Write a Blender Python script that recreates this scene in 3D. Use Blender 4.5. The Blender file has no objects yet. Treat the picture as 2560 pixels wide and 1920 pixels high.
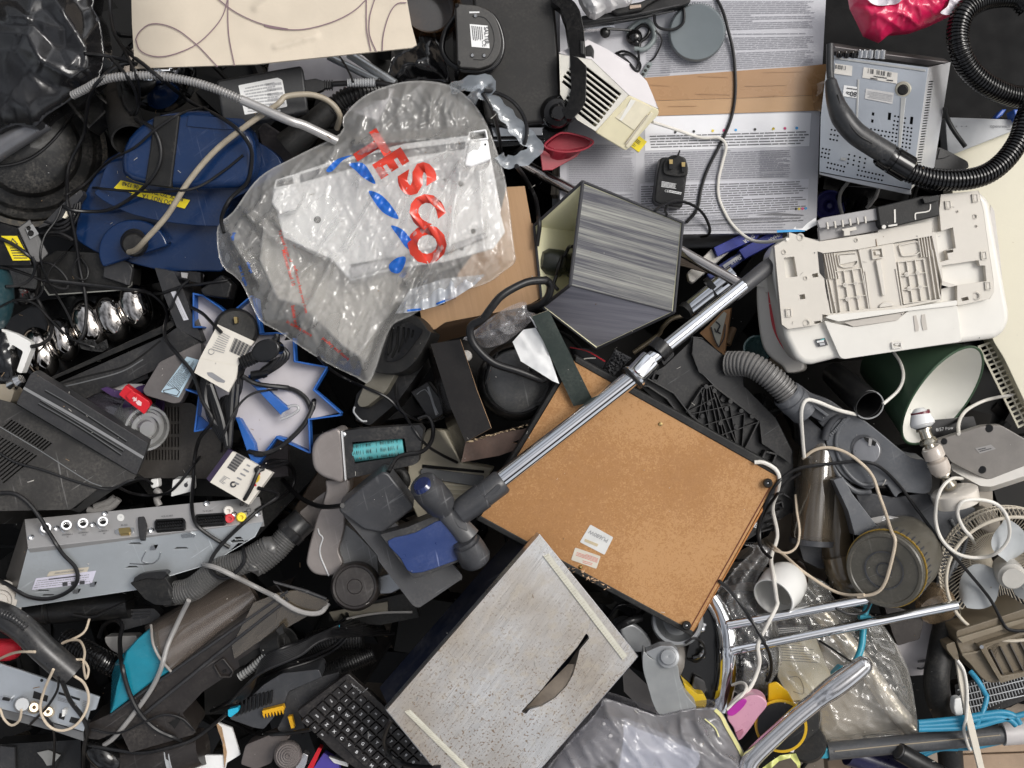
import bpy,math,random
from mathutils import Vector as Vec,Matrix,noise
from mathutils.geometry import delaunay_2d_cdt
R=math.radians
random.seed(7)
SC=bpy.context.scene
COL=SC.collection
# ==== camera, sky, sun, exposure
CAM_H=1.9
PX=1.6/2560
CAM=Vec((0,0,CAM_H))
cam_data=bpy.data.cameras.new('camera')
cam_data.sensor_width=36
cam_data.lens=18/(0.8/CAM_H)
cam_data.clip_start=.05
cam_data.clip_end=100
cam=bpy.data.objects.new('camera',cam_data)
cam.location=CAM
COL.objects.link(cam)
SC.camera=cam
SUN_EL,SUN_AZ=52,68
world=bpy.data.worlds.new('World')
SC.world=world
world.use_nodes=True
_nt=world.node_tree
_nt.nodes.clear()
_sky=_nt.nodes.new('ShaderNodeTexSky')
_sky.sky_type='NISHITA'
_sky.sun_disc=False
_sky.sun_elevation=R(SUN_EL)
_sky.sun_rotation=R(SUN_AZ)
_sky.air_density=1.0
_sky.dust_density=6
_sky.ozone_density=1
_hs=_nt.nodes.new('ShaderNodeHueSaturation')
_hs.inputs['Saturation'].default_value=.28
_bg=_nt.nodes.new('ShaderNodeBackground')
_bg.inputs['Strength'].default_value=.1
_wo=_nt.nodes.new('ShaderNodeOutputWorld')
_tc=_nt.nodes.new('ShaderNodeTexCoord')
_cl=_nt.nodes.new('ShaderNodeTexNoise')
_cl.inputs['Scale'].default_value=2.1
_cl.inputs['Detail'].default_value=4
_mr=_nt.nodes.new('ShaderNodeMapRange')
_mr.inputs[1].default_value,_mr.inputs[2].default_value=.36,.64
_mr.inputs[3].default_value,_mr.inputs[4].default_value=.12,2.0  # patchy cloud brightness added to put streaks in the chrome reflections
_mu=_nt.nodes.new('ShaderNodeMix')
_mu.data_type,_mu.blend_type='RGBA','MULTIPLY'
_mu.inputs[0].default_value=1
_nt.links.new(_tc.outputs['Generated'],_cl.inputs['Vector'])
_nt.links.new(_cl.outputs[0],_mr.inputs[0])
_nt.links.new(_sky.outputs[0],_hs.inputs['Color'])
_nt.links.new(_hs.outputs[0],_mu.inputs[6])
_nt.links.new(_mr.outputs[0],_mu.inputs[7])
_nt.links.new(_mu.outputs[2],_bg.inputs['Color'])
_nt.links.new(_bg.outputs[0],_wo.inputs['Surface'])
sun_data=bpy.data.lights.new('sun','SUN')
sun_data.energy=1.3
sun_data.angle=R(24)
sun_data.color=(1,.97,.92)
sun=bpy.data.objects.new('sun',sun_data)
sun.rotation_euler=(R(90-SUN_EL),0,R(180-SUN_AZ))
COL.objects.link(sun)
SC.view_settings.view_transform='Standard'
SC.view_settings.look='None'
SC.view_settings.gamma=1
SC.view_settings.use_curve_mapping=False
SC.view_settings.exposure=.35
SC.cycles.max_bounces=8
SC.cycles.transparent_max_bounces=16
SC.cycles.caustics_reflective=False
SC.cycles.caustics_refractive=False
try:
 SC.cycles.use_denoising=True
except Exception:
 pass
# ==== measuring the photograph
_kx,_ky=.33755,.3255
TILE={'V':(0,0,1.15732),'F':(0,0,1)}
for _r,(_y,_k)in zip('ABCD',((0,_kx),(480,_kx),(940,_kx),(1400,_ky))):
 for _c,_x in zip('1234',(0,640,1280,1840)):
  TILE[_r+_c]=(_x,_y,_k)
TILE['A4']=(1900,0,.3376)
def q(s):
 "points measured in a crop of the photograph: 'A1 10,20 30,40,-.1 B2 5,6'"
 out,t=[],TILE['F']
 for w in s.split():
  if w in TILE:
   t=TILE[w]
   continue
  c=[float(x)for x in w.split(',')]
  out.append((t[0]+c[0]*t[2],t[1]+c[1]*t[2])+tuple(c[2:3]))
 return out
def q1(s):
 return q(s)[0]
def P(x,y,z):
 k=PX*(CAM_H-z)/CAM_H
 return Vec(((x-1280)*k,(960-y)*k,z))
class Pl:
 "a plane of a thing; at() finds the spot of it seen at a photo pixel"
 def __init__(s,o,n):
  s.o,s.n=Vec(o),Vec(n).normalized()
  if s.n.z<0:
   s.n=-s.n
 def at(s,x,y,h=0):
  d=Vec(((x-1280)*PX,(960-y)*PX,-CAM_H))
  return CAM+d*((h+(s.o-CAM).dot(s.n))/d.dot(s.n))
def flat(z):
 return Pl((0,0,z),(0,0,1))
def leanp(p,z,sx,sy):
 "plane through a point at height z, rising sx to the right and sy up the picture"
 return Pl(P(p[0],p[1],z),(-sx,-sy,1))
def extp(p,z,dx,dy,dep):
 "plane whose solid recedes by (dx,dy) photo pixels over dep metres"
 a,b=P(p[0],p[1],z),P(p[0]+dx,p[1]+dy,z-dep)
 return Pl(a,a-b)
def tri(a,b,c):
 a,b,c=P(*a),P(*b),P(*c)
 return Pl(a,(b-a).cross(c-a))
def lerp(a,b,t):
 return a+(b-a)*t
def bil(qd,u,v):
 "spot in a quad TL,TR,BR,BL"
 return tuple(lerp(lerp(qd[0][i],qd[1][i],u),lerp(qd[3][i],qd[2][i],u),v)for i in(0,1))
def smooth(pts,step=1.0,closed=False):
 "Catmull-Rom through tuples or vectors of any size"
 n=len(pts)
 if n<3 and not closed:
  a,b=pts[0],pts[-1]
  return[tuple(lerp(a[i],b[i],t/6)for i in range(len(a)))for t in range(7)]
 out=[]
 for i in range(n if closed else n-1):
  p1,p2=pts[i],pts[(i+1)%n]
  p0=pts[i-1]if(i or closed)else tuple(2*a-b for a,b in zip(p1,p2))
  p3=pts[(i+2)%n]if(i+2<n or closed)else tuple(2*b-a for a,b in zip(p1,p2))
  L=math.dist(p1[:2],p2[:2])
  k=max(3,int(L/(9*step)))
  for j in range(k):
   t=j/k
   out.append(tuple(.5*(2*b+(c-a)*t+(2*a-5*b+4*c-d)*t*t+(3*b-a-3*c+d)*t**3)for a,b,c,d in zip(p0,p1,p2,p3)))
 if not closed:
  out.append(tuple(pts[-1]))
 return out
def rounded(pts,r,k=4):
 "polygon in pixels with rounded corners"
 out,n=[],len(pts)
 for i in range(n):
  p,a,b=Vec(pts[i][:2]),Vec(pts[i-1][:2]),Vec(pts[(i+1)%n][:2])
  da,db=a-p,b-p
  rr=min(r,da.length*.45,db.length*.45)
  s,e=p+da.normalized()*rr,p+db.normalized()*rr
  for j in range(k+1):
   t=j/k
   out.append(tuple(s*(1-t)**2+p*2*t*(1-t)+e*t*t))
 return out
def circ(c,rx,ry=None,rot=0,n=36,a0=0,a1=360):
 ry=ry or rx
 ca,sa=math.cos(R(rot)),math.sin(R(rot))
 out=[]
 full=abs(a1-a0)>=360
 for i in range(n if full else n+1):
  a=R(a0+(a1-a0)*i/n)
  x,y=rx*math.cos(a),ry*math.sin(a)
  out.append((c[0]+x*ca-y*sa,c[1]+x*sa+y*ca))
 return out
def inset(pts,d):
 "polygon moved inwards by d pixels (rough)"
 n=len(pts)
 A=sum(pts[i][0]*pts[(i+1)%n][1]-pts[(i+1)%n][0]*pts[i][1]for i in range(n))
 sg=1 if A>0 else-1
 out=[]
 for i in range(n):
  p,a,b=Vec(pts[i][:2]),Vec(pts[i-1][:2]),Vec(pts[(i+1)%n][:2])
  u,w=(p-a).normalized(),(b-p).normalized()
  nn=Vec((-u.y,u.x))+Vec((-w.y,w.x))
  m=max(.35,nn.length/2)
  out.append(tuple(p+nn.normalized()*(sg*d/m)))
 return out
_glyph={}
def glyphs(s,bold=0,spacing=1.0):
 if(s,bold,spacing)not in _glyph:
  cu=bpy.data.curves.new('lettering','FONT')
  cu.body=s
  cu.align_x,cu.align_y='CENTER','CENTER'
  cu.offset=bold
  cu.space_character=spacing
  cu.resolution_u=3
  o=bpy.data.objects.new('lettering',cu)
  COL.objects.link(o)
  bpy.context.view_layer.update()
  me=bpy.data.meshes.new_from_object(o.evaluated_get(bpy.context.evaluated_depsgraph_get()))
  _glyph[s,bold,spacing]=([(v.co.x,v.co.y)for v in me.vertices],[list(p.vertices)for p in me.polygons])
  bpy.data.objects.remove(o)
  bpy.data.curves.remove(cu)
  bpy.data.meshes.remove(me)
 return _glyph[s,bold,spacing]
class MB:
 "collects shapes for ONE mesh object"
 def __init__(s):
  s.v,s.f,s.m=[],[],[]
 def add(s,vs,fs,m=0):
  n=len(s.v)
  s.v+=[Vec(v)for v in vs]
  s.f+=[[i+n for i in f]for f in fs]
  s.m+=[m]*len(fs)
  return s
 def prism(s,pl,pts,dep,h=0,m=0,fl=1,ms=None,fc=None):
  pts=[p[:2]for p in pts]
  n=len(pts)
  A=sum(pts[i][0]*pts[(i+1)%n][1]-pts[(i+1)%n][0]*pts[i][1]for i in range(n))
  if A>0:
   pts=pts[::-1]
  top=[pl.at(x,y,h)for x,y in pts]
  c=sum(top,Vec())/n if fc is None else pl.at(fc[0],fc[1],h)
  bot=[c+(p-c)*fl-pl.n*dep for p in top]
  s.add(top+bot,[list(range(n)),list(range(2*n-1,n-1,-1))],m)
  s.add(top+bot,[[i,n+i,n+(i+1)%n,(i+1)%n]for i in range(n)],m if ms is None else ms)
  return s
 def hexa(s,a,b,m=0,mside=None):
  "two loops of (px,py,z); a is the near face, in picture-clockwise order"
  n=len(a)
  top,bot=[P(*p)for p in a],[P(*p)for p in b]
  s.add(top+bot,[list(range(n))[::-1],list(range(n,2*n))],m)
  for i in range(n):
   j=(i+1)%n
   s.add([top[i],top[j],bot[j],bot[i]],[[0,1,2,3]],m if mside is None else mside[i])
  return s
 def plate(s,pl,outer,holes,dep,h=0,m=0,ms=None):
  "prism with real holes through it"
  loops=[[p[:2]for p in outer]]+[[p[:2]for p in hl]for hl in holes]
  co,ed=[],[]
  for lp in loops:
   k,n=len(co),len(lp)
   ed+=[(k+i,k+(i+1)%n)for i in range(n)]
   co+=[Vec(p)for p in lp]
  vs,es,fs,ov,oe,of=delaunay_2d_cdt(co,ed,[],0,1e-4)
  rings=[[Vec(p)for p in lp]for lp in loops]
  def keep(f):
   c=sum((vs[i]for i in f),Vec((0,0)))/len(f)
   return _inside(c,rings[0])and not any(_inside(c,r_)for r_ in rings[1:])
  fs=[f for f in fs if keep(f)]
  def sgn(f):
   a,b,c=vs[f[0]],vs[f[1]],vs[f[2]]
   return(b.x-a.x)*(c.y-a.y)-(b.y-a.y)*(c.x-a.x)
  fs=[list(f)if sgn(f)<0 else list(f)[::-1]for f in fs]
  s.add([pl.at(v.x,v.y,h)for v in vs],fs,m)
  s.add([pl.at(v.x,v.y,h)-pl.n*dep for v in vs],[f[::-1]for f in fs],m)
  for k,lp in enumerate(loops):
   n=len(lp)
   top=[pl.at(x,y,h)for x,y in lp]
   bot=[p-pl.n*dep for p in top]
   s.add(top+bot,[[i,n+i,n+(i+1)%n,(i+1)%n]for i in range(n)],(m if ms is None else ms))
  return s
 def rim(s,pl,pts,ht,th,h=0,m=0,closed=True):
  "upright wall of thickness th (pixels) along a polyline, standing ht over the plane"
  n=len(pts)
  for i in range(n if closed else n-1):
   a,b=Vec(pts[i][:2]),Vec(pts[(i+1)%n][:2])
   d=(b-a).normalized()
   w=Vec((-d.y,d.x))*th/2
   e=d*th*.3
   s.prism(pl,[a+w-e,b+w+e,b-w+e,a-w-e],ht,h+ht,m)
  return s
 def tube(s,pts,r,m=0,n=10,caps=True,flatk=1.0):
  "sweep; r is a number or a list per point"
  pts=[Vec(p)for p in pts]
  k=len(pts)
  rs=r if isinstance(r,(list,tuple))else[r]*k
  t0=(pts[1]-pts[0]).normalized()
  up=Vec((0,0,1))if abs(t0 .z)<.9 else Vec((1,0,0))
  u=t0 .cross(up).normalized()
  vs=[]
  for i,p in enumerate(pts):
   t=(pts[min(i+1,k-1)]-pts[max(i-1,0)])
   if t.length<1e-9:
    t=t0
   t.normalize()
   u=(u-t*u.dot(t)).normalized()
   w=t.cross(u)
   for j in range(n):
    a=2*math.pi*j/n
    vs.append(p+(u*math.cos(a)+w*math.sin(a)*flatk)*rs[i])
  fs=[[i*n+j,i*n+(j+1)%n,(i+1)*n+(j+1)%n,(i+1)*n+j]for i in range(k-1)for j in range(n)]
  if caps:
   fs+=[list(range(n))[::-1],[(k-1)*n+j for j in range(n)]]
  return s.add(vs,fs,m)
 def path(s,pts,r,m=0,n=10,step=1,**k):
  "tube through (px,py,z) points; r in metres"
  return s.tube([P(*p)for p in smooth(pts,step)],r,m,n,**k)
 def ribbed(s,pts,r,pitch,amp,m=0,n=18):
  "corrugated hose through (px,py,z) points"
  w=[P(*p)for p in smooth(pts,.4)]
  L=[0]
  for a,b in zip(w,w[1:]):
   L.append(L[-1]+(b-a).length)
  N=max(8,int(L[-1]/pitch*5))
  out,rs,j=[],[],0
  for i in range(N+1):
   d=L[-1]*i/N
   while j<len(L)-2 and L[j+1]<d:
    j+=1
   t=(d-L[j])/max(1e-9,L[j+1]-L[j])
   out.append(w[j].lerp(w[j+1],t))
   rs.append(r-amp*(0,.1,1,1,.1)[i%5])
  return s.tube(out,rs,m,n)
 def lathe(s,a,b,prof,m=0,n=36,scale=1.0):
  "turned shape about the axis a->b (world points); prof = (fraction along the axis, radius in metres)"
  ax=b-a
  t=ax.normalized()
  up=Vec((0,0,1))if abs(t.z)<.9 else Vec((1,0,0))
  u=t.cross(up).normalized()
  w=t.cross(u)
  vs=[]
  for f,r in prof:
   for j in range(n):
    g=2*math.pi*j/n
    vs.append(a+ax*f+(u*math.cos(g)+w*math.sin(g))*max(r,1e-5))
  fs=[[i*n+j,i*n+(j+1)%n,(i+1)*n+(j+1)%n,(i+1)*n+j]for i in range(len(prof)-1)for j in range(n)]
  return s.add(vs,fs,m)
 def ball(s,c,ax,n=24,e=1.0,m=0):
  "superellipsoid; ax = three semi-axis vectors"
  def pw(x):
   return math.copysign(abs(x)**e,x)
  vs,fs=[],[]
  k=n//2
  for i in range(k+1):
   ph=-math.pi/2+math.pi*i/k
   for j in range(n):
    th=2*math.pi*j/n
    vs.append(c+ax[0]*(pw(math.cos(ph))*pw(math.cos(th)))+ax[1]*(pw(math.cos(ph))*pw(math.sin(th)))+ax[2]*pw(math.sin(ph)))
  for i in range(k):
   for j in range(n):
    fs.append([i*n+j,i*n+(j+1)%n,(i+1)*n+(j+1)%n,(i+1)*n+j])
  return s.add(vs,fs,m)
 def sheet(s,pts,hf,g=7,m=0,skirt=0,warp=None):
  "dense surface filling a pixel outline; hf(x,y,edge distance px)->(z); skirt drops its edge"
  n=len(pts)
  pts=[Vec(p[:2])for p in pts]
  ring=[]
  for i in range(n):
   a,b=pts[i],pts[(i+1)%n]
   k=max(1,int((b-a).length/g))
   ring+=[a.lerp(b,j/k)for j in range(k)]
  xs,ys=[p.x for p in ring],[p.y for p in ring]
  inner=[]
  rnd=random.Random(int(xs[0])+n)
  def dist(p):
   return min(_segd(p,ring[i],ring[(i+3)%len(ring)])for i in range(0,len(ring),3))
  y=min(ys)
  row=0
  while y<max(ys):
   x=min(xs)+(g/2 if row%2 else 0)
   while x<max(xs):
    p=Vec((x+rnd.uniform(-.2,.2)*g,y+rnd.uniform(-.2,.2)*g))
    if _inside(p,ring)and dist(p)>g*.6:
     inner.append(p)
    x+=g
   y+=g*.87
   row+=1
  co=ring+inner
  vs,es,fs,_,_,_=delaunay_2d_cdt(co,[],[list(range(len(ring)))],1,1e-4)
  def sgn(f):
   a,b,c=vs[f[0]],vs[f[1]],vs[f[2]]
   return(b.x-a.x)*(c.y-a.y)-(b.y-a.y)*(c.x-a.x)
  fs=[list(f)if sgn(f)<0 else list(f)[::-1]for f in fs]
  W=[P(v.x,v.y,hf(v.x,v.y,dist(v)))for v in vs]
  s.add(W,fs,m)
  if skirt:
   k=len(ring)
   s.add(W[:k]+[p+Vec((0,0,-skirt))for p in W[:k]],[[i,k+i,k+(i+1)%k,(i+1)%k]for i in range(k)],m)
  return s
 def text(s,pl,body,p,hpx,ang=0,m=0,h=.0006,bold=0,sx=1,spacing=1.0,shear=0):
  "letters hpx photo pixels tall, turned ang degrees clockwise in the picture"
  vs,fs=glyphs(body,bold,spacing)
  ca,sa=math.cos(R(ang)),math.sin(R(ang))
  k=hpx/.7
  def w(u,v):
   x,y=(u*sx+v*shear)*k,-v*k
   return pl.at(p[0]+x*ca-y*sa,p[1]+x*sa+y*ca,h)
  return s.add([w(*v)for v in vs],fs,m)
 def words(s,pl,qd,rows,m=0,h=.0005,fill=.55,wl=(.02,.09),seed=1,ragged=.1,gap=.012):
  "rows of small print: short bars in a quad TL,TR,BR,BL"
  rnd=random.Random(seed)
  for i in range(rows):
   v0,v1=(i+.5-fill/2)/rows,(i+.5+fill/2)/rows
   u,end=0,1-(rnd.random()*ragged)
   if rnd.random()<.12:
    end*=rnd.uniform(.4,.9)
   while u<end:
    w=min(end-u,rnd.uniform(*wl))
    s.add([pl.at(*bil(qd,a,b),h)for a,b in((u,v0),(u,v1),(u+w,v1),(u+w,v0))],[[0,1,2,3]],m)
    u+=w+gap
  return s
 def ribbon(s,pl,pts,wpx,m=0,h=.0006,step=1):
  pts=[Vec(p[:2])for p in smooth([p[:2]for p in pts],step)]
  L,Rr=[],[]
  for i,p in enumerate(pts):
   t=(pts[min(i+1,len(pts)-1)]-pts[max(0,i-1)]).normalized()
   w=Vec((-t.y,t.x))*wpx/2
   L.append(pl.at(*(p+w),h))
   Rr.append(pl.at(*(p-w),h))
  n=len(pts)
  return s.add(L+Rr,[[i,i+1,n+i+1,n+i]for i in range(n-1)],m)
def _segd(p,a,b):
 d=b-a
 l=d.length_squared
 t=max(0,min(1,(p-a).dot(d)/l))if l else 0
 return(p-a-d*t).length
def _inside(p,ring):
 c,n=False,len(ring)
 j=n-1
 for i in range(n):
  a,b=ring[i],ring[j]
  if(a.y>p.y)!=(b.y>p.y)and p.x<(b.x-a.x)*(p.y-a.y)/(b.y-a.y)+a.x:
   c=not c
  j=i
 return c
def link(name,mb,mats,parent=None,origin=None,bevel=0,sharp=40,seg=2,sub=0,smoothed=True,clamp=True):
 mats=mats if isinstance(mats,(list,tuple))else[mats]
 me=bpy.data.meshes.new(name)
 if origin is None:
  xs=[v.x for v in mb.v];ys=[v.y for v in mb.v];zs=[v.z for v in mb.v]
  origin=Vec(((min(xs)+max(xs))/2,(min(ys)+max(ys))/2,min(zs)))
 me.from_pydata([v-origin for v in mb.v],[],mb.f)
 for mm in mats:
  me.materials.append(mm)
 me.polygons.foreach_set('material_index',mb.m)
 import bmesh
 bm=bmesh.new()
 bm.from_mesh(me)
 bmesh.ops.remove_doubles(bm,verts=bm.verts,dist=1e-5)
 bm.to_mesh(me)
 bm.free()
 me.polygons.foreach_set('use_smooth',[smoothed]*len(me.polygons))
 if smoothed:
  me.set_sharp_from_angle(angle=R(sharp))
 me.update()
 o=bpy.data.objects.new(name,me)
 COL.objects.link(o)
 if sub:
  md=o.modifiers.new('round','SUBSURF')
  md.levels=md.render_levels=sub
 if bevel:
  md=o.modifiers.new('edge','BEVEL')
  md.width=bevel
  md.segments=seg
  md.limit_method='ANGLE'
  md.angle_limit=R(32)
  md.harden_normals=True
  md.use_clamp_overlap=clamp
 if parent is not None:
  o.parent=parent
  acc,pp=Vec(),parent
  while pp is not None:
   acc+=pp.location
   pp=pp.parent
  o.location=origin-acc
 else:
  o.location=origin
 return o
def tag(o,label,cat,group=None):
 o['label'],o['category']=label,cat
 if group:
  o['group']=group
 return o
def one(name,label,cat,mb,mats,group=None,**k):
 "a thing that is one mesh"
 return tag(link(name,mb,mats,None,**k),label,cat,group)
class Thing:
 "an Empty at the thing's base that parents its parts"
 def __init__(s,name,label,cat,p,z,group=None):
  s.o=bpy.data.objects.new(name,None)
  s.o.empty_display_size=.02
  COL.objects.link(s.o)
  s.o.location=P(p[0],p[1],z)
  tag(s.o,label,cat,group)
 def part(s,name,mb,mats,under=None,label=None,**k):
  o=link(name,mb,mats,under or s.o,**k)
  if label:
   o['label']=label
  return o
# ==== materials
_mats={}
def mat(name,col,rough=.45,metal=0,var=.1,ns=30,dust=0,scr=0,bump=0,bs=150,coat=0,dustcol=(.33,.3,.26),rv=.12,spec=.5,ani=0):
 if name in _mats:
  return _mats[name]
 m=bpy.data.materials.new(name)
 m.use_nodes=True
 nt=m.node_tree
 N,L=nt.nodes.new,nt.links.new
 bs_=nt.nodes['Principled BSDF']
 tc=N('ShaderNodeTexCoord')
 def noi(scale,detail=5,ro=.6,mapping=None):
  x=N('ShaderNodeTexNoise')
  x.inputs['Scale'].default_value=scale
  x.inputs['Detail'].default_value=detail
  x.inputs['Roughness'].default_value=ro
  if mapping:
   mp=N('ShaderNodeMapping')
   mp.vector_type='TEXTURE'
   mp.inputs['Scale'].default_value=tuple(1/v for v in mapping[0])
   mp.inputs['Rotation'].default_value=(0,0,R(mapping[1]))
   L(tc.outputs['Object'],mp.inputs['Vector'])
   L(mp.outputs[0],x.inputs['Vector'])
  else:
   L(tc.outputs['Object'],x.inputs['Vector'])
  return x
 def ramp(src,a,b,lo=0,hi=1):
  r=N('ShaderNodeMapRange')
  r.inputs[1].default_value,r.inputs[2].default_value=a,b
  r.inputs[3].default_value,r.inputs[4].default_value=lo,hi
  L(src,r.inputs[0])
  return r.outputs[0]
 def mix(f,a,b,mode='MIX'):
  x=N('ShaderNodeMix')
  x.data_type='RGBA'
  x.blend_type=mode
  for i,v in((0,f),(6,a),(7,b)):
   if isinstance(v,(int,float)):
    x.inputs[i].default_value=v
   elif isinstance(v,tuple):
    x.inputs[i].default_value=v+(1,)
   else:
    L(v,x.inputs[i])
  return x.outputs[2]
 n1=noi(ns)
 c=mix(ramp(n1 .outputs[0],.3,.7),tuple(x*(1-var)for x in col),tuple(min(1,x*(1+var))for x in col))
 rg=ramp(n1 .outputs[0],.3,.7,max(.02,rough-rv*rough),min(1,rough+rv*rough))
 if scr:
  a=noi(9,3,.5,((1,22,1),33))
  b=noi(9,3,.5,((20,1,1),14))
  k=noi(14,2)
  mx=N('ShaderNodeMath');mx.operation='MAXIMUM'
  L(a.outputs[0],mx.inputs[0]);L(b.outputs[0],mx.inputs[1])
  s1=ramp(mx.outputs[0],.66,.72)
  ml=N('ShaderNodeMath');ml.operation='MULTIPLY'
  L(s1,ml.inputs[0]);L(ramp(k.outputs[0],.45,.6,0,scr),ml.inputs[1])
  c=mix(ml.outputs[0],c,tuple(min(1,.12+x*1.5)for x in col))
 if dust:
  a,b=noi(18,8,.7),noi(240,2)
  mu=N('ShaderNodeMath');mu.operation='MULTIPLY'
  L(ramp(a.outputs[0],.42,.75),mu.inputs[0]);L(ramp(b.outputs[0],.35,.75,0,dust),mu.inputs[1])
  c=mix(mu.outputs[0],c,dustcol)
  rr=N('ShaderNodeMath');rr.operation='ADD'
  rr.use_clamp=True
  L(rg,rr.inputs[0]);L(mu.outputs[0],rr.inputs[1])
  rg=rr.outputs[0]
 L(c,bs_.inputs['Base Color'])
 L(rg,bs_.inputs['Roughness'])
 bs_.inputs['Metallic'].default_value=metal
 bs_.inputs['Specular IOR Level'].default_value=spec
 bs_.inputs['Coat Weight'].default_value=coat
 bs_.inputs['Coat Roughness'].default_value=.08
 if bump:
  n2=noi(bs,4)
  bp=N('ShaderNodeBump')
  bp.inputs['Strength'].default_value=bump
  bp.inputs['Distance'].default_value=.002
  L(n2 .outputs[0],bp.inputs['Height'])
  L(bp.outputs[0],bs_.inputs['Normal'])
 m['nodes_ready']=1
 _mats[name]=m
 return m
def film(name,col,opac,rough=.1,var=.03,ns=12,crease=.5,cs=22,trl=.3,rot=60,shine=2.4):
 "thin plastic film: clear sheet with a little milky scatter, wrinkles and a gloss of its own"
 if name in _mats:
  return _mats[name]
 m=bpy.data.materials.new(name)
 m.use_nodes=True
 nt=m.node_tree
 N,L=nt.nodes.new,nt.links.new
 nt.nodes.remove(nt.nodes['Principled BSDF'])
 out=nt.nodes['Material Output']
 tc=N('ShaderNodeTexCoord')
 hs=[]
 for i,(r_,sx,sy)in enumerate(((rot,.25,1),(rot+35,.4,1.6),(rot-70,.6,2.3))):
  mp=N('ShaderNodeMapping');mp.vector_type='TEXTURE'
  mp.inputs['Rotation'].default_value=(0,0,R(r_))
  mp.inputs['Scale'].default_value=(1/sx,1/sy,1)
  n1=N('ShaderNodeTexNoise');n1 .inputs['Scale'].default_value=cs;n1 .inputs['Detail'].default_value=2;n1 .inputs['Distortion'].default_value=.6
  L(tc.outputs['Object'],mp.inputs[0]);L(mp.outputs[0],n1 .inputs['Vector'])
  s1=N('ShaderNodeMath');s1 .operation='SUBTRACT';s1 .inputs[1].default_value=.5
  s2=N('ShaderNodeMath');s2 .operation='ABSOLUTE'
  s3=N('ShaderNodeMath');s3 .operation='MULTIPLY';s3 .inputs[1].default_value=(1,.6,.4)[i]
  L(n1 .outputs[0],s1 .inputs[0]);L(s1 .outputs[0],s2 .inputs[0]);L(s2 .outputs[0],s3 .inputs[0])
  hs.append(s3 .outputs[0])
 a1=N('ShaderNodeMath');a2=N('ShaderNodeMath')
 L(hs[0],a1 .inputs[0]);L(hs[1],a1 .inputs[1]);L(a1 .outputs[0],a2 .inputs[0]);L(hs[2],a2 .inputs[1])
 bp=N('ShaderNodeBump');bp.inputs['Strength'].default_value=crease;bp.inputs['Distance'].default_value=.01;bp.invert=True
 L(a2 .outputs[0],bp.inputs['Height'])
 df=N('ShaderNodeBsdfDiffuse');df.inputs[0].default_value=col+(1,)
 tl=N('ShaderNodeBsdfTranslucent');tl.inputs[0].default_value=col+(1,)
 m1=N('ShaderNodeMixShader');m1 .inputs[0].default_value=trl
 L(df.outputs[0],m1 .inputs[1]);L(tl.outputs[0],m1 .inputs[2])
 tr=N('ShaderNodeBsdfTransparent');tr.inputs[0].default_value=tuple(min(1,.6+.45*x)for x in col)+(1,)
 rr=N('ShaderNodeMapRange')
 n2=N('ShaderNodeTexNoise');n2 .inputs['Scale'].default_value=ns;L(tc.outputs['Object'],n2 .inputs['Vector'])
 rr.inputs[1].default_value,rr.inputs[2].default_value=.3,.7
 rr.inputs[3].default_value,rr.inputs[4].default_value=max(0,opac-var),min(1,opac+var)
 L(n2 .outputs[0],rr.inputs[0])
 m2=N('ShaderNodeMixShader')
 L(rr.outputs[0],m2 .inputs[0]);L(tr.outputs[0],m2 .inputs[1]);L(m1 .outputs[0],m2 .inputs[2])
 gl=N('ShaderNodeBsdfGlossy');gl.inputs['Roughness'].default_value=rough
 L(bp.outputs[0],gl.inputs['Normal'])
 fr=N('ShaderNodeFresnel');fr.inputs[0].default_value=1.5
 L(bp.outputs[0],fr.inputs['Normal'])
 fm=N('ShaderNodeMath');fm.operation='MULTIPLY';fm.inputs[1].default_value=shine;fm.use_clamp=True
 L(fr.outputs[0],fm.inputs[0])
 m3=N('ShaderNodeMixShader')
 fc=N('ShaderNodeMath');fc.operation='MINIMUM';fc.inputs[1].default_value=.3
 L(fm.outputs[0],fc.inputs[0]);L(fc.outputs[0],m3 .inputs[0]);L(m2 .outputs[0],m3 .inputs[1]);L(gl.outputs[0],m3 .inputs[2])
 L(m3 .outputs[0],out.inputs['Surface'])
 _mats[name]=m
 return m
BLK=mat('black plastic',(.008,.008,.0085),.32,dust=.12,scr=.2,spec=.4)
BLKM=mat('matt black plastic',(.01,.01,.01),.5,dust=.16,spec=.35,bump=.15,bs=400)
BLKG=mat('gloss black plastic',(.005,.005,.0055),.12,dust=.06)
BLKD=mat('dusty black plastic',(.011,.011,.011),.4,dust=.45,scr=.4)
DGR=mat('dark grey plastic',(.028,.028,.03),.42,dust=.2,scr=.4)
MGR=mat('mid grey plastic',(.13,.135,.14),.42,dust=.3,scr=.3)
LGR=mat('light grey plastic',(.36,.37,.38),.4,dust=.15,scr=.2)
SIL=mat('silver painted plastic',(.42,.41,.4),.33,.55,dust=.15,scr=.4)
WHT=mat('white plastic',(.76,.755,.73),.35,dust=.12,var=.04)
WARM=mat('warm white plastic',(.7,.67,.62),.38,dust=.15,var=.05)
CREAM=mat('cream plastic',(.72,.66,.53),.36,dust=.12,var=.05)
CHR=mat('chrome',(.8,.81,.83),.06,1,var=.04,dust=.06)
STEEL=mat('galvanised steel',(.5,.52,.53),.36,.85,var=.16,ns=9,scr=.5,dust=.15)
ALU=mat('satin aluminium',(.62,.62,.63),.28,.9,var=.06,scr=.3)
RUB=mat('black cable rubber',(.007,.007,.008),.36,dust=.08,spec=.4)
RUBG=mat('grey cable rubber',(.3,.29,.28),.42,dust=.2)
RUBW=mat('white cable rubber',(.72,.69,.63),.4,dust=.2)
RUBC=mat('cream cable rubber',(.6,.5,.38),.42,dust=.2)
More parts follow.
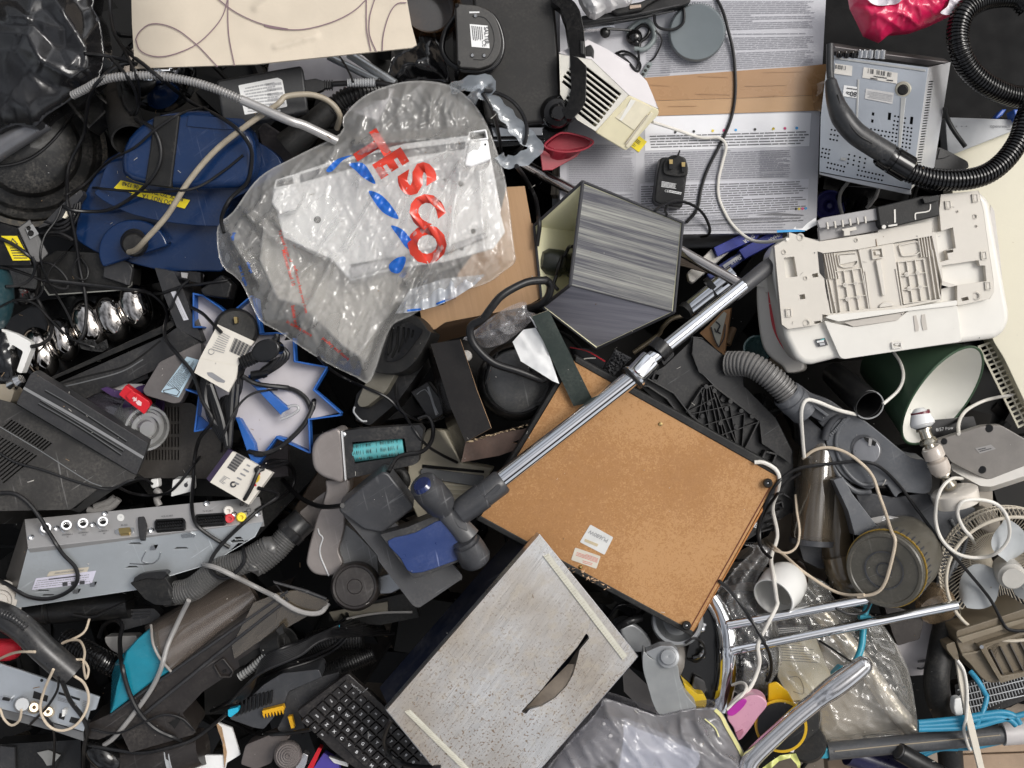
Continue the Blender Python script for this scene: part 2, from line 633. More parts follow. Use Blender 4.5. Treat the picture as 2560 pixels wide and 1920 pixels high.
RUBB=mat('blue cable rubber',(.02,.22,.36),.38,dust=.15)
PAPER=mat('white paper',(.78,.78,.77),.7,var=.05)
INK=mat('dark ink',(.05,.05,.055),.6)
INKG=mat('grey ink',(.24,.24,.25),.6)
INKL=mat('pale ink',(.42,.42,.43),.6)
HOLE=mat('painted hole shade',(.004,.004,.004),.9,var=0)  # near-black paint standing in for the shade inside holes and slots
YEL=mat('yellow sticker',(.85,.68,.02),.5)
BLUE=mat('dark blue plastic',(.005,.023,.08),.18,var=.04,dust=.07,scr=.3)
NAVY=mat('navy paint',(.008,.012,.028),.4,dust=.3,scr=.3)
BLUEB=mat('bright blue card',(.012,.1,.38),.45,dust=.1)
RED=mat('red plastic',(.55,.01,.02),.3)
CARD=mat('brown cardboard',(.42,.26,.14),.8,var=.1,ns=14,bump=.2,bs=60)
CARDD=mat('torn cardboard',(.36,.23,.13),.9,var=.3,ns=90)
TAPE=mat('brown tape',(.36,.2,.09),.28,var=.08,ns=8)
WINK=mat('white lettering ink',(.7,.7,.7),.5)
TEAL=mat('turquoise plastic',(.01,.2,.28),.25,dust=.15,scr=.2)
BIN=mat('black bin film',(.008,.008,.009),.24,dust=.03,bump=.08,bs=20,coat=.4)
BRASS=mat('brass',(.6,.45,.2),.3,1)
SILT=mat('bright tin',(.7,.7,.7),.25,1)
# ==== resting things on what lies below them
def hit(x,y,far=-.4):
 "height of whatever is seen at a photo pixel among the things built so far"
 dg=bpy.context.evaluated_depsgraph_get()
 d=Vec(((x-1280)*PX,(960-y)*PX,-CAM_H)).normalized()
 ok,loc,*_=SC.ray_cast(dg,CAM,d,distance=4)
 return max(far,loc.z)if ok else far
class Drape:
 "stands in for a plane: spots lie on the surface of what is there"
 def at(s,x,y,h=0):
  return P(x,y,hit(x,y)+h+.0012)
def rope(pts,r,lift=0,far=-.22,stiff=60):
 "pixel path -> world points lying over what is there; a third number fixes a height"
 sm=smooth([p[:2]for p in pts],.8)
 n=len(sm)
 key=[min(range(n),key=lambda i:math.dist(sm[i],p[:2]))for p in pts]
 fix={k:p[2]for k,p in zip(key,pts)if len(p)>2}
 raw=[]
 bpy.context.view_layer.update()
 off=4
 for i,p in enumerate(sm):
  h=max(hit(*p,far),hit(p[0]+off,p[1],far)-.01,hit(p[0]-off,p[1],far)-.01)
  raw.append(h+r+lift)
 for a,b in zip(key,key[1:]):
  if a in fix and b in fix:
   for i in range(a,b+1):
    raw[i]=lerp(fix[a],fix[b],(i-a)/max(1,b-a))
    fix.setdefault(i,raw[i])
 z=raw[:]
 for i,v in fix.items():
  z[i]=v
 for _ in range(stiff):
  w=z[:]
  for i in range(1,n-1):
   if i in fix:
    continue
   z[i]=max(raw[i],(w[i-1]+w[i+1])/2)
 for _ in range(3):
  w=z[:]
  for i in range(1,n-1):
   if i not in fix:
    z[i]=max((w[i-1]+2*w[i]+w[i+1])/4,raw[i]-r)
 return[P(p[0],p[1],zz)for p,zz in zip(sm,z)]
def cable(name,label,s,rpx,m,cat='cable',lift=0,far=-.22,group='loose cables over the scrap heap',n=8,stiff=60):
 r=rpx*PX*.66
 mb=MB().tube(rope(q(s),r,lift,far,stiff),r,0,n)
 return one(name,label,cat,mb,m,group)
def crump(seed,f1=9,a1=.02,f2=26,a2=.006):
 "folded-film height noise: cones of a cell pattern give facets and sharp creases"
 o=Vec((seed*3.17,seed*1.31,seed*.77))
 def f(x,y):
  p=Vec((x*PX,-y*PX,0))
  w=noise.noise_vector(p*7+o)*.03
  v1=noise.voronoi((p+w)*f1+o)[0]
  v2=noise.voronoi((p-w)*f2+o*2)[0]
  return(v1[1]-v1[0])*a1+v1[0]*a1*.6+v2[0]*a2
 return f
def wrinkles(seed,*sets):
 "long sharp folds: sets of (angle in the picture, length px, width px, height m)"
 def f(x,y):
  z=0
  for k,(an,Lw,W,am)in enumerate(sets):
   c,s_=math.cos(R(an)),math.sin(R(an))
   wob=noise.noise(Vec((x/90,y/90,seed+k)))*26
   n1=noise.noise(Vec(((x*c+y*s_)/Lw/1.8,(-x*s_+y*c+wob)/W/1.7,seed*1.7+k*5)))
   z+=am*.6*(1-min(1,abs(n1)*1.9))**3
  return z
 return f
# ==== ground and what lies deep
g=MB()
g.prism(flat(-.5),[(-3000,-3000),(5600,-3000),(5600,5000),(-3000,5000)],.05)
o=link('ground',g,mat('dry concrete ground',(.3,.25,.2),.9,var=.25,ns=6,bump=.6,bs=60))
o['kind']='structure'
rnd=random.Random(5)
sc=MB()
for i in range(1000):
 x,y=rnd.uniform(-500,3060),rnd.uniform(-450,2360)
 if x>2050 and y>1780:
  continue
 z=rnd.uniform(-.44,-.3)
 a=rnd.uniform(0,360)
 k=rnd.random()
 if k<.6:
  w,hh=rnd.uniform(40,190),rnd.uniform(30,110)
  pts=[(x+dx*math.cos(R(a))-dy*math.sin(R(a)),y+dx*math.sin(R(a))+dy*math.cos(R(a)))for dx,dy in((-w,-hh),(w,-hh),(w,hh),(-w,hh))]
  sc.prism(leanp((x,y),z,rnd.uniform(-.4,.4),rnd.uniform(-.4,.4)),pts,rnd.uniform(.01,.06),m=rnd.choice((0,0,0,1,1,2)))
 else:
  L=rnd.uniform(80,300)
  p=[(x,y,z)]
  for _ in range(4):
   a+=rnd.uniform(-60,60)
   p.append((p[-1][0]+L/2*math.cos(R(a)),p[-1][1]+L/2*math.sin(R(a)),z+rnd.uniform(-.04,.05)))
  sc.path(p,rnd.choice((.003,.004,.012)),m=rnd.choice((0,0,1)),step=3,n=7)
o=link('scrap',sc,[mat('black scrap',(.005,.005,.005),.6,spec=.15),mat('brown black scrap',(.009,.008,.007),.5,var=.4,ns=12,spec=.2),mat('dark grey scrap',(.016,.016,.017),.6,var=.3,spec=.2)],bevel=.002,seg=1)  # near-black colours put the deep shade of the gaps into the scrap
o['kind']='stuff'
# ==== large printed carton with brown tape
BX=leanp(q1('F 1750,300'),-.1,-.02,.01)
bx_out=[(1400,-60),(2068,-60),(2050,280),(2041,562),(2015,574),(1942,582),(1690,586),(1400,590)]
PRT=mat('pale grey printed card',(.5,.5,.53),.55,var=.06,ns=5,dust=.08,bump=.1,bs=300)
PRW=mat('white printed card',(.75,.75,.77),.5,var=.03)
t=Thing('printed_carton','large flat grey carton covered in small print and sealed with brown tape','carton',(1750,300),-.35)
mb=MB().prism(BX,bx_out,.24,m=0)
P1=[(1437,-60),(2035,-60),(2030,155),(1610,190)]
mb.prism(BX,q('A3 985,865 2133,835 A4 380,838 A4 365,1082 A3 985,1116'),.0006,.0006,1)
mb.prism(BX,q('A3 405,1070 920,1060 915,1590 405,1590'),.0006,.0004,2)
mb.prism(BX,q('A3 945,1360 A4 362,1325 350,1560 A3 945,1600'),.0006,.0005,3)
lw=(.015,.08)
for i,(qd,rows,sd,ink)in enumerate([(q('A3 1300,5 A4 405,5 405,205 A3 1400,230'),11,1,4),(q('A3 1080,250 A4 405,240 400,480 A3 1100,545'),14,2,4),(q('A3 990,270 1180,270 1180,560 1000,570'),13,9,4),(q('A3 1020,1000 A4 365,965 362,1070 A3 1030,1100'),5,3,5),(q('A3 985,1130 2060,1090 2060,1310 985,1350'),10,4,4),(q('A4 0,1110 230,1105 225,1315 0,1320'),10,5,4),(q('A3 955,1375 A4 355,1335 350,1550 A3 955,1610'),13,6,5),(q('A3 420,1075 905,1070 905,1420 420,1420'),19,7,4),(q('A3 430,1440 900,1430 900,1520 430,1520'),3,8,4),(q('A3 2060,1560 A4 335,1585 330,1640 A3 960,1700'),3,10,5),(q('B3 1180,190 2050,130 2050,290 1150,290'),6,11,4)]):
 mb.words(BX,qd,round(rows*(1.35 if ink==4 else 1)),ink,.0014,.4,lw,sd,.06,.006)
for c,mm in(('A3 1210,978',6),('A3 1347,973',6),('A3 1487,968',7),('A3 1570,965',8),('A3 1658,962',9),('A3 1800,958',6),('A3 1936,953',7),('A3 2022,950',8),('A3 2110,948',9),('A4 100,953',7),('A4 186,950',8),('A4 272,948',9),('A4 266,1547',6),('A4 290,1546',7),('A4 315,1545',8),('A4 340,1543',9)):
 mb.prism(BX,circ(q1(c),3.4,n=12),.0004,.0016,mm)
t.part('box',mb,[PRT,PRW,mat('grey printed card',(.43,.43,.46),.55,var=.05),mat('lilac printed card',(.56,.56,.6),.55,var=.05),mat('print grey',(.27,.27,.3),.6),mat('soft print',(.16,.16,.17),.6),mat('print black',(.02,.02,.02),.5),mat('print yellow',(.7,.55,.05),.5),mat('print magenta',(.65,.06,.2),.5),mat('print cyan',(.05,.35,.7),.5)],sharp=20)
tp=MB()
tp.prism(BX,q('A3 960,578 1400,545 A4 0,512 250,497 497,474 492,600 490,700 A4 0,722 A3 1060,745'),.0012,.0022,0)
tp.prism(BX,q('A3 1040,748 A4 0,724 489,702 486,812 430,818 0,832 A3 1060,858'),.0008,.0016,1)
for i in range(9):
 u=rnd.random()
 a=bil(q('A3 1000,590 A4 480,490 480,800 A3 1060,850'),u,rnd.random())
 tp.ribbon(BX,[a,(a[0]+rnd.uniform(20,110),a[1]+rnd.uniform(-4,4))],rnd.uniform(.8,1.8),2,.0032)
t.part('tape',tp,[TAPE,mat('pale brown tape',(.42,.25,.12),.3,var=.08,ns=8),mat('creased tape',(.32,.175,.08),.3)])
CURL=MB().sheet(q('A4 380,640 440,610 498,590 490,815 470,905 455,830 400,815'),lambda x,y,d:BX.at(x,y).z+.004+crump(4,30,.012,60,.004)(x,y),4)
t.part('tape_end',CURL,film('clear tape film',(.6,.4,.22),.45,.1,.05,30,.4,40))
LIDM=mat('slate grey plastic',(.16,.185,.195),.38,var=.04,dust=.05)
c=q1('A3 1370,240')
b=P(c[0]-3,c[1]+4,-.1);a=P(c[0],c[1],-.07)
mb=MB().lathe(b,a,[(0,0),(0,.044),(.05,.0455),(.8,.0455),(.93,.0445),(1,.0425),(1.0,.04),(.97,.034),(.97,0)],n=72)
for i in range(72):
 g_=2*math.pi*i/72
 d_=Vec((math.cos(g_),math.sin(g_),0))*.0455
 mb.tube([b+d_+Vec((0,0,.002)),b+d_+Vec((0,0,.02))],.0009,0,5)
one('screw_top_disc','slate grey round screw lid lying on the printed carton','lid',mb,LIDM)
# ==== black plug-in adapter on the carton
AD=extp(q1('A3 1180,1300'),-.045,-6,5,.05)
t=Thing('plug_adapter','black three pin plug-in power adapter lying on the printed carton','adapter',q1('A3 1180,1350'),-.1)
t.part('body',MB().prism(AD,rounded(q('A3 1100,1165 1285,1160 1303,1250 1262,1540 1130,1525 1050,1495 1075,1280'),9),.048,fl=1.04),BLK,bevel=.003)
t.part('plug_face',MB().prism(AD,rounded(q('A3 1135,1185 1175,1150 1235,1145 1285,1180 1305,1230 1300,1305 1210,1310 1120,1290 1115,1220'),8),.006,.006),BLKM,bevel=.002)
for s_ in('A3 1178,1205','A3 1270,1225'):
 x,y=q1(s_)
 t.part('pin',MB().prism(AD,[(x-4.5,y-8),(x+4.5,y-8),(x+4,y+3),(x-4,y+3)],.012,.016,m=1).prism(AD,[(x-4.5,y+3),(x+4.5,y+3),(x+4,y+16),(x-4,y+16)],.012,.013,m=0),[BLK,BRASS])
t.part('earth_pin',MB().prism(AD,q('A3 1222,1150 1240,1110 1248,1115 1236,1155'),.01,.02),BLK)
pr=MB()
pr.words(AD,q('A3 1110,1340 1220,1360 1215,1400 1105,1385'),5,0,.0006,.5,(.1,.4),3)
pr.text(AD,'CE',q1('A3 1145,1415'),6,6,0)
pr.words(AD,q('A3 1165,1405 1265,1425 1260,1445 1160,1425'),2,0,.0006,.6,(.1,.2),5)
t.part('print',pr,WINK)
# ==== striped lampshade
SHADE=mat('striped shade',(.2,.2,.2),.6)
def stripes(m,lo,hi,rot,f=70,a=.35,b=.68):
 nt=m.node_tree
 N,L=nt.nodes.new,nt.links.new
 tc,mp,n1,mr,mx=N('ShaderNodeTexCoord'),N('ShaderNodeMapping'),N('ShaderNodeTexNoise'),N('ShaderNodeMapRange'),N('ShaderNodeMix')
 mp.inputs['Rotation'].default_value=(0,0,R(rot))
 mp.vector_type='TEXTURE'
 mp.inputs['Scale'].default_value=(1/3,1/f,1/3)
 n1 .inputs['Scale'].default_value=1
 n1 .inputs['Detail'].default_value=6
 n1 .inputs['Roughness'].default_value=.75
 L(tc.outputs['Object'],mp.inputs[0]);L(mp.outputs[0],n1 .inputs['Vector']);L(n1 .outputs[0],mr.inputs[0])
 mr.inputs[1].default_value,mr.inputs[2].default_value=a,b
 mx.data_type='RGBA'
 mx.inputs[6].default_value,mx.inputs[7].default_value=lo+(1,),hi+(1,)
 L(mr.outputs[0],mx.inputs[0]);L(mx.outputs[2],nt.nodes['Principled BSDF'].inputs['Base Color'])
 return m
stripes(SHADE,(.05,.05,.065),(.4,.4,.35),-14,150,.42,.78)
SHADE2=stripes(mat('brightened shade underside',(.2,.2,.2),.6),(.2,.2,.24),(.42,.41,.46),-8,110,.3,.7)  # underside fabric lightened in colour to offset its turning from the sun
TRIM=mat('charcoal fabric trim',(.035,.035,.04),.7)
LINE=mat('cream shade lining',(.82,.79,.53),.5,var=.04)
t=Thing('lampshade','square tapered lampshade in grey streaked fabric with cream lining','lampshade',q1('B3 800,500'),-.3)
e0,e1,e2,e3=q1('A3 525,1345')+(.03,),q1('B3 430,690')+(.02,),q1('B3 225,850')+(-.05,),q1('B3 165,250')+(-.045,)
f0,f1,f2,f3=q1('B3 1265,225')+(.0,),q1('B3 1200,890')+(-.02,),q1('B3 625,1160')+(-.1,),q1('B3 900,330')+(-.16,)
def quad_part(mb,a,b,c,d,m=0,nu=12,nv=12,th=0):
 A=[P(*p)for p in(a,b,c,d)]
 vs=[lerp(lerp(A[0],A[1],i/nu),lerp(A[3],A[2],i/nu),j/nv)for j in range(nv+1)for i in range(nu+1)]
 mb.add(vs,[[j*(nu+1)+i,(j+1)*(nu+1)+i,(j+1)*(nu+1)+i+1,j*(nu+1)+i+1]for j in range(nv)for i in range(nu)],m)
mb=MB()
quad_part(mb,e0,f0,f1,e1,0)
quad_part(mb,e1,f1,f2,e2,1)
quad_part(mb,e0,e3,f3,f0,1)
quad_part(mb,e3,e2,f2,f3,1)
t.part('shade',mb,[SHADE,SHADE2])
mb=MB()
k_=1
ctr=sum((P(*p)for p in(e0,e1,e2,e3,f0,f1,f2,f3)),Vec())/8
for qd in((e0,f0,f1,e1),(e1,f1,f2,e2),(e0,e3,f3,f0),(e3,e2,f2,f3),(f0,f1,f2,f3)):
 A=[P(*p)for p in qd]
 nn=(A[2]-A[0]).cross(A[3]-A[1]).normalized()
 if nn.dot(ctr-A[0])<0:
  nn=-nn
 n0=len(mb.v)
 quad_part(mb,*qd)
 for i in range(n0,len(mb.v)):
  mb.v[i]=mb.v[i]+nn*.003
t.part('lining',mb,LINE)
mb=MB()
for a_,b_ in((e0,e1),(e1,e2),(e2,e3),(e3,e0)):
 mb.tube([P(*a_),P(*b_)],.0028,0,8)
for a_,b_ in((f0,f1),(f1,f2),(f2,f3),(f3,f0)):
 mb.tube([P(*a_),P(*b_)],.0026,0,8)
for a_,b_ in((e0,f0),(e1,f1),(e2,f2)):
 mb.tube([P(*a_),P(*b_)],.0022 if a_ is not e1 else.0012,0,8)
t.part('trim',mb,TRIM)
mb=MB().path([q1('B3 340,500')+(-.05,),q1('B3 390,470')+(-.04,),q1('B3 420,410')+(-.03,),q1('B3 450,405')+(-.0,)],.003)
mb.path([q1('B3 340,600')+(-.04,),q1('B3 310,680')+(-.035,),q1('B3 340,725')+(-.03,)],.003)
mb.path([q1('B3 375,460')+(-.045,),q1('B3 350,540')+(-.03,),q1('B3 330,620')+(-.04,)],.003)
t.part('ring_frame',mb,BLK)
a_,b_=P(*q1('B3 560,560'),-.07),P(*q1('B3 205,505'),-.05)
OLIVE=mat('olive black bulb holder',(.02,.022,.015),.3)
t.part('bulb_holder',MB().lathe(a_,b_,[(0,0),(0,.02),(.35,.021),(.4,.017),(.5,.018),(.55,.022),(.85,.021),(.97,.014),(1,0)]),OLIVE)
# ==== hardboard back panel in black frame
HB=mat('hardboard',(.44,.22,.075),.75,var=.1,ns=60,dust=0,bump=.25,bs=120)
def hardboard(m):
 nt=m.node_tree
 N,L=nt.nodes.new,nt.links.new
 pb=nt.nodes['Principled BSDF']
 tc=N('ShaderNodeTexCoord')
 n1=N('ShaderNodeTexNoise');n1 .inputs['Scale'].default_value=210;n1 .inputs['Detail'].default_value=5;n1 .inputs['Roughness'].default_value=.62;n1 .inputs['Distortion'].default_value=1.4
 n2=N('ShaderNodeTexNoise');n2 .inputs['Scale'].default_value=6;n2 .inputs['Detail'].default_value=5
 ad=N('ShaderNodeMath');ad.operation='MULTIPLY_ADD';ad.inputs[1].default_value=.8
 L(tc.outputs['Object'],n1 .inputs['Vector']);L(tc.outputs['Object'],n2 .inputs['Vector'])
 L(n2 .outputs[0],ad.inputs[0]);L(n1 .outputs[0],ad.inputs[2])
 cr=N('ShaderNodeValToRGB')
 cr.color_ramp.elements[0].position,cr.color_ramp.elements[0].color=.6,(.32,.155,.056,1)
 cr.color_ramp.elements[1].position,cr.color_ramp.elements[1].color=1.2,(.46,.25,.105,1)
 e=cr.color_ramp.elements.new(.9);e.color=(.38,.19,.07,1)
 L(ad.outputs[0],cr.inputs[0]);L(cr.outputs[0],pb.inputs['Base Color'])
hardboard(HB)
pTL,pR,pB,pL=(1436,903),(1946,1191),(1732,1580),(1203,1290)
HBP=extp((1600,1250),0,-8,-14,.05)
t=Thing('hardboard_sheet','brown hardboard back panel in black frame with rubber feet and two stickers','back panel',(1600,1250),-.06)
ox,oy=.867,.5
fr=MB()
fr.prism(HBP,[(pTL[0]+3,pTL[1]-14),(pR[0]+6,pR[1]-20),(pR[0]+2,pR[1]+3),(pTL[0],pTL[1]+2)],.05,.002)
fr.prism(HBP,[(pL[0]-4,pL[1]-2),(pB[0]+2,pB[1]-2),(pB[0]-2,pB[1]+12),(pL[0]-14,pL[1]+10)],.05,.001)
fr.prism(HBP,[(pTL[0]-12,pTL[1]-6),(pTL[0],pTL[1]),(pL[0],pL[1]),(pL[0]-12,pL[1]-4)],.05,-.003)
t.part('frame',fr,BLKM,bevel=.002)
t.part('board',MB().prism(HBP,[pTL,pR,pB,pL],.03,0),HB)
t.part('edge_strip',MB().prism(HBP,[(pR[0]+1,pR[1]+4),(pR[0]+4,pR[1]+10),(pB[0]+8,pB[1]-10),(pB[0]+1,pB[1])],.03,-.002).prism(HBP,[(pR[0]-20,pR[1]+22),(pR[0]-17,pR[1]+23),(pB[0]-11,pB[1]+1),(pB[0]-13,pB[1]-1)],.0004,.0004,1),[mat('hardboard edge',(.4,.17,.05),.8,var=.2,ns=90),mat('scored line',(.12,.03,.01),.8)])
ch=MB()
for i in range(60):
 u=rnd.uniform(.28,.62)
 x,y=lerp(pL[0],pB[0],u)-3+rnd.uniform(-5,3),lerp(pL[1],pB[1],u)+4+rnd.uniform(-5,5)
 ch.prism(HBP,[(x+rnd.uniform(-6,6)*(1 if k_ else 1),y+rnd.uniform(-4,4))for _ in range(3)],.0006,.0024+rnd.random()*.001,rnd.choice((0,0,1)))
t.part('chipped_paint',ch,[mat('bare chipboard',(.55,.36,.22),.9,var=.2,ns=120),BLKM])
for s_ in('C3 1895,793','D3 1340,503'):
 x,y=q1(s_)
 a_,b_=HBP.at(x,y,0),HBP.at(x,y,.012)
 f_=t.part('rubber_foot',MB().lathe(a_,b_,[(0,.0),(0,.0075),(.85,.0068),(1,.0055),(1,.0035),(.6,.003),(.6,0)],n=24),BLKM)
 t.part('screw',MB().lathe(HBP.at(x,y,.006),HBP.at(x,y,.009),[(0,.0028),(.8,.0026),(1,.0015),(1,0)],n=12),SILT,under=f_)
for s_ in('C3 1100,355','C3 508,1415'):
 x,y=q1(s_)
 t.part('screw',MB().lathe(HBP.at(x,y,0),HBP.at(x,y,.003),[(0,.0035),(.6,.003),(1,.0012),(.7,0)],n=12),BRASS)
st=MB().prism(HBP,rounded(q('C3 580,1100 750,1195 685,1325 502,1230'),3),.0003,.0008,0)
st.text(HBP,'PU680W',q1('C3 640,1185'),10,207,1,.0012,0)
st.prism(HBP,q('C3 540,1205 640,1245 630,1265 535,1225'),.0003,.0011,2)
t.part('sticker',st,[mat('paper sticker',(.62,.62,.6),.6),INKG,mat('tan smear',(.5,.42,.28),.7)],label='white handwritten sticker')
st=MB().prism(HBP,rounded(q('C3 468,1270 657,1335 625,1428 438,1362'),3),.0003,.0008,0)
st.words(HBP,q('C3 640,1350 480,1290 470,1330 630,1385'),4,1,.0011,.45,(.06,.14),4)
st.words(HBP,q('C3 600,1385 520,1360 515,1385 590,1405'),2,1,.0011,.4,(.1,.2),5)
t.part('sticker',st,[mat('cream sticker',(.6,.56,.48),.6),mat('red print',(.6,.18,.14),.6)],label='cream sticker with red print')
# ==== rusty metal cover box
RUST=mat('scuffed bright metal',(.6,.6,.6),.32,.75)
def rusty(m):
 nt=m.node_tree
 N,L=nt.nodes.new,nt.links.new
 pb=nt.nodes['Principled BSDF']
 tc=N('ShaderNodeTexCoord')
 def noi(s,d,mpv=None,ro=.6,w=None):
  x=N('ShaderNodeTexNoise')
  if w:
   x.noise_dimensions='4D';x.inputs['W'].default_value=w
  x.inputs['Scale'].default_value=s;x.inputs['Detail'].default_value=d;x.inputs['Roughness'].default_value=ro
  if mpv:
   mp=N('ShaderNodeMapping');mp.inputs['Rotation'].default_value=(0,0,R(mpv[1]));mp.inputs['Scale'].default_value=tuple(1/v for v in mpv[0]);mp.vector_type='TEXTURE'
   L(tc.outputs['Object'],mp.inputs[0]);L(mp.outputs[0],x.inputs['Vector'])
  else:
   L(tc.outputs['Object'],x.inputs['Vector'])
  return x.outputs[0]
 def mr(s,a,b,c=0,d=1):
  x=N('ShaderNodeMapRange');x.inputs[1].default_value,x.inputs[2].default_value,x.inputs[3].default_value,x.inputs[4].default_value=a,b,c,d
  L(s,x.inputs[0]);return x.outputs[0]
 def mul(a,b):
  x=N('ShaderNodeMath');x.operation='MULTIPLY';L(a,x.inputs[0]);L(b,x.inputs[1]);return x.outputs[0]
 def mix(f,a,b):
  x=N('ShaderNodeMix');x.data_type='RGBA'
  L(f,x.inputs[0])
  for i,v in((6,a),(7,b)):
   if isinstance(v,tuple):x.inputs[i].default_value=v+(1,)
   else:L(v,x.inputs[i])
  return x.outputs[2]
 br=noi(10,5,((2.5,85,2),52))
 cl=noi(3.6,5,None,.65,2.3)
 fine=noi(300,2,None,.5)
 med=noi(60,5,None,.7)
 c=mix(mr(br,.35,.65),(.6,.6,.6),(.75,.745,.74))
 warm=mr(noi(4.5,3,None,.6,5.1),.42,.6,0,.7)
 c=mix(warm,c,(.4,.33,.25))
 spots=mul(mr(fine,.59,.64),mr(cl,.4,.6))
 c=mix(spots,c,(.17,.12,.08))
 st2=mul(mr(med,.5,.62),mr(noi(4,3,None,.6,8.2),.38,.6,0,.65))
 c=mix(st2,c,(.37,.33,.27))
 L(c,pb.inputs['Base Color'])
 ad=N('ShaderNodeMath');ad.operation='MAXIMUM';L(spots,ad.inputs[0]);L(st2,ad.inputs[1])
 L(mr(ad.outputs[0],0,1,.8,.15),pb.inputs['Metallic'])
 L(mr(br,.3,.7,.26,.38),pb.inputs['Roughness'])
rusty(RUST)
TR=extp((1300,1650),.05,-62,-72,.14)
t=Thing('metal_box','dented box with rust speckled bright metal top, curved slot and navy sides','metal box',(1290,1700),-.1)
tc4=[(1348,1337),(1594,1641),(1215,2078),(967,1775)]
slotp=smooth(q('D3 590,595 575,640 505,700 490,800 440,930 350,1040 250,1105 110,1172 80,1165 300,950 500,700 560,580'),.6)
SL=q('D3 572,560 597,598 520,690 503,760 470,880 420,970 330,1060 230,1120 130,1150 108,1185 70,1165 215,1010 360,830 500,670')
top=MB().plate(TR,tc4,[rounded(SL,5)],.006)
t.part('top',top,RUST,bevel=.004,seg=4)
t.part('side',MB().prism(TR,inset(tc4,6),.1,-.04),NAVY,bevel=.002)
t.part('lip',MB().rim(TR,inset(tc4,1),.012,7,-.018),ALU,bevel=.001)
sp=MB()
pa=[TR.at(x,y,-.004)for x,y in q('D3 505,690 490,800 430,940 340,1045 235,1115 120,1165')]
pb2=[TR.at(x,y,-.014)for x,y in q('D3 560,600 430,800 330,900 240,990 150,1090 80,1165')]
n_=len(pa)
sp.add(pa+pb2,[[i,n_+i,n_+i+1,i+1]for i in range(n_-1)],0)
t.part('slot_scoop',sp,mat('dull inner metal',(.17,.14,.11),.5,.1,var=.3))
for nm,s_ in(('a','D3 240,-30 285,-50 885,735 850,768'),('b','D2 1140,1165 1185,1150 1690,1650 1640,1660')):
 qd=q(s_)
 mb=MB().prism(TR,qd,.0025,.003,0)
 for i in range(44):
  u=(i+.5)/44
  a_,b_=(lerp(qd[0][0],qd[3][0],u),lerp(qd[0][1],qd[3][1],u)),(lerp(qd[1][0],qd[2][0],u),lerp(qd[1][1],qd[2][1],u))
  f_=.55 if i%5 else.8
  mb.ribbon(TR,[a_,(lerp(a_[0],b_[0],f_),lerp(a_[1],b_[1],f_))],1.1,1,.0034)
 t.part('scale_strip',mb,[mat('yellowed clear strip',(.52,.505,.43),.25,var=.08),mat('scale mark',(.33,.31,.24),.5)])
def cyl(mb,a,b,r0,r1=None,m=0,n=28,cap=True):
 "plain rod between two (px,py,z) spots"
 r1=r0 if r1 is None else r1
 return mb.lathe(P(*a),P(*b),[(0,0),(0,r0),(1,r1),(1,0)]if cap else[(0,r0),(1,r1)],m,n)
def pts3(s,z):
 "q() with a height added where none is given"
 return[p if len(p)>2 else p+(z,)for p in q(s)]
# ==== wet vacuum drum, black bag over it
t=Thing('vacuum_drum','large dusty black round drum of a vacuum cleaner under the black bag','vacuum drum',q1('A1 230,1100'),-.3)
c=q1('A1 200,1110')
a,b=P(*c,-.26),P(c[0]+8,c[1]-6,-.08)
k=.3376*PX
t.part('lid',MB().lathe(a,b,[(0,540*k),(.55,548*k),(.6,575*k),(.72,578*k),(.78,560*k),(.8,500*k),(.84,470*k),(.87,380*k),(1.0,350*k),(1.06,260*k),(1.09,0)],n=72),BLKD,bevel=.002)
t.part('rim',MB().lathe(P(*c,-.125),P(*c,-.11),[(0,560*k),(0,596*k),(1,600*k),(1,560*k)],n=72),mat('dust caked rubber',(.035,.033,.03),.7,dust=1.0,dustcol=(.4,.34,.25)))
pl=flat(-.055)
qd=q('A1 520,790 700,668 832,790 660,955')
t.part('latch_box',MB().plate(pl,qd,[inset(qd,7)],.05).prism(pl,inset(qd,4),.01,-.03),BLKD,bevel=.0015)
one('wide_pipe','wide dark silver pipe lying under the black bag','pipe',MB().path(pts3('A1 -120,1170 60,1050 330,880',-.03),.019,n=24),mat('dark silver pipe',(.2,.2,.21),.3,.6,dust=.2))
a,b=P(*q1('A1 850,620'),-.12),P(*q1('A1 960,1035'),-.025)
one('nozzle_tube','short black tube with a round open end above the blue vacuum','tube',MB().lathe(a,b,[(0,0),(0,.02),(.35,.024),(.4,.027),(.97,.0285),(1,.0285),(1,.0255),(.3,.024),(.3,0)],n=44).prism(leanp(q1('A1 900,720'),-.05,0,-.3),q('A1 880,600 930,800 905,830 895,800 855,610'),.012),BLKM)
c=q1('A1 1170,545')
a,b=P(*c,-.13),P(c[0]+6,c[1]-10,-.05)
t=Thing('lamp_reflector','polished chrome lamp reflector poking out under the beige patterned card','reflector',c,-.18)
t.part('bowl',MB().lathe(a,b,[(0,.062),(.03,.064),(.1,.063),(.45,.05),(.75,.034),(.93,.018),(1,0)],n=64),CHR)
t=Thing('patterned_card','beige cardboard sheet printed with thin looping purple lines','card',(650,60),.0)
cp=[(328,-30),(1012,-30),(1028,60),(1042,112),(1030,119),(640,160),(337,171),(330,60)]
CPL=leanp((650,80),.05,-.04,-.05)
CPM=mat('beige card',(.62,.54,.43),.6,var=.07,ns=6,dust=.1,bump=.25,bs=25)
class Curl(Pl):
 "card whose left end bends down and away"
 def at(s,x,y,h=0):
  p=Pl.at(s,x,y,0)
  d=max(0,470-x)/140
  return P(x,y,p.z-.03*d**2+.0012*noise.noise(Vec((x/60,y/40,0)))+.004*max(0,1-_segd(Vec((x,y)),Vec((640,20)),Vec((700,-20)))/14)+.004*max(0,1-_segd(Vec((x,y)),Vec((690,118)),Vec((790,88)))/12)+h)
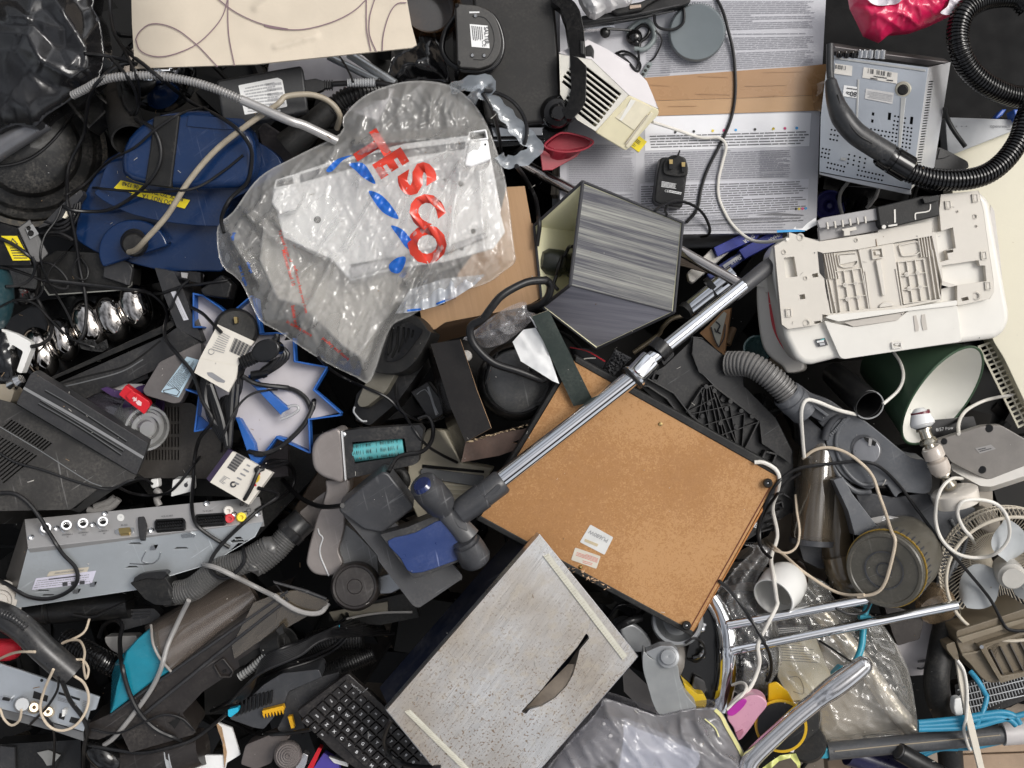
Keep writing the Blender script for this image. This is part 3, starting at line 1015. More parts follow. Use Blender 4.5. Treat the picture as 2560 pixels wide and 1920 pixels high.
CU=Curl(CPL.o,CPL.n)
ct=MB().sheet(cp,lambda x,y,d:CU.at(x,y).z,7,skirt=.005)
t.part('sheet',ct,CPM)
LN=mat('purple print line',(.2,.13,.15),.6)
ln=MB()
for s_ in('A1 1005,290 1030,240 1100,183 1200,180 1320,225 1450,325 1530,405 1612,495','A1 1005,290 1030,365 1100,408 1200,420 1330,388 1460,325 1570,225 1650,115 1690,-20','A1 1690,-60 1688,150 1700,300 1738,488','A1 1600,-20 1700,60 1800,120 1950,180 2133,215 A2 60,188 150,210 320,220 480,190 620,140 740,70 830,-20','A2 818,-40 818,200 832,290 852,380','A2 890,-40 845,110 838,230 855,300 892,383','A2 935,376 940,280 962,180 1000,80 1050,25 1115,20'):
 ln.ribbon(CU,q(s_),2.7,0,.0024,1.2)
t.part('printed_lines',ln,LN)
PB=extp((650,240),.0,4,10,.035)
t=Thing('power_adapter','black laptop power adapter with white rating label beside the beige card','adapter',(650,240),-.04)
t.part('body',MB().prism(PB,rounded(q('A1 1600,595 A2 120,520 330,484 352,520 388,822 A2 60,890 A1 1652,942'),10),.034),mat('charcoal plastic',(.02,.021,.023),.45,dust=.15),bevel=.004)
lb=MB().prism(PB,rounded(q('A1 1765,632 A2 160,575 195,592 232,790 A1 1812,850'),3),.0004,.0008,0)
lb.words(PB,q('A1 2080,830 1830,835 1790,650 2030,600'),9,1,.0012,.5,(.05,.16),3)
lb.words(PB,q('A2 215,780 90,800 60,610 185,600'),5,1,.0012,.5,(.1,.25),6)
lb.text(PB,'CE',q1('A2 160,700'),8,80,1,.0012)
t.part('rating_label',lb,[PAPER,INKL])
pg=MB().prism(PB,rounded(q('A2 355,595 440,580 500,600 505,660 440,690 370,690'),4),.02,-.002).prism(PB,rounded(q('A2 495,598 575,604 570,645 495,655'),3),.016,-.004)
for i in range(4):
 x=505+i*18
 pg.prism(PB,q('A2 %d,590 %d,592 %d,655 %d,655'%(x,x+9,x+9,x)),.02,-.001)
t.part('plug',pg,RUB,bevel=.0015)
mb=MB().path(pts3('A2 570,622 700,615 880,612 1040,640',-.012),.0045)
one('adapter_lead','short black power lead with a grey ribbed sleeve plugged into adapter','cable',mb,RUB)
one('strain_relief','pale grey ribbed sleeve around the adapter lead','cable sleeve',MB().ribbed(pts3('A2 680,614 780,612 885,612',-.01),.0068,.004,.0014),LGR)
t=Thing('blue_vacuum','dark blue cylinder vacuum cleaner with black stripe and yellow warning stickers','vacuum cleaner',q1('A1 1300,1400'),-.3)
B0=leanp(q1('B1 1100,350'),-.1,.04,.12)
base=q('A1 640,1400 780,1180 1000,1060 1500,980 1900,1050 2080,1250 B1 1720,80 1610,260 1625,420 1660,592 1420,588 1225,592 900,512 720,452 625,400 552,345 575,160')
t.part('base',MB().prism(B0,rounded(base,14),.12),BLUE,bevel=.009,seg=4)
t.part('tier',MB().prism(B0,rounded(smooth(q('A1 730,1390 800,1210 1000,1060 1500,980 1900,1050 2080,1250 B1 1700,70 1640,170 1640,250 1300,232 1000,172 800,85 700,10'),2,True),6),.03,.03),BLUE,bevel=.008,seg=4)
dome=q('A1 900,1040 1110,850 1500,800 1860,930 1900,1200 1830,1385 1500,1400 1260,1395 1070,1370 880,1310')
t.part('motor_housing',MB().prism(B0,rounded(dome,40,3),.05,.075),BLUE,bevel=.014,seg=5)
t.part('stripe',MB().prism(B0,q('A1 1135,860 1330,850 1300,1100 1265,1392 1068,1368 1110,1100'),.06,.08),BLKM,bevel=.003)
t.part('recess',MB().prism(B0,rounded(q('A1 1395,850 1800,880 1850,940 1700,960 1600,955 1380,935'),5),.01,.078),BLUE,bevel=.003)
c=q1('B1 985,440')
boss=circ(c,88,80,0,40,150,350)
t.part('hose_boss',MB().prism(B0,boss[:],.03,.022),BLUE,bevel=.007,seg=3)
t.part('hose_socket',MB().lathe(B0 .at(*q1('B1 1000,375'),.02),B0 .at(*q1('B1 990,390'),.05),[(0,.023),(.1,.0225),(.2,.02),(.3,.0215),(.5,.019),(.6,.0205),(.9,.0185),(1,.016),(1,0)],n=36),BLKM)
for nm,s_,lines in(('yellow','A1 895,1335 1072,1378 1015,1440 843,1392',(('06 1248','A1 965,1372',11),)),('long','A1 1075,1405 1408,1482 1368,1545 970,1440',(('DO NOT TA','A1 1165,1475',12),('BACK TO TWE','A1 1225,1442',12)))):
 mb=MB().prism(B0,q(s_),.0004,.0335 if nm=='yellow' else.0335)
 for tx,p,hp in lines:
  mb.text(B0,tx,q1(p),hp*.9,194,1,.0342,.01,.9)
 t.part('warning_sticker',mb,[YEL,INK],label='yellow sticker with '+('numbers' if nm=='yellow' else 'two rows of black capitals'))
mb=MB().path([p for p in(q1('B1 955,445')+(-.04,),q1('B1 1010,425')+(-.02,),q1('B1 1090,340')+(.0,),q1('B1 1240,170')+(.012,),q1('A1 1400,1340')+(.016,),q1('A1 1600,1110')+(.02,),q1('A1 1840,920')+(.034,),q1('A1 2060,770')+(.036,),q1('A2 220,715')+(.03,),q1('A2 400,700')+(.022,),q1('A2 540,750')+(.015,),q1('A2 620,850')+(.005,),q1('A2 600,950')+(-.03,))],.0045,n=14)
one('flexible_hose','beige flexible hose curving from the blue vacuum up over the power adapter','hose',mb,mat('aged beige hose',(.33,.285,.215),.38,dust=.25,var=.2))
t=Thing('gooseneck_arm','silver gooseneck lamp arm, ribbed half running into a smooth rod','lamp arm',q1('A1 1300,570'),.04)
t.part('flexible_section',MB().ribbed(pts3('A1 540,705,.03 640,655,.04 740,600,.05 900,567,.055 1150,560,.055 1400,600,.055 1600,660,.055 1795,742,.052',.05),.0068,.0046,.0021,n=20),SIL)
t.part('rod',MB().path(pts3('A1 1790,740,.052 2133,890,.046 A2 360,930,.038 600,1045,.02',.05),.0072,n=20),SIL)
f=wrinkles(3,(40,180,60,.008),(75,160,50,.004))
bf=[(Vec(a),Vec(b),h_)for a,b,h_ in[q('A1 -50,240 200,255')+[.03],q('A1 200,255 300,450')+[.035],q('A1 300,450 590,605')+[.03],q('A1 410,0 560,240')+[.04],q('A1 560,240 630,350')+[.035],q('A1 745,140 620,300')+[.03],q('A1 200,130 520,230')+[.022],q('A1 620,350 700,600')+[.03],q('A1 60,120 200,130')+[.03],q('A1 500,500 620,380')+[.02],q('A1 250,0 200,130')+[.02],q('A1 350,860 600,620')+[.016]]]
mb=MB().sheet(smooth(q('A1 -120,-120 640,-120 690,60 735,140 762,280 775,420 742,560 690,628 590,690 480,770 340,860 262,942 120,925 -120,905'),2,True),lambda x,y,d:.0+.04*(1-math.exp(-d/60))+(f(x,y)+max(h_*.5*max(0,1-_segd(Vec((x,y)),a,b)/42)for a,b,h_ in bf))*min(1,.25+d/60),6,skirt=.04)
one('black_bag','crumpled glossy black plastic bag draped over the vacuum drum','plastic bag',mb,BIN,sharp=180)
# ==== grill, coffee grinder and the dark corner behind
GP=leanp((1330,180),-.02,.0,.02)
t=Thing('contact_grill','large black contact grill standing closed with a looped black handle','grill',(1300,180),-.12)
t.part('lid',MB().prism(GP,rounded([(1180,-40),(1384,-40),(1398,150),(1402,240),(1405,300),(1270,315),(1215,300),(1190,160)],12),.05),mat('brown black plastic',(.009,.008,.007),.5,dust=.12),bevel=.006,seg=3)
t.part('base',MB().prism(GP,rounded(q('A2 1700,880 2133,860 A3 300,880 440,880 400,980 330,1050 -20,1085 A2 1750,1090'),8),.05,-.03),BLKG,bevel=.006,seg=3)
t.part('chrome_strip',MB().prism(GP,q('A2 1745,945 2133,945 A3 225,950 225,1000 A2 1760,1010'),.008,-.018).prism(GP,q('A2 1740,905 2133,905 A3 260,910 260,920 A2 1740,917'),.008,-.016).prism(GP,q('A2 1760,1035 2133,1038 A3 240,1022 240,1032 A2 1760,1045'),.008,-.02),CHR,bevel=.001)
HP=leanp((1430,150),.01,0,.0)
ho=q('A3 300,-60 400,-40 470,20 505,80 535,230 553,520 548,740 520,805 450,880 400,880 352,780 360,740 395,800 412,760 440,650 425,350 400,170 360,60 290,10')
t.part('handle',MB().prism(HP,rounded(ho,5),.03),BLKG,bevel=.004,seg=3)
t.part('hinge',MB().prism(HP,rounded(q('A3 540,345 585,325 610,370 605,450 585,490 550,480'),5),.03,-.004).prism(HP,q('A3 500,295 535,300 540,410 505,400'),.03,.003),BLK,bevel=.002)
c=q1('A3 325,830')
t.part('release_button',MB().lathe(P(*c,-.03),P(c[0]+5,c[1]+1,.0),[(0,.026),(.6,.025),(.8,.021),(.82,.0135),(1.2,.0125),(1.3,.01),(1.3,0)],n=40),BLKG)
SP=leanp(q1('A2 1650,260'),.03,-.12,.05)
t=Thing('coffee_grinder','black D-shaped appliance base with silver screws and white rating label','appliance',q1('A2 1650,260'),-.06)
dp=q('A2 1475,22')+smooth(q('A2 1640,38 1730,80 1790,170 1820,300 1802,405 1745,478 1650,512'),1)+q('A2 1512,502 1490,470')
t.part('body',MB().prism(SP,[(x+5,y+6)for x,y in inset(dp,-5)],.1,-.012,fl=.96),BLKG,bevel=.004,seg=3)
t.part('base_plate',MB().prism(SP,dp,.012),mat('grey black plastic',(.017,.016,.015),.4,dust=.15),bevel=.0025,seg=3)
t.part('base_ring',MB().ribbon(SP,q('A2 1600,120 1690,130 1745,200 1765,300 1740,390 1690,440 1610,440'),2,0,.0006),BLKG)
lb=MB().prism(SP,q('A2 1583,178 1716,190 1730,357 1597,346'),.0004,.0008,0)
lb.text(SP,'SALTER',q1('A2 1706,262'),10,86,1,.0013,.02,.92)
lb.text(SP,'CE',q1('A2 1688,322'),10,86,1,.0013)
lb.words(SP,q('A2 1678,200 1685,300 1605,305 1592,190'),6,1,.0013,.45,(.08,.3),2)
t.part('rating_label',lb,[PAPER,INK])
mb=MB().prism(SP,q('A2 1580,85 1655,85 1655,95 1580,98'),.0005,.0006)
for s_ in('A2 1625,117','A2 1602,410','A2 1690,412','A2 1488,40','A2 1500,465'):
 x,y=q1(s_)
 t.part('screw',MB().lathe(SP.at(x,y,0),SP.at(x,y,.003),[(0,.0035),(.6,.0032),(1,.002),(1,0)],n=14),SILT if s_!='A2 1488,40' and s_!='A2 1500,465' else BLKG)
t.part('marking',mb,WINK)
c=q1('A2 1230,120')
one('dark_pot','dark brown glazed pot hidden behind the grinder base','pot',MB().lathe(P(*c,-.2),P(c[0]+20,c[1]-30,-.06),[(0,.02),(.2,.05),(.6,.06),(.9,.05),(.95,.045),(1,.045),(.9,.04),(.3,.045),(.3,0)],n=40),mat('brown glaze',(.06,.03,.012),.15,coat=.5,var=.4))
f=wrinkles(8,(60,60,22,.012),(20,40,14,.006))
one('dark_sack','black crumpled sack in the gap beside the beige card corner','sack',MB().sheet(q('A2 1010,420 1140,350 1200,330 1200,220 1330,260 1420,480 1440,620 1350,600 1180,590 1040,640 960,600'),lambda x,y,d:-.09+.03*min(1,d/40)+f(x,y)*min(1,.3+d/40),7,skirt=.05),BIN,sharp=180)
one('grinder_lead','black lead looped round the side of the grinder base','cable',MB().path(pts3('A2 1480,120,-.02 1400,240,-.01 1380,380,-.01 1450,480,-.005 1560,530,.0 1690,540,.0 1760,490,.0 1800,420,-.03',0),.0045),RUB)
mb=MB()
for s_ in('A2 700,410 1030,620','A2 590,430 890,600'):
 a,b=q(s_)
 cyl(mb,a+(-.06,),b+(-.05,),.008)
t=Thing('metal_struts','two parallel worn metal struts under the beige card edge','struts',q1('A2 800,500'),-.08)
for s_ in('A2 690,400 1030,622','A2 540,420 900,600'):
 a,b=q(s_)
 t.part('strut',cyl(MB(),a+(-.07,),b+(-.06,),.0075 if '690' in s_ else.006),STEEL)
one('white_tray','pale lilac white plastic panel under the metal struts','panel',MB().prism(leanp(q1('A2 500,600'),-.1,.02,.02),q('A2 100,430 780,400 1040,620 900,900 400,700 60,650'),.02),mat('lilac white plastic',(.55,.53,.55),.4,dust=.2),bevel=.003)
t=Thing('ribbed_hose','black ribbed hose with a wide cuff beside the clear carrier bag','hose',q1('A2 600,780'),-.1)
t.part('hose',MB().ribbed(pts3('A2 540,830,-.06 640,740,-.055 760,690,-.055 960,660,-.07',-.06),.0165,.0058,.0026,n=24),BLK)
t.part('cuff',MB().lathe(P(*q1('A2 560,800'),-.06),P(*q1('A2 230,1090'),-.07),[(0,.017),(.1,.019),(.4,.0205),(.95,.025),(1,.025),(1,0)],n=32),BLKM)
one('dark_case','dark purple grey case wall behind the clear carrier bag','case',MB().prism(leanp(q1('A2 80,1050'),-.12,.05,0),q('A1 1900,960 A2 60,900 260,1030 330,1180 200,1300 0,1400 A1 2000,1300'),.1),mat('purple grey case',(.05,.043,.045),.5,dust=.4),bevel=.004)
# ==== fan heater beside the grill
def facets(mb,pts,faces,m=0,drop=None):
 "open body from named (px,py,z) corners; drop = loop that goes down by a depth"
 ks=list(pts)
 for f in faces:
  mb.add([P(*pts[k])for k in f[0]],[list(range(len(f[0])))[::-1]],f[1]if len(f)>1 else m)
 if drop:
  lp,dz=drop
  n=len(lp)
  a=[P(*pts[k])for k in lp]
  b=[p+Vec((0,0,-dz))for p in a]
  mb.add(a+b,[[i,n+i,n+(i+1)%n,(i+1)%n]for i in range(n)],m)
 return mb
def named(s):
 d={}
 t=TILE['F']
 for w in s.split():
  if w in TILE:
   t=TILE[w]
   continue
  k,v=w.split(':')
  x,y,z=map(float,v.split(','))
  d[k]=(t[0]+x*t[2],t[1]+y*t[2],z)
 return d
d=named('A3 a:545,288,-.03 b:700,372,-.03 c:868,488,-.03 d:985,610,-.028 e:1094,812,-.02 f:866,703,.012 g:590,440,.012 h:345,390,.0 i:350,640,.0 j:480,885,.0 k:622,972,.0 l:848,1118,-.03')
t=Thing('fan_heater','white plastic fan heater with slotted front and yellowed cream end','fan heater',q1('A3 750,700'),-.1)
t.part('shell',facets(MB(),d,[('abcdefg',),('hag',)],0,('abcde',.06)),mat('lilac white casing',(.68,.65,.66),.32,var=.03,dust=.1),bevel=.004,seg=3,sharp=55)
FE=tri(d['f'],d['e'],d['k'])
en=MB().prism(FE,rounded(q('A3 868,703 1092,815 1088,850 960,990 870,1100 840,1118 622,985 640,960'),6),.045,0)
t.part('end_cap',en,mat('yellowed cream casing',(.7,.64,.44),.3,var=.06,dust=.1),bevel=.005,seg=3)
t.part('control_panel',MB().prism(FE,q('A3 905,735 1040,800 905,965 765,870'),.001,.0012,0).prism(FE,q('A3 880,735 918,745 815,895 795,890'),.001,.0016,1).prism(FE,q('A3 1030,830 1050,840 860,1095 840,1085'),.0015,.002,0).prism(FE,q('A3 1000,850 1010,855 850,1070 838,1062'),.001,.003,2),[mat('cream casing',(.74,.68,.52),.3),mat('bright white strip',(.8,.78,.72),.25),mat('painted shadow line',(.5,.45,.36),.4)],bevel=.0005)  # the duller cream strip paints a shadow line along the end
FS=tri(d['g'],d['f'],d['k'])
holes=[]
for i in range(9):
 u=i/8
 x1,y1=lerp(800,622,u),lerp(705,935,u)
 L=330 if i<6 else 240
 x0,y0=x1-L,y1-L*.78
 if x0<372:y0+=(372-x0)*.78;x0=372
 holes.append(q('A3 %f,%f %f,%f %f,%f %f,%f'%(x0+9,y0-11,x1+9,y1-11,x1-5,y1+7,x0-5,y0+7)))
gr=MB().plate(FS,q('A3 590,440 866,703 622,972 480,885 358,700 350,400'),holes,.007)
t.part('slotted_front',gr,mat('cream white grille',(.7,.67,.6),.35),bevel=.0008)
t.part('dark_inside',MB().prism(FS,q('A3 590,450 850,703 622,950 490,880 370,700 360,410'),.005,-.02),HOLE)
one('yellow_tag','small yellow tag with black figures under the fan heater end','tag',MB().prism(BX,q('A3 940,1005 1000,1050 940,1128 880,1085'),.0006,.0015).text(BX,'21',q1('A3 905,1078'),6,50,1,.002).words(BX,q('A3 920,1020 960,1050 940,1075 900,1045'),3,1,.002,.4,(.2,.4),2),[YEL,INK])
t=Thing('red_scoop','dark red plastic scoop lying under the contact grill','scoop',q1('A3 380,1120'),-.12)
RD=mat('dark red plastic',(.32,.018,.035),.42,dust=.2,scr=.2)
f1=leanp(q1('A3 400,1050'),-.04,-.05,.25)
t.part('lip',MB().rim(f1,smooth(q('A3 240,1080 330,1000 400,985 520,1010 600,1045 580,1080 520,1110 430,1125 330,1120'),1,True),.008,5),RD,bevel=.001)
t.part('bowl',MB().hexa(pts3('A3 240,1080 330,1000 400,985 520,1010 600,1045 560,1090 430,1115 320,1115',-.05),pts3('A3 225,1130 300,1020 380,1010 480,1035 540,1070 470,1130 330,1240 250,1265',-.075)),RD,bevel=.003)
t.part('skirt',MB().prism(leanp(q1('A3 280,1190'),-.06,-.2,.1),q('A3 205,1105 250,1120 330,1180 420,1150 520,1110 480,1160 300,1260 225,1262'),.004),RD,bevel=.001)
pg=MB()
for i in range(15):
 x=290+i*11
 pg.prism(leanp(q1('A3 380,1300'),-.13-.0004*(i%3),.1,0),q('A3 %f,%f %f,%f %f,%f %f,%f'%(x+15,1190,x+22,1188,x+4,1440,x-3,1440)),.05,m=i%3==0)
one('page_block','cream edged block of stacked sheets beneath the red scoop','stack of sheets',pg,[mat('cream page edge',(.6,.55,.45),.8),mat('page edge painted shaded',(.35,.3,.24),.8)])  # every third sheet darker, painting in the shade between sheets
t=Thing('satin_pole','long satin steel pole sloping from the clear bag behind the lampshade','pole',q1('B3 1400,550'),-.15)
a,b=q1('A2 1950,1195')+(-.11,),q1('B3 1705,690')+(-.02,)
t.part('tube',MB().lathe(P(*a),P(*b),[(0,0),(0,.0088),(1,.0088),(1,.0074),(.9,.0074),(.9,0)],n=28),mat('satin steel',(.5,.47,.45),.2,1,scr=.3))
cb=MB()
for i in range(5):
 cb.tube([P(q1('B3 %d,%d'%(1230,470+i*16))[0],q1('B3 %d,%d'%(1230,470+i*16))[1],-.13),P(*q1('B3 %d,%d'%(1530,590+i*6)),-.1)],.0022,0,6)
t.part('inner_rods',cb,mat('dull brown rod',(.16,.13,.11),.4,.5))
# ==== black bar, earphones, foil, and dark strip at the top
BP=leanp(q1('A3 900,100'),-.05,0,.05)
t=Thing('black_bar','long black plastic straightening bar lying across the printed carton top','bar',q1('A3 900,80'),-.1)
t.part('body',MB().prism(BP,rounded(q('A3 510,120 870,60 1060,-10 1330,-30 1320,20 1250,45 1000,105 700,160 520,190'),5),.03),BLK,bevel=.004,seg=3)
t.part('groove_strip',MB().prism(BP,q('A3 520,150 900,100 1240,30 1240,40 900,115 520,165'),.002,.002).prism(BP,q('A3 530,185 900,135 1200,75 1200,85 900,145 530,195'),.004,-.004),DGR,bevel=.0006)
t.part('rear_arm',MB().prism(BP,q('A3 700,60 960,10 1060,-40 1140,-40 1000,40 960,75 780,110'),.03,.012),BLKM,bevel=.003)
t.part('catch',MB().prism(BP,q('A3 870,38 955,30 958,55 872,68'),.004,.015),mat('worn tan metal',(.4,.32,.26),.4,.6),bevel=.001)
one('silver_sleeve','short silver metal sleeve below the black bar end','sleeve',cyl(MB(),q1('A3 520,215')+(-.08,),q1('A3 760,190')+(-.075,),.0065),ALU)
f=crump(12,40,.016,90,.005)
one('crumpled_paper','crumpled ball of white tissue paper at the top edge','paper',MB().sheet(smooth(q('A3 525,-60 525,20 560,70 590,100 640,100 700,60 790,40 870,15 880,-60'),2,True),lambda x,y,d:-.03+.02*min(1,d/20)+f(x,y),4,skirt=.03),mat('tissue paper',(.7,.69,.68),.6,var=.08),sharp=25)
t=Thing('earphones','black and grey over-ear hook earphones lying on the printed carton','earphones',q1('A3 950,300'),-.1)
EG=mat('grey green rubber',(.2,.23,.23),.4,dust=.1)
z=-.088
t.part('ear_hook',MB().path(pts3('A3 850,245 900,190 960,152 1010,160 1050,220 1050,290 1010,345 960,368 905,360',z),.0045,n=12),EG)
t.part('earbud',MB().ball(P(*q1('A3 905,275'),z),(Vec((.012,.006,0)),Vec((-.006,.012,0)),Vec((0,0,.009)))).ball(P(*q1('A3 920,315'),z+.004),(Vec((.006,0,0)),Vec((0,.006,0)),Vec((0,0,.005)))),BLKG)
t.part('earbud',MB().ball(P(*q1('A3 690,240'),-.075),(Vec((.008,.003,0)),Vec((-.003,.009,0)),Vec((0,0,.007)))),BLK)
t.part('ear_loop',MB().path(pts3('A3 860,200 900,230 960,185 1020,210 1000,270 950,310 940,350',z-.004),.003),BLK)
t.part('remote_control',MB().prism(BX,rounded(q('A3 1010,455 1045,465 980,580 945,555'),5),.006,.007).prism(BX,circ(q1('A3 1010,490'),4,n=12),.002,.009,1).prism(BX,circ(q1('A3 990,520'),4,n=12),.002,.009,1).prism(BX,circ(q1('A3 972,548'),4,n=12),.002,.009,1),[EG,BLK],bevel=.001)
t.part('lead',MB().tube(rope(q('A3 1065,225 1110,300 1060,420 1020,455'),.0013),.0015,0,6).tube(rope(q('A3 700,215 800,220 880,225'),.0016),.002,0,6).tube(rope(q('A3 770,395 830,380 910,420 950,480 930,530 880,480 840,440 790,405'),.002),.0022,0,6).tube(rope(q('A3 800,410 870,400 935,450 925,510'),.003),.002,0,6).tube(rope(q('A3 935,375 940,440 935,500'),.003),.002,0,6),RUB)
# ==== brown carton with black flaps, holding a kettle base
t=Thing('open_carton','open brown cardboard box with torn edges and black printed flaps','carton',(1230,880),-.3)
FL=leanp((1200,640),-.05,-.03,.02)
fp=q('A2 1855,1385 1990,1378 2040,1655 B2 2050,230 2090,480 2105,625 2135,650 2150,760 1995,850 1400,965 1330,1015 1240,1025 1215,880 1400,830 1500,600 1800,200')
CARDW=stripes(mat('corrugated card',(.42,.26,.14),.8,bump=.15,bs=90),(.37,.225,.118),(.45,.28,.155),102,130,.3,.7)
t.part('wall',MB().prism(FL,fp,.004),CARDW)
ribs=MB()
for i in range(34):
 x=1235+i*27
 ribs.ribbon(FL,q('B2 %f,%f %f,%f'%(x,1000-i*8,x-70,300)),1.4,0,.0007)if i>18 else None
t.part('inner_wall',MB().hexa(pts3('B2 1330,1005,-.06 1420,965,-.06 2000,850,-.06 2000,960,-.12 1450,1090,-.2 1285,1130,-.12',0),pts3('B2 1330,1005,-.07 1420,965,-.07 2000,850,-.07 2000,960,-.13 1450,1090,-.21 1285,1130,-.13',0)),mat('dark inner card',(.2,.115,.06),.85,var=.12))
sh=q('B2 1180,1170 C2 1390,310')
t.part('flap',MB().prism(leanp((1155,960),.0,.2,-.04),q('B2 1292,1125 1512,1092 1640,1480 C2 1742,385 1552,490 1440,230'),.004,m=0,ms=1),[mat('black printed card',(.012,.01,.009),.35,var=.2,ns=50,dust=.05),CARDD])
t.part('side',MB().hexa(pts3('B2 1285,1140,-.0 1330,1250,-.01 C2 1440,220,-.02 1555,490,-.03 1515,640,-.12 1400,340,-.1 B2 1270,1200,-.08',0),pts3('B2 1285,1140,-.01 1330,1250,-.02 C2 1440,220,-.03 1555,490,-.04 1515,640,-.13 1400,340,-.11 B2 1270,1200,-.09',0)),mat('gloss black card',(.02,.016,.014),.2,var=.3))
ft=[q1('B3 145,922')+(.05,),q1('B3 272,876')+(.05,),q1('B3 606,1556')+(.02,),q1('B3 456,1586')+(.02,)]
FG=tri(ft[0],ft[1],ft[2])
t.part('flap',MB().prism(FG,[p[:2]for p in ft],.003,m=0,ms=1),[mat('green black card',(.012,.022,.018),.4,var=.15,dust=.15),mat('cream card edge',(.5,.45,.33),.8)],label='narrow dark green flap with cream cut edge')
tf=q('C2 1520,640 1552,492 1800,420 2133,330 C3 90,390 330,290 590,195 600,205 480,275 450,300 240,400 0,492 C2 2000,520 1800,590')
t.part('torn_edge',MB().prism(leanp(q1('C2 1800,480'),-.03,.03,.1),tf,.006,m=0,ms=1),[mat('scuffed dark card',(.1,.06,.045),.6,var=.5,ns=16,dust=.3),CARDD])
te=MB()
for i in range(46):
 u=i/46
 p=q('C2 1570,487 2133,325 C3 590,197')
 x,y=(lerp(p[0][0],p[1][0],u*2),lerp(p[0][1],p[1][1],u*2))if u<.5 else(lerp(p[1][0],p[2][0],u*2-1),lerp(p[1][1],p[2][1],u*2-1))
 te.prism(leanp(q1('C2 1800,480'),-.0275,.03,.1),[(x+rnd.uniform(-9,9),y+rnd.uniform(-3,4))for _ in range(4)],.002,rnd.random()*.002)
t.part('frayed_fibre',te,mat('frayed card',(.5,.38,.24),.95,var=.3,ns=80))
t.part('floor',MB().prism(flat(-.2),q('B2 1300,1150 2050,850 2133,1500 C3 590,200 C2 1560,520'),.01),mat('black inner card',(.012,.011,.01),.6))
t=Thing('round_kettle','round black appliance with domed lid sitting in the open carton','appliance',q1('B2 1940,1390'),-.2)
c=q1('B2 1935,1395');k=.3376*PX
a,b=P(c[0],c[1]+10,-.16),P(*c,-.03)
t.part('body',MB().lathe(a,b,[(0,0),(0,250*k),(.5,295*k),(.75,305*k),(.9,295*k),(1,270*k),(1.02,255*k),(.97,240*k),(.97,0)],n=64),BLK)
t.part('lid',MB().lathe(P(*c,-.036),P(c[0]+3,c[1]+2,-.018),[(0,236*k),(.4,232*k),(.6,205*k),(.9,120*k),(1,0)],n=56),mat('scuffed grey black lid',(.055,.056,.057),.3,scr=.5,dust=.3))
t.part('lid_seam',MB().ribbon(flat(-.016),q('B2 1790,1190 1700,1420'),2),BLKG)
t.part('handle',MB().path(pts3('C3 180,215,-.03 270,205,-.03 318,180,-.03 310,110,-.03 265,40,-.04',0),.004).prism(flat(-.03),q('C3 170,195 250,200 250,222 165,220'),.006),BLKM)
f=crump(21,30,.03,70,.012)
one('clear_wrapping','crumpled clear plastic wrapping on the round black appliance','wrapping',MB().sheet(smooth(q('B2 1540,1080 1640,1010 1740,930 1850,860 1990,810 2010,880 2070,920 1900,1080 1780,1140 1680,1150 1560,1100'),2,True),lambda x,y,d:.0+.03*min(1,d/30)+f(x,y)*.8,4),film('wrapping film',(.8,.78,.8),.25,.1,.05,40,.4,60),sharp=60)
f=crump(23,22,.02,60,.004)
one('white_paper_sleeve','folded white paper sleeve tucked beside the dark green flap','paper',MB().sheet(q('B2 1900,1110 1980,1020 2100,1000 B3 130,920 260,1160 350,1420 300,1400 190,1330 60,1250 B2 1960,1250'),lambda x,y,d:.02+.0001*(x-1280)+f(x,y)*.6,6,skirt=.004),PAPER,sharp=30)
one('carton_lead','black appliance lead looping out of the open carton','cable',MB().path(pts3('B3 340,1400,.01 150,1320,.01 B2 2133,1395,.012 1950,1330,.02 1750,1260,.035 1610,1120,.04 1590,1000,.045 1680,940,.05 1740,860,.055 1830,760,.055 2000,670,.045 2133,655,.035 B3 250,655,.03 285,690,.02 270,770,.01 210,830,.0 90,870,-.03',0),.0062,n=12),RUB)
t=Thing('white_stopper','small round white cap inside the open carton','cap',q1('B2 1560,1210'),-.06)
t.part('disc',MB().lathe(P(*q1('B2 1560,1215'),-.06),P(*q1('B2 1555,1212'),-.045),[(0,.009),(.8,.009),(1,.007),(1,0)],n=24),WARM)
# ==== clear carrier bag with a white metal unit inside
UP=leanp((860,500),-.03,-.08,-.02)
t=Thing('white_unit','white metal chassis with square corner posts inside the clear carrier bag','chassis',(860,500),-.12)
WM=mat('white enamelled steel',(.84,.84,.84),.3,var=.03)
t.part('plate',MB().prism(UP,q('A2 150,1330 560,1190 1100,1060 1570,1000 1745,1180 B2 1850,300 1760,420 1400,520 1100,560 700,660 560,500 200,340 120,0'),.05),WM,bevel=.003)
def post(qd,dep):
 p=q(qd)
 return MB().plate(UP,p,[inset(p,3)],dep,.035)
for s_,h_ in(('A2 1580,980 1700,962 1715,1025 1570,1040',.075),('A2 150,1335 270,1300 290,1365 135,1395',.02)):
 p=q(s_)
 ps=t.part('post',MB().rim(UP,p,.03,4,h_-.014,0),WM,bevel=.001)
 t.part('opening',MB().prism(UP,inset(p,4),.004,h_-.008),HOLE,under=ps)
t.part('post_face',MB().prism(UP,q('A2 1575,1040 1718,1025 1745,1180 1590,1240 1540,1225'),.06,.088),WM,bevel=.004)
t.part('post_face',MB().prism(UP,q('A2 135,1395 292,1365 345,1460 290,1560 170,1580 110,1500'),.03,.033),WM,bevel=.004)
holes_=MB()
for s_,r_ in(('A2 1698,1070',2.5),('A2 192,1437',2.5),('A2 1518,1360',7),('A2 1395,1330',3),('B2 455,205',9),('B2 1610,290',6),('B2 1525,418',5),('B2 865,583',3),('B2 680,640',3)):
 x,y=q1(s_)
 hh=.0885 if s_=='A2 1698,1070' else.0345 if s_=='A2 192,1437' else.001
 holes_.prism(UP,circ((x,y),r_,n=16),.0004,hh)
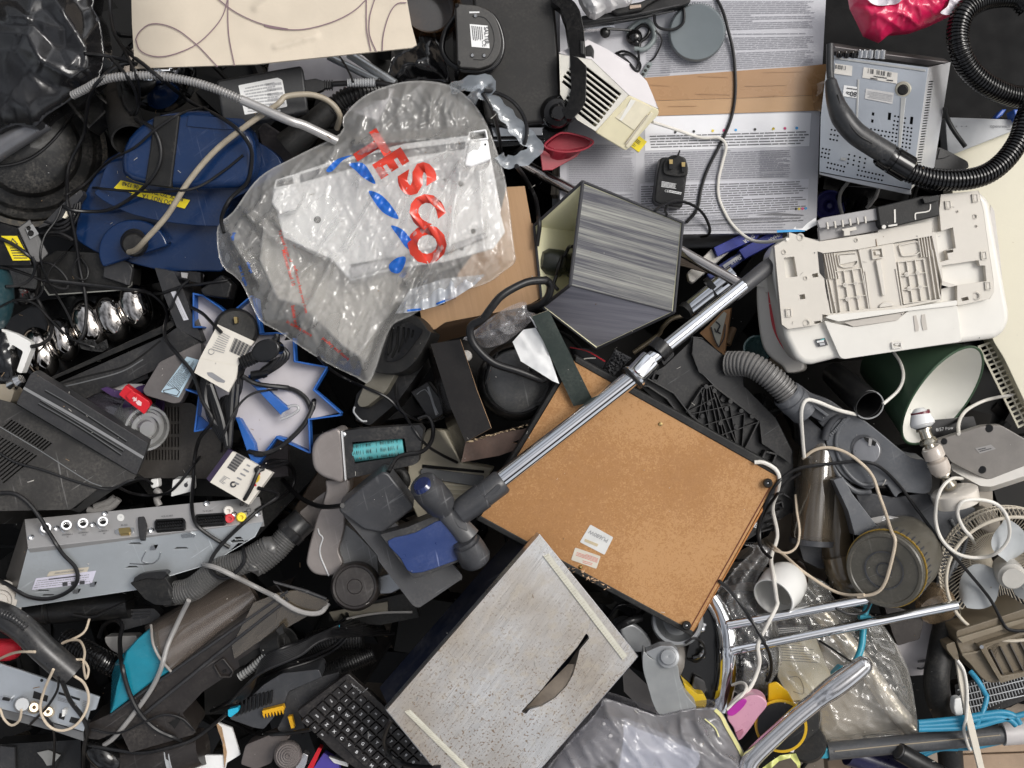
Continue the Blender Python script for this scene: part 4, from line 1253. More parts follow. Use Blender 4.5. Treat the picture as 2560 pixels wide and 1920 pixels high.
t.part('hole',holes_,HOLE)  # flat near-black discs drawn for the dark of the holes
t.part('rail',MB().prism(UP,q('B2 700,560 1350,400 1360,440 710,640'),.02,.008).prism(UP,q('B2 1380,410 1700,300 1720,330 1400,460'),.01,.01),mat('grey steel rail',(.42,.42,.43),.4,.4),bevel=.001)
t.part('dark_strip',MB().prism(UP,q('B2 700,535 1100,470 1110,500 720,560'),.002,.004).prism(UP,q('A2 330,1290 900,1130 1550,1050 1550,1100 900,1190 330,1350'),.002,.002),mat('dark unit strip',(.12,.12,.13),.5))
one('pale_filler_box','added pale beige box filling the bottom of the clear carrier bag','box',MB().prism(leanp(q1('B2 700,850'),-.08,0,.1),q('B2 60,180 300,400 560,520 700,670 1100,560 1050,800 900,1000 830,1280 640,1150 330,850 150,800 20,500'),.06),mat('lightened beige case',(.5,.47,.42),.5,var=.25,ns=8),bevel=.006)  # pale box added inside so the film over it stays bright
bag=smooth([(V_[0]*1.15732,V_[1]*1.15732)for V_ in((470,490),(503,458),(560,383),(640,337),(735,288),(742,252),(790,205),(870,177),(950,178),(1003,203),(1045,255),(1075,330),(1094,400),(1110,530),(1113,565),(1085,588),(1050,612),(950,645),(888,682),(850,700),(832,735),(800,823),(770,815),(690,775),(600,715),(560,690),(520,610),(478,570))],2,True)
BAG=film('clear carrier film',(.93,.91,.87),.3,.12,.03,7,.12,11,.35,62,1.5)
folds=[((840,940),(1180,560),.02,30),((905,930),(1010,700),.018,18),((1010,700),(1090,500),.016,18),((730,860),(830,650),.014,14),((690,560),(790,640),.014,16),((740,700),(850,560),.012,12),((1180,340),(900,360),.02,20),((900,450),(1240,340),.016,18),((1150,420),(1120,620),.012,12),((1200,430),(1210,640),.012,12),((1060,450),(980,640),.01,12),((950,470),(860,620),.01,10),((1240,470),(1260,660),.01,10),((600,520),(690,600),.012,14),((560,560),(640,700),.012,14),((1030,760),(1100,620),.012,10)]
folds=[(Vec(a),Vec(b),c_,d_)for a,b,c_,d_ in folds]
fw=wrinkles(31,(118,190,30,.012),(140,120,22,.009),(100,150,15,.006),(65,90,18,.005),(125,90,9,.0035),(112,160,6,.0028),(62,110,6,.0022),(150,70,5,.0016))
def bagz(x,y,d):
 e=min(1,d/45)
 p=Vec((x,y))
 z=.002+.03*(1-math.exp(-d/55))-.00003*(y-560)
 for a,b,am,w in folds:
  z+=am*1.15*max(0,1-_segd(p,a,b)/(w*1.4))**1.2*e
 return z+fw(x,y)*(.2+.8*e)
t=Thing('carrier_bag','clear crumpled plastic carrier bag with red and blue supermarket lettering','carrier bag',(900,560),-.03)
bm_=MB().sheet(bag,bagz,5,skirt=.012)
t.part('film',bm_,BAG,sharp=180)
hs=MB()
for s_ in('A2 1440,660,.02 1560,625,.045 1680,605,.05 1730,650,.04 1640,690,.03 1590,750,.01','A2 1650,675,.04 1770,760,.03 1870,870,.02 1960,980,.01 2070,1085,.01 1990,1170,.01 1850,1200,.01 1800,1150,.02'):
 p=smooth(pts3(s_,0),.8)
 n_=len(p)
 vs=[]
 for i,a in enumerate(p):
  b_=p[min(i+1,n_-1)];c_=p[max(0,i-1)]
  tt=Vec((b_[0]-c_[0],b_[1]-c_[1])).normalized()
  w=12+8*math.sin(i/n_*3.1)+3*math.sin(i*1.3)
  vs+=[P(a[0]-tt.y*w,a[1]+tt.x*w,a[2]+.006),P(a[0],a[1],a[2]-.003),P(a[0]+tt.y*w,a[1]-tt.x*w,a[2]+.004)]
 hs.add(vs,[[i*3+j,i*3+j+1,i*3+j+4,i*3+j+3]for i in range(n_-1)for j in(0,1)])
t.part('handle',hs,film('blue white film',(.62,.68,.74),.42,.12,.05,20,.3,30,.3),sharp=180)
lo=MB().sheet(q('B2 1030,900 1140,720 1400,640 1700,610 1620,690 1480,780 1340,845 1210,880 1120,895'),lambda x,y,d:.01+.008*noise.noise(Vec((x/14,y/30,1))),5)
t.part('bag_mouth',lo,film('milky film',(.72,.76,.82),.7,.12,.05,20,.3,30,.25),sharp=180)
bpy.context.view_layer.update()
DR=Drape()
REDI=mat('red bag print',(.68,.05,.025),.25,var=.1,coat=.4)
BLUI=mat('blue bag print',(.01,.12,.5),.25,coat=.4)
tx=MB()
for ch_,s_,hp,an,sx_ in(('T','A2 830,1110',74,58,1.0),('E','A2 985,1210',74,58,.8),('S','A2 1180,1330',84,58,1.05),('C','A2 1245,1560',74,52,1.0),('O','B2 1255,395',84,60,.95)):
 g_,fs_=glyphs(ch_,.06)
 big=MB()
 tx.text(DR,ch_,q1(s_),hp,an,0,.003,.055,sx_)
for pl_ in('A2 690,1215 780,1205 830,1250 885,1360 800,1320 740,1265','A2 835,1415 920,1440 1000,1520 1055,1620 950,1580 880,1500','B2 1000,250 1080,275 1140,340 1170,390 1160,432 1110,410 1060,340','B2 985,540 1040,490 1105,480 1100,540 1060,600 1000,590','A2 520,1260 600,1180 710,1150 640,1190 560,1270'):
 p=q(pl_)
 c_=(sum(a[0]for a in p)/len(p),sum(a[1]for a in p)/len(p))
 pp=smooth(p,.5,True)
 tx.sheet(pp,lambda x,y,d:hit(x,y)+.004,4,1)
for tt,s_,hp,an,mm in(('Maximum load 10','B2 240,560',13,74,0),('To avoid danger of','B2 215,400',11,70,0),('suffocation keep away from','B2 330,720',11,76,0),('babies and','B2 285,920',13,80,0),('poultry and more','B2 590,1160',12,40,0),('in across more','B2 320,1010',12,30,0),('bags','B1 1730,330',12,100,1),('use it again','B1 1800,620',12,72,1),('charge','B1 1850,560',11,70,1)):
 tx.text(DR,tt,q1(s_),hp*.7,an,mm,.0012,.01)
for s_ in('B2 1120,878 1180,872 1220,868','B2 1335,830 1400,805 1480,785'):
 tx.ribbon(DR,q(s_),5,1,.0012)
t.part('print',tx,[REDI,BLUI],sharp=180)
t=Thing('slotted_grip','black moulded power tool with slotted vent half under the clear bag','power tool',q1('B2 1050,1150'),-.15)
GP2=leanp(q1('B2 1090,1080'),-.02,.25,-.05)
t.part('head',MB().prism(GP2,rounded(smooth(q('B2 1000,1000 1060,940 1150,905 1220,950 1270,1020 1290,1060 1180,1250 1060,1340 900,1340 860,1300 920,1170'),2,True),4),.05),BLKM,bevel=.006,seg=3)
vt=MB().plate(GP2,rounded(smooth(q('B2 1015,990 1110,960 1200,1000 1230,1030 1180,1110 1090,1220 1000,1255 955,1230 980,1110'),2,True),3),[rounded(q(s_),5)for s_ in('B2 1000,1010 1020,1010 1005,1180 975,1220 970,1190','B2 1045,995 1065,995 1055,1150 1015,1230 1000,1225 1035,1130','B2 1085,1000 1105,1000 1100,1100 1060,1190 1045,1190 1080,1090','B2 1120,1005 1140,1010 1135,1070 1110,1120 1100,1110 1120,1060','B2 1160,1015 1172,1025 1165,1070 1150,1085 1150,1050')],.006,.004)
t.part('vent',vt,BLKG,bevel=.0012)
t.part('vent_back',MB().prism(GP2,q('B2 1020,1000 1190,1010 1160,1110 1010,1230 980,1210'),.0005,.001),HOLE)
t.part('grip',MB().prism(leanp(q1('B2 880,1450'),-.05,.15,-.1),rounded(q('B2 860,1330 1040,1335 960,1480 820,1590 770,1595 745,1560 790,1450'),8),.03),mat('olive grey insert',(.13,.12,.095),.4,dust=.2),bevel=.004)
t.part('body',MB().prism(leanp(q1('B2 900,1500'),-.07,.1,-.1),rounded(q('B2 740,1500 900,1330 1180,1260 1300,1030 1250,1270 1160,1400 1050,1550 C2 1040,200 840,370 740,330 720,230 735,190'),8),.06),BLK,bevel=.007,seg=3)
t.part('pale_edge',MB().path(pts3('C2 730,230,-.055 725,270,-.05 780,330,-.05 820,335,-.055',0),.0016),LGR)
t=Thing('grey_remote','dark grey handset with pale outline wedged beside the open carton','handset',q1('B2 1250,1500'),-.15)
HS=leanp(q1('B2 1260,1500'),-.1,.1,0)
t.part('body',MB().prism(HS,rounded(q('B2 1140,1480 1270,1400 1390,1560 C2 1385,290 1290,340 1200,200'),5),.03),DGR,bevel=.003)
t.part('outline',MB().ribbon(HS,q('B2 1190,1500 1230,1470 1270,1480 C2 1350,280'),2,0,.0006).prism(HS,q('B2 1265,1445 1280,1440 1345,1650 1330,1655'),.0005,.0006),LGR)
# ==== top right: pink bag, hoses, recorder, cream heater
one('dark_backdrop','large matt black backing slab filling the dark corner behind the recorder','cabinet',MB().prism(leanp((2300,120),-.22,0,0),[(2040,-60),(2640,-60),(2640,300),(2300,320),(2040,300)],.1),mat('soft black',(.003,.003,.0035),.6,dust=.03,spec=.12),bevel=.01)  # black slab put in for the dark background of this corner
f=wrinkles(41,(30,90,22,.012),(110,70,20,.008),(70,50,12,.004))
PB2=[(p[0]+1900-1900,p[1])for p in q('A4 660,-120 690,40 735,130 790,245 905,295 975,240 1130,225 1270,175 1390,118 1480,70 1640,0 1760,-120')]
def pz(x,y,d):
 return-.02+.03*(1-math.exp(-d/30))+f(x,y)*min(1,.3+d/40)
t=Thing('pink_bag','bright pink and white crumpled plastic bag hanging in at the top edge','plastic bag',(2280,20),-.05)
t.part('film',MB().sheet(PB2,pz,5,skirt=.02),mat('pink film',(.62,.012,.085),.35,var=.1,coat=.4,bump=.3,bs=50),sharp=180)
bpy.context.view_layer.update()
wp=MB()
for s_ in('A4 1335,95 1400,110 1460,75 1640,2 1700,-60 1480,-60 1410,-10 1390,45','A4 790,-40 810,10 850,35 905,42 960,35 1010,30 1050,0 1060,-40'):
 p=smooth(q(s_),1,True)
 wp.sheet(p,lambda x,y,d:pz(x,y,60)+.0025,5)
t.part('white_print',wp,mat('white film print',(.72,.66,.7),.35,var=.05,coat=.4,bump=.3,bs=50),sharp=180)
one('hose_loop','thick black ribbed vacuum hose looping out past the top corner','hose',MB().ribbed(pts3('A4 1980,60,.0 1900,-20,.0 1750,-25,.0 1620,10,.01 1510,90,.02 1465,230,.02 1480,370,.02 1540,500,.01 1640,600,.0 1760,670,-.01 1880,712,-.02 2030,720,-.03',0),.0175,.0052,.0026,n=30),BLKG)
RP=extp((2200,300),-.02,-4,22,.08)
t=Thing('media_recorder','silver metal recorder case with rows of round vent holes and white stickers','recorder',(2200,300),-.14)
fp=[(2070,137),q1('A4 1245,500')[:2],q1('A4 1120,1400')[:2],q1('A4 440,1270')[:2],(2052,290)]
holes=[]
def grid(u0,v0,u1,v1,nx,ny,skip=()):
 for i in range(nx):
  for j in range(ny):
   if(i,j)in skip:continue
   x=lerp(u0[0],u1[0],i/max(1,nx-1))+(v1[0]-u0[0])*j/max(1,ny-1)
   y=lerp(u0[1],u1[1],i/max(1,nx-1))+(v1[1]-u0[1])*j/max(1,ny-1)
   holes.append(circ((x,y),2.7,n=8))
grid(q1('A4 990,925'),None,q1('A4 1122,950'),q1('A4 975,1070'),6,6)
grid(q1('A4 768,945'),None,q1('A4 960,980'),q1('A4 745,1040'),8,4)
grid(q1('A4 1000,860'),None,q1('A4 1075,875'),q1('A4 995,895'),4,2)
grid(q1('A4 660,1145'),None,q1('A4 780,1175'),q1('A4 650,1210'),4,3)
grid(q1('A4 730,1260'),None,q1('A4 910,1300'),q1('A4 722,1295'),8,2)
grid(q1('A4 505,1205'),None,q1('A4 625,1235'),q1('A4 498,1240'),6,2)
grid(q1('A4 465,1100'),None,q1('A4 515,1110'),q1('A4 455,1160'),3,3)
grid(q1('A4 530,960'),None,q1('A4 580,970'),q1('A4 520,1030'),3,3)
for s_ in('A4 830,830 848,834 845,858 827,854','A4 825,882 842,886 839,910 822,906','A4 950,832 972,835 967,890 945,887','A4 1115,862 1136,866 1130,922 1108,918'):
 holes.append(q(s_))
RC=mat('blue grey steel sheet',(.43,.46,.5),.38,.6,var=.08,ns=10,scr=.25,dust=.1)
t.part('base_plate',MB().plate(RP,fp,holes,.0015),RC)
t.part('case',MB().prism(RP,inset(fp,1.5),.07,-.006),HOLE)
SV=tri(q1('A4 1245,500')+(RP.at(*q1('A4 1245,500')).z,),q1('A4 1120,1400')+(RP.at(*q1('A4 1120,1400')).z,),q1('A4 1412,460')+(-.07,))
sl=[]
for i in range(32):
 x,y=lerp(1268,1178,i/31),lerp(605,1205,i/31)
 sl.append(q('A4 %f,%f %f,%f %f,%f %f,%f'%(x-17,y-4,x+19,y-7,x+18,y+2,x-18,y+5)))
sd=q('A4 1247,500 1412,460 1290,1240 1175,1340 1120,1402')
t.part('side_panel',MB().plate(SV,sd,sl,.0015),mat('steel side painted lit',(.66,.67,.69),.34,.5,var=.05))  # side steel paler than the base plate: light from the right painted in
t.part('side_back',MB().prism(SV,inset(sd,3),.003,-.004),HOLE)
TV_=leanp((2200,130),-.035,.0,.5)
tb=MB().prism(TV_,q('A4 545,385 700,410 1245,492 1410,460 1180,430 940,400 550,340'),.03)
t.part('rear_panel',tb,mat('dark steel rear',(.14,.13,.13),.4,.6),bevel=.002)
for x in(585,640,690,740,775,815,865,905):
 h_=45 if x>730 else 30
 sk=MB()
 a,b=q1('A4 %d,%d'%(x,415+(x-560)*.06)),q1('A4 %d,%d'%(x+6,415-h_))
 t.part('socket',MB().lathe(P(a[0],a[1],-.03),P(b[0],b[1],-.025),[(0,0),(0,.005),(.8,.005),(1,.0048),(1,.0028),(.6,0)],n=16),SILT if x>730 else BLKG)
st=MB().prism(RP,q('A4 768,497 1020,540 1015,620 757,575'),.0004,.0012,0)
rb=random.Random(3)
for i in range(38):
 u0=rb.random()*.95
 w_=rb.choice((.006,.01,.014))
 qd=q('A4 795,505 988,540 984,572 792,540')
 st.add([RP.at(*bil(qd,a_,b_),.002)for a_,b_ in((u0,0),(u0,1),(u0+w_,1),(u0+w_,0))],[[0,1,2,3]],1)
st.words(RP,q('A4 985,605 935,598 937,585 987,590'),1,1,.002,.6,(.3,.5),9)
st.words(RP,q('A4 940,585 840,570 840,558 940,573'),1,1,.002,.6,(.1,.3),3)
st.words(RP,q('A4 870,580 780,565 780,580 870,592'),1,1,.002,.6,(.1,.3),4)
t.part('sticker',st,[mat('aged white sticker',(.66,.63,.58),.55),INK],label='white barcode sticker')
st=MB().prism(RP,q('A4 622,630 730,645 722,728 612,712'),.0004,.0012,0)
st.text(RP,'80',q1('A4 692,695'),12,187,1,.002,.02)
st.text(RP,'Gb',q1('A4 655,688'),7,187,1,.002,.02)
st.words(RP,q('A4 718,670 640,658 642,645 720,656'),1,1,.002,.5,(.1,.3),3)
t.part('sticker',st,[PAPER,INK],label='white square sticker reading 80Gb')
st=MB().prism(RP,q('A4 555,470 685,488 680,563 550,545'),.0004,.0012,0)
for i in range(22):
 u0=rb.random()*.9
 qd=q('A4 560,478 650,490 647,520 557,508')
 st.add([RP.at(*bil(qd,a_,b_),.002)for a_,b_ in((u0,0),(u0,1),(u0+.02,1),(u0+.02,0))],[[0,1,2,3]],1)
t.part('sticker',st,[mat('aged white sticker',(.66,.63,.58),.55),INK],label='small white barcode sticker by the edge')
st=MB().prism(RP,q('A4 785,655 992,688 980,770 775,730'),.0004,.0012,0)
st.words(RP,q('A4 975,755 790,722 795,668 985,700'),5,1,.002,.4,(.06,.2),5)
t.part('sticker',st,[mat('pale grey sticker',(.55,.54,.53),.5),INKL],label='pale grey sticker of small print')
c=q1('A4 1058,665')
t.part('rubber_foot',MB().lathe(RP.at(*c,0),RP.at(*c,.006),[(0,.0105),(.3,.0085),(.7,.0068),(1,.006),(1,0)],n=28),BLKM)
t.part('foot_dimple',MB().lathe(RP.at(*c,-.001),RP.at(*c,.002),[(0,.013),(1,.011),(1,.008)],n=28),mat('stained steel dimple',(.5,.47,.38),.4,.5))
t.part('pressed_channel',MB().prism(RP,q('A4 722,585 735,588 720,1000 705,995'),.0006,.0016).prism(RP,q('A4 1045,720 1080,725 1040,1115 1022,1110'),.0006,.0016).prism(RP,q('A4 600,1165 640,1172 635,1192 595,1185'),.0006,.0018).prism(RP,q('A4 550,420 1225,515 1225,530 550,435'),.0006,.0014),mat('pale pressed steel',(.5,.5,.48),.35,.6),bevel=.0004)
t.part('case_lip',MB().prism(extp(q1('A4 800,1330'),-.05,0,-10,.05),q('A4 440,1275 1118,1402 1120,1442 1080,1438 640,1345 440,1292'),.004),mat('steel side painted lit',(.5,.5,.5),.34),bevel=.001)
HP2=leanp((2450,700),-.13,.05,.03)
t=Thing('convector_heater','large cream metal convector heater panel with a slotted lower grille','heater',(2440,700),-.3)
CRM=mat('cream enamel',(.66,.62,.49),.34,var=.035,ns=5,dust=.08)
panel=[(2382,388),q1('A4 1430,1140')[:2],(2640,250),(2700,700),(2640,1150),q1('B4 2133,1545')[:2],q1('B4 1985,1230')[:2],q1('B4 1905,1105')[:2],q1('B4 1780,700')[:2],(2380,480)]
t.part('panel',MB().prism(HP2,rounded(panel,10),.05),CRM,bevel=.004,seg=3)
GPN=leanp(q1('B4 2000,1350'),-.155,.05,.03)
go=q('B4 1795,1135 1905,1100 1985,1235 2140,1560 2140,1760 2070,1660 1990,1440')
hl=[]
for i in range(17):
 u=i/17
 for j in range(2):
  a=bil(q('B4 1808,1148 1900,1112 2195,1690 2095,1740'),.04+j*.5,u+.008)
  b=bil(q('B4 1808,1148 1900,1112 2195,1690 2095,1740'),.44+j*.5,u+.008)
  c=bil(q('B4 1808,1148 1900,1112 2195,1690 2095,1740'),.44+j*.5,u+.046)
  d_=bil(q('B4 1808,1148 1900,1112 2195,1690 2095,1740'),.04+j*.5,u+.046)
  hl.append([a,b,c,d_])
t.part('grille',MB().plate(GPN,q('B4 1790,1140 1905,1100 2215,1690 2090,1750'),hl,.004),CRM)
MP=leanp(q1('A4 1650,960'),-.1,.0,.1)
t=Thing('modem','pale grey network box with printed name and tiny warning lights','modem',q1('A4 1650,960'),-.14)
t.part('case',MB().prism(MP,rounded(q('A4 1370,868 1880,885 1925,905 1925,950 1440,1140 1390,1150'),6),.03),mat('grey white casing',(.46,.47,.48),.35,dust=.1),bevel=.003)
tx=MB().text(MP,'openreach',q1('A4 1780,935'),8.5,1,0,.001)
tx.words(MP,q('A4 1830,952 1870,952 1870,962 1830,962'),1,0,.001,.7,(.2,.4),2)
for x in(1455,1495,1530):
 tx.prism(MP,circ(q1('A4 %d,935'%x),1.8,n=8),.0004,.001)
t.part('print',tx,INKG)
one('blue_clip','bright blue plastic clip wedged behind the modem','clip',MB().prism(leanp(q1('A4 1910,860'),-.08,0,0),q('A4 1875,808 1965,808 1965,870 1930,905 1900,890 1885,850'),.03).prism(leanp(q1('A4 1780,840'),-.12,0,0),q('A4 1740,870 1790,810 1830,805 1800,850 1755,885'),.02),mat('blue plastic clip',(.03,.1,.42),.3),bevel=.003)
one('flat_black_case','flat black wallet case lying on the cream heater beside the hose','case',MB().prism(leanp(q1('A4 1420,1180'),-.08,.0,.05),rounded(q('A4 1320,1085 1400,1120 1540,1195 1550,1240 1500,1260 1290,1250 1280,1200'),6),.025).prism(leanp(q1('A4 1350,1130'),-.079,0,.05),q('A4 1330,1100 1415,1150 1370,1170 1310,1180'),.002,.002),BLK,bevel=.004)
one('modem_lead','thin black lead running down beside the recorder','cable',MB().path(pts3('A4 1370,800,-.06 1380,860,-.07 1430,960,-.075 1520,1085,-.08',0),.004),RUB)
t=Thing('vacuum_hose','black ribbed vacuum hose with a curved wand resting over the silver recorder','hose',q1('A4 900,1050'),.0)
t.part('hose',MB().ribbed(pts3('A4 1080,1265,.03 1250,1320,.03 1450,1335,.03 1650,1300,.025 1800,1200,.02 1910,1050,.015 1960,900,.01 2010,780,.0',0),.0165,.0056,.0027,n=28),BLKG)
wd=[P(*p)for p in smooth(pts3('A4 520,330,.025 520,540,.03 545,700,.035 600,850,.04 700,980,.04 830,1070,.04 960,1150,.04',0),.5)]
n_=len(wd)
t.part('wand',MB().tube(wd,[(.0058 if i/n_<.25 else min(.0175,.0085+.011*(i/n_-.25)/.35))for i in range(n_)],0,22),mat('slate black plastic',(.024,.025,.027),.36,dust=.25,scr=.2))
t.part('wand_seam',MB().path(pts3('A4 575,700,.05 620,850,.055 720,990,.057 830,1060,.057',0),.0012),BLK)
t.part('cuff',MB().lathe(P(*q1('A4 890,1130'),.035),P(*q1('A4 1110,1260'),.03),[(0,.018),(.1,.0205),(.35,.021),(.36,.019),(.42,.019),(.43,.0215),(.95,.021),(1,.018),(1,0)],n=36),BLKG)
for s_,r_ in(('A4 920,1170',.0225),('A4 985,1180',.022)):
 pass
c=q1('A4 515,1525')
t=Thing('blue_disc','dark blue ridged plastic disc in the gap below the carton edge','disc',c,-.24)
t.part('disc',MB().lathe(P(*c,-.22),P(*c,-.19),[(0,0),(0,.027),(.8,.027),(1,.024),(.8,.019),(.9,.012),(.7,.008),(.9,.004),(.9,0)],n=40),mat('indigo plastic',(.03,.03,.16),.35,dust=.2))
t=Thing('knob_plate','black hob panel with chrome-edged black knobs beside the blue disc','control panel',q1('A4 700,1470'),-.24)
t.part('panel',MB().prism(flat(-.21),rounded(q('A4 600,1370 880,1390 830,1540 600,1590'),8),.02),BLKG,bevel=.003)
for s_ in('A4 635,1420 600,1470','A4 690,1450 650,1530','A4 760,1480 740,1560'):
 a,b=q(s_)
 t.part('knob',MB().lathe(P(*b,-.2),P(*a,-.16),[(0,.012),(.5,.011),(1,.009),(1,0)],n=20),BLKG)
one('grey_loop_lead','thin grey lead looping round the black knobs','cable',MB().path(pts3('A4 660,1340,-.13 600,1420,-.14 588,1500,-.15 610,1590,-.15',0),.003).path(pts3('A4 880,1395,-.14 850,1470,-.14 790,1540,-.15',0),.003),RUBG)
# ==== upturned white printer
PP=leanp(q1('B4 1100,600'),.01,.01,.05)
t=Thing('printer','upturned white inkjet printer showing its ribbed underside and cavities','printer',q1('B4 1100,650'),-.14)
PW=mat('warm printer plastic',(.61,.57,.505),.42,var=.03,dust=.1,bump=.08,bs=700)
PW2=mat('white printer shell',(.72,.695,.64),.32,var=.03,dust=.06)
CAV=mat('cavity plastic',(.5,.46,.41),.5,var=.06,dust=.2)
shell=q('B4 245,470 285,390 420,300 600,350 1030,300 1520,30 1800,-20 1880,60 1960,500 2030,880 2030,960 1990,1040 1930,1085 1650,1120 790,1240 760,1230 560,1280 500,1275 440,1230 360,1070')
t.part('shell',MB().prism(PP,rounded(shell,14),.09,-.012,fl=.97),PW2,bevel=.012,seg=4)
under=q('B4 285,400 310,385 395,335 395,300 600,360 620,365 1050,300 1060,280 1450,220 1455,300 1520,290 1505,130 1520,20 1795,-10 1835,150 1850,270 1905,640 1910,740 1880,790 1700,830 1640,840 1640,690 1520,720 1520,800 1240,860 800,915 690,915 640,905 640,960 600,985 385,1015 340,980')
cav=[q(s_)for s_ in('B4 355,488 430,478 455,625 370,635','B4 640,455 905,425 1160,378 1450,325 1500,560 1525,660 1510,790 1230,840 700,900 660,700','B4 1475,300 1605,262 1628,415 1560,430 1575,500 1510,520','B4 1525,545 1795,505 1808,545 1845,545 1855,660 1640,690 1535,660','B4 470,762 508,756 515,790 475,797','B4 562,608 605,600 610,628 568,634','B4 578,960 628,950 632,968 582,978','B4 1668,785 1718,775 1725,800 1675,808','B4 1555,435 1608,425 1612,445 1560,455')]
t.part('underside',MB().plate(PP,under,cav,.014),PW,bevel=.0012)
t.part('cavity_floor',MB().prism(PP,inset(under,8),.01,-.02),CAV)
tr=MB().prism(PP,q('B4 905,425 1165,378 1235,845 1000,870'),.012,-.002)
tr.prism(PP,rounded(q('B4 1035,505 1075,498 1110,765 1085,770'),4),.006,.004)
tr.prism(PP,circ(q1('B4 1115,850'),18,12,-8,20,180,360),.004,.002)
t.part('tray_centre',tr,PW,bevel=.0016)
t.part('tray_clip',MB().rim(PP,q('B4 1005,425 1080,415 1090,485 1015,495'),.005,3,-.002).prism(PP,q('B4 1030,440 1065,436 1070,462 1036,466'),.004,.002),PW,bevel=.0006)
for qd,cs in((q('B4 735,590 925,565 985,865 775,895'),('B4 810,688','B4 888,675','B4 828,792','B4 908,778')),(q('B4 1200,520 1390,495 1440,800 1245,828'),('B4 1265,610','B4 1348,597','B4 1285,715','B4 1367,703'))):
 w=MB().prism(PP,qd,.003,-.005)
 for i in range(4):
  a,b=bil(qd,i/3,0),bil(qd,i/3,1)
  w.rim(PP,[a,b],.0045,2.2,-.005,closed=False)
  a,b=bil(qd,0,i/3),bil(qd,1,i/3)
  w.rim(PP,[a,b],.004,2.2,-.005,closed=False)
 for s_ in cs:
  w.prism(PP,circ(q1(s_),6,n=16),.006,.0002).prism(PP,circ(q1(s_),3.6,n=12),.0004,.0006,1)
 t.part('ribbed_tray',w,[PW,CAV],bevel=.0004)
sr=MB()
for i in range(5):
 sr.rim(PP,q('B4 %f,%f %f,%f'%(655+i*18,462-i*2,690+i*18,640)),.004,2,-.005,closed=False)
 sr.rim(PP,q('B4 %f,%f %f,%f'%(1352+i*20,335-i*3,1375+i*20,480)),.004,2,-.005,closed=False)
for s_ in('B4 1425,430 1480,790','B4 1455,430 1510,780','B4 690,650 745,900','B4 670,650 715,905','B4 1185,570 1230,840','B4 960,590 995,865','B4 945,600 985,868'):
 sr.rim(PP,q(s_),.005,2.4,-.005,closed=False)
sr.prism(PP,q('B4 650,460 905,430 1165,385 1445,335 1490,560 1515,785 1235,835 710,890'),.004,-.006)
t.part('side_rib',sr,PW)
t.part('bay_rim',MB().rim(PP,rounded(q('B4 750,460 890,450 905,520 880,550 800,560 765,545'),6),.008,3,-.01).rim(PP,rounded(q('B4 1205,395 1350,365 1370,440 1335,465 1230,475'),6),.008,3,-.01).prism(PP,q('B4 765,470 890,460 900,510 770,540'),.006,-.002),PW,bevel=.0006)
t.part('dark_slot',MB().prism(PP,q('B4 605,440 640,450 660,640 680,800 655,640 620,600'),.003,.0005),BLK)
t.part('ink_carriage',MB().prism(PP,rounded(q('B4 1045,110 1380,30 1500,25 1510,175 1090,275 1065,250'),4),.03,.012),BLKM,bevel=.002)
t.part('carriage_detail',MB().prism(PP,q('B4 1170,130 1182,128 1185,225 1172,228'),.0006,.0135).ribbon(PP,q('B4 1330,205 1328,165 1345,155 1430,140 1440,90'),3,0,.0135).prism(PP,q('B4 1130,245 1195,235 1195,248 1130,258'),.004,.016).prism(PP,circ(q1('B4 1097,258'),5,n=16),.004,.016),WARM)
t.part('carriage_ridge',MB().prism(PP,rounded(q('B4 1380,45 1500,20 1510,60 1400,85'),3),.01,.022),BLKM,bevel=.002)
t.part('grey_rail',MB().prism(PP,q('B4 600,215 640,190 1040,120 1060,150 1065,205 620,270'),.01,.004).prism(PP,q('B4 610,262 1040,215 1070,285 620,365'),.01,-.008),mat('grey printer rail',(.33,.32,.32),.4,dust=.2),bevel=.0015)
gt=MB()
for i in range(6):
 gt.prism(PP,q('B4 %f,%f %f,%f %f,%f %f,%f'%(670+i*56,225-i*9,682+i*56,223-i*9,690+i*56,275-i*9,678+i*56,277-i*9)),.006,.006)
gt.prism(PP,q('B4 780,275 890,255 895,280 845,290 845,320 800,325 800,290'),.006,.004)
t.part('rail_teeth',gt,PW,bevel=.0005)
CHP=leanp(q1('B4 1150,1050'),.003,.01,.1)
t.part('chute',MB().prism(CHP,rounded(q('B4 650,950 740,975 870,1000 1190,950 1260,890 1300,870 1640,840 1672,1100 1650,1112 800,1238 770,1225'),6),.02),PW2,bevel=.003)
CH2=leanp(q1('B4 1150,1050'),-.0175,.01,.2)
t.part('chute_floor',MB().prism(CHP,q('B4 800,965 1250,890 1200,948 870,998'),.002,.002),CAV)
t.part('chute_slots',MB().prism(CHP,q('B4 1315,918 1335,912 1355,1000 1352,1030 1328,1034').__add__([]),.0006,.0012).prism(CHP,q('B4 1375,910 1400,905 1418,1020 1385,1025 1372,960'),.0006,.0012),CAV)
t.part('chute_clip',MB().rim(CHP,q('B4 1158,1120 1222,1112 1226,1150 1163,1158'),.003,4,.001).prism(CHP,q('B4 1175,1125 1212,1120 1212,1132 1177,1136'),.003,.004),WARM,bevel=.0006)
t.part('front_bar',MB().prism(PP,rounded(q('B4 690,910 1240,860 1640,800 1640,840 1290,880 760,960 660,930'),5),.02,.004),PW2,bevel=.003)
bd=MB().prism(PP,q('B4 585,1092 660,1080 682,1135 610,1147'),.0006,-.008,0)
bd.words(PP,q('B4 598,1100 655,1090 658,1112 602,1120'),1,1,-.0068,.7,(.3,.5),2).prism(PP,q('B4 618,1120 655,1115 660,1132 624,1138'),.0004,-.0068,2)
bd.ribbon(PP,q('B4 598,1110 620,1103 640,1092 655,1088'),3,3,-.0072)
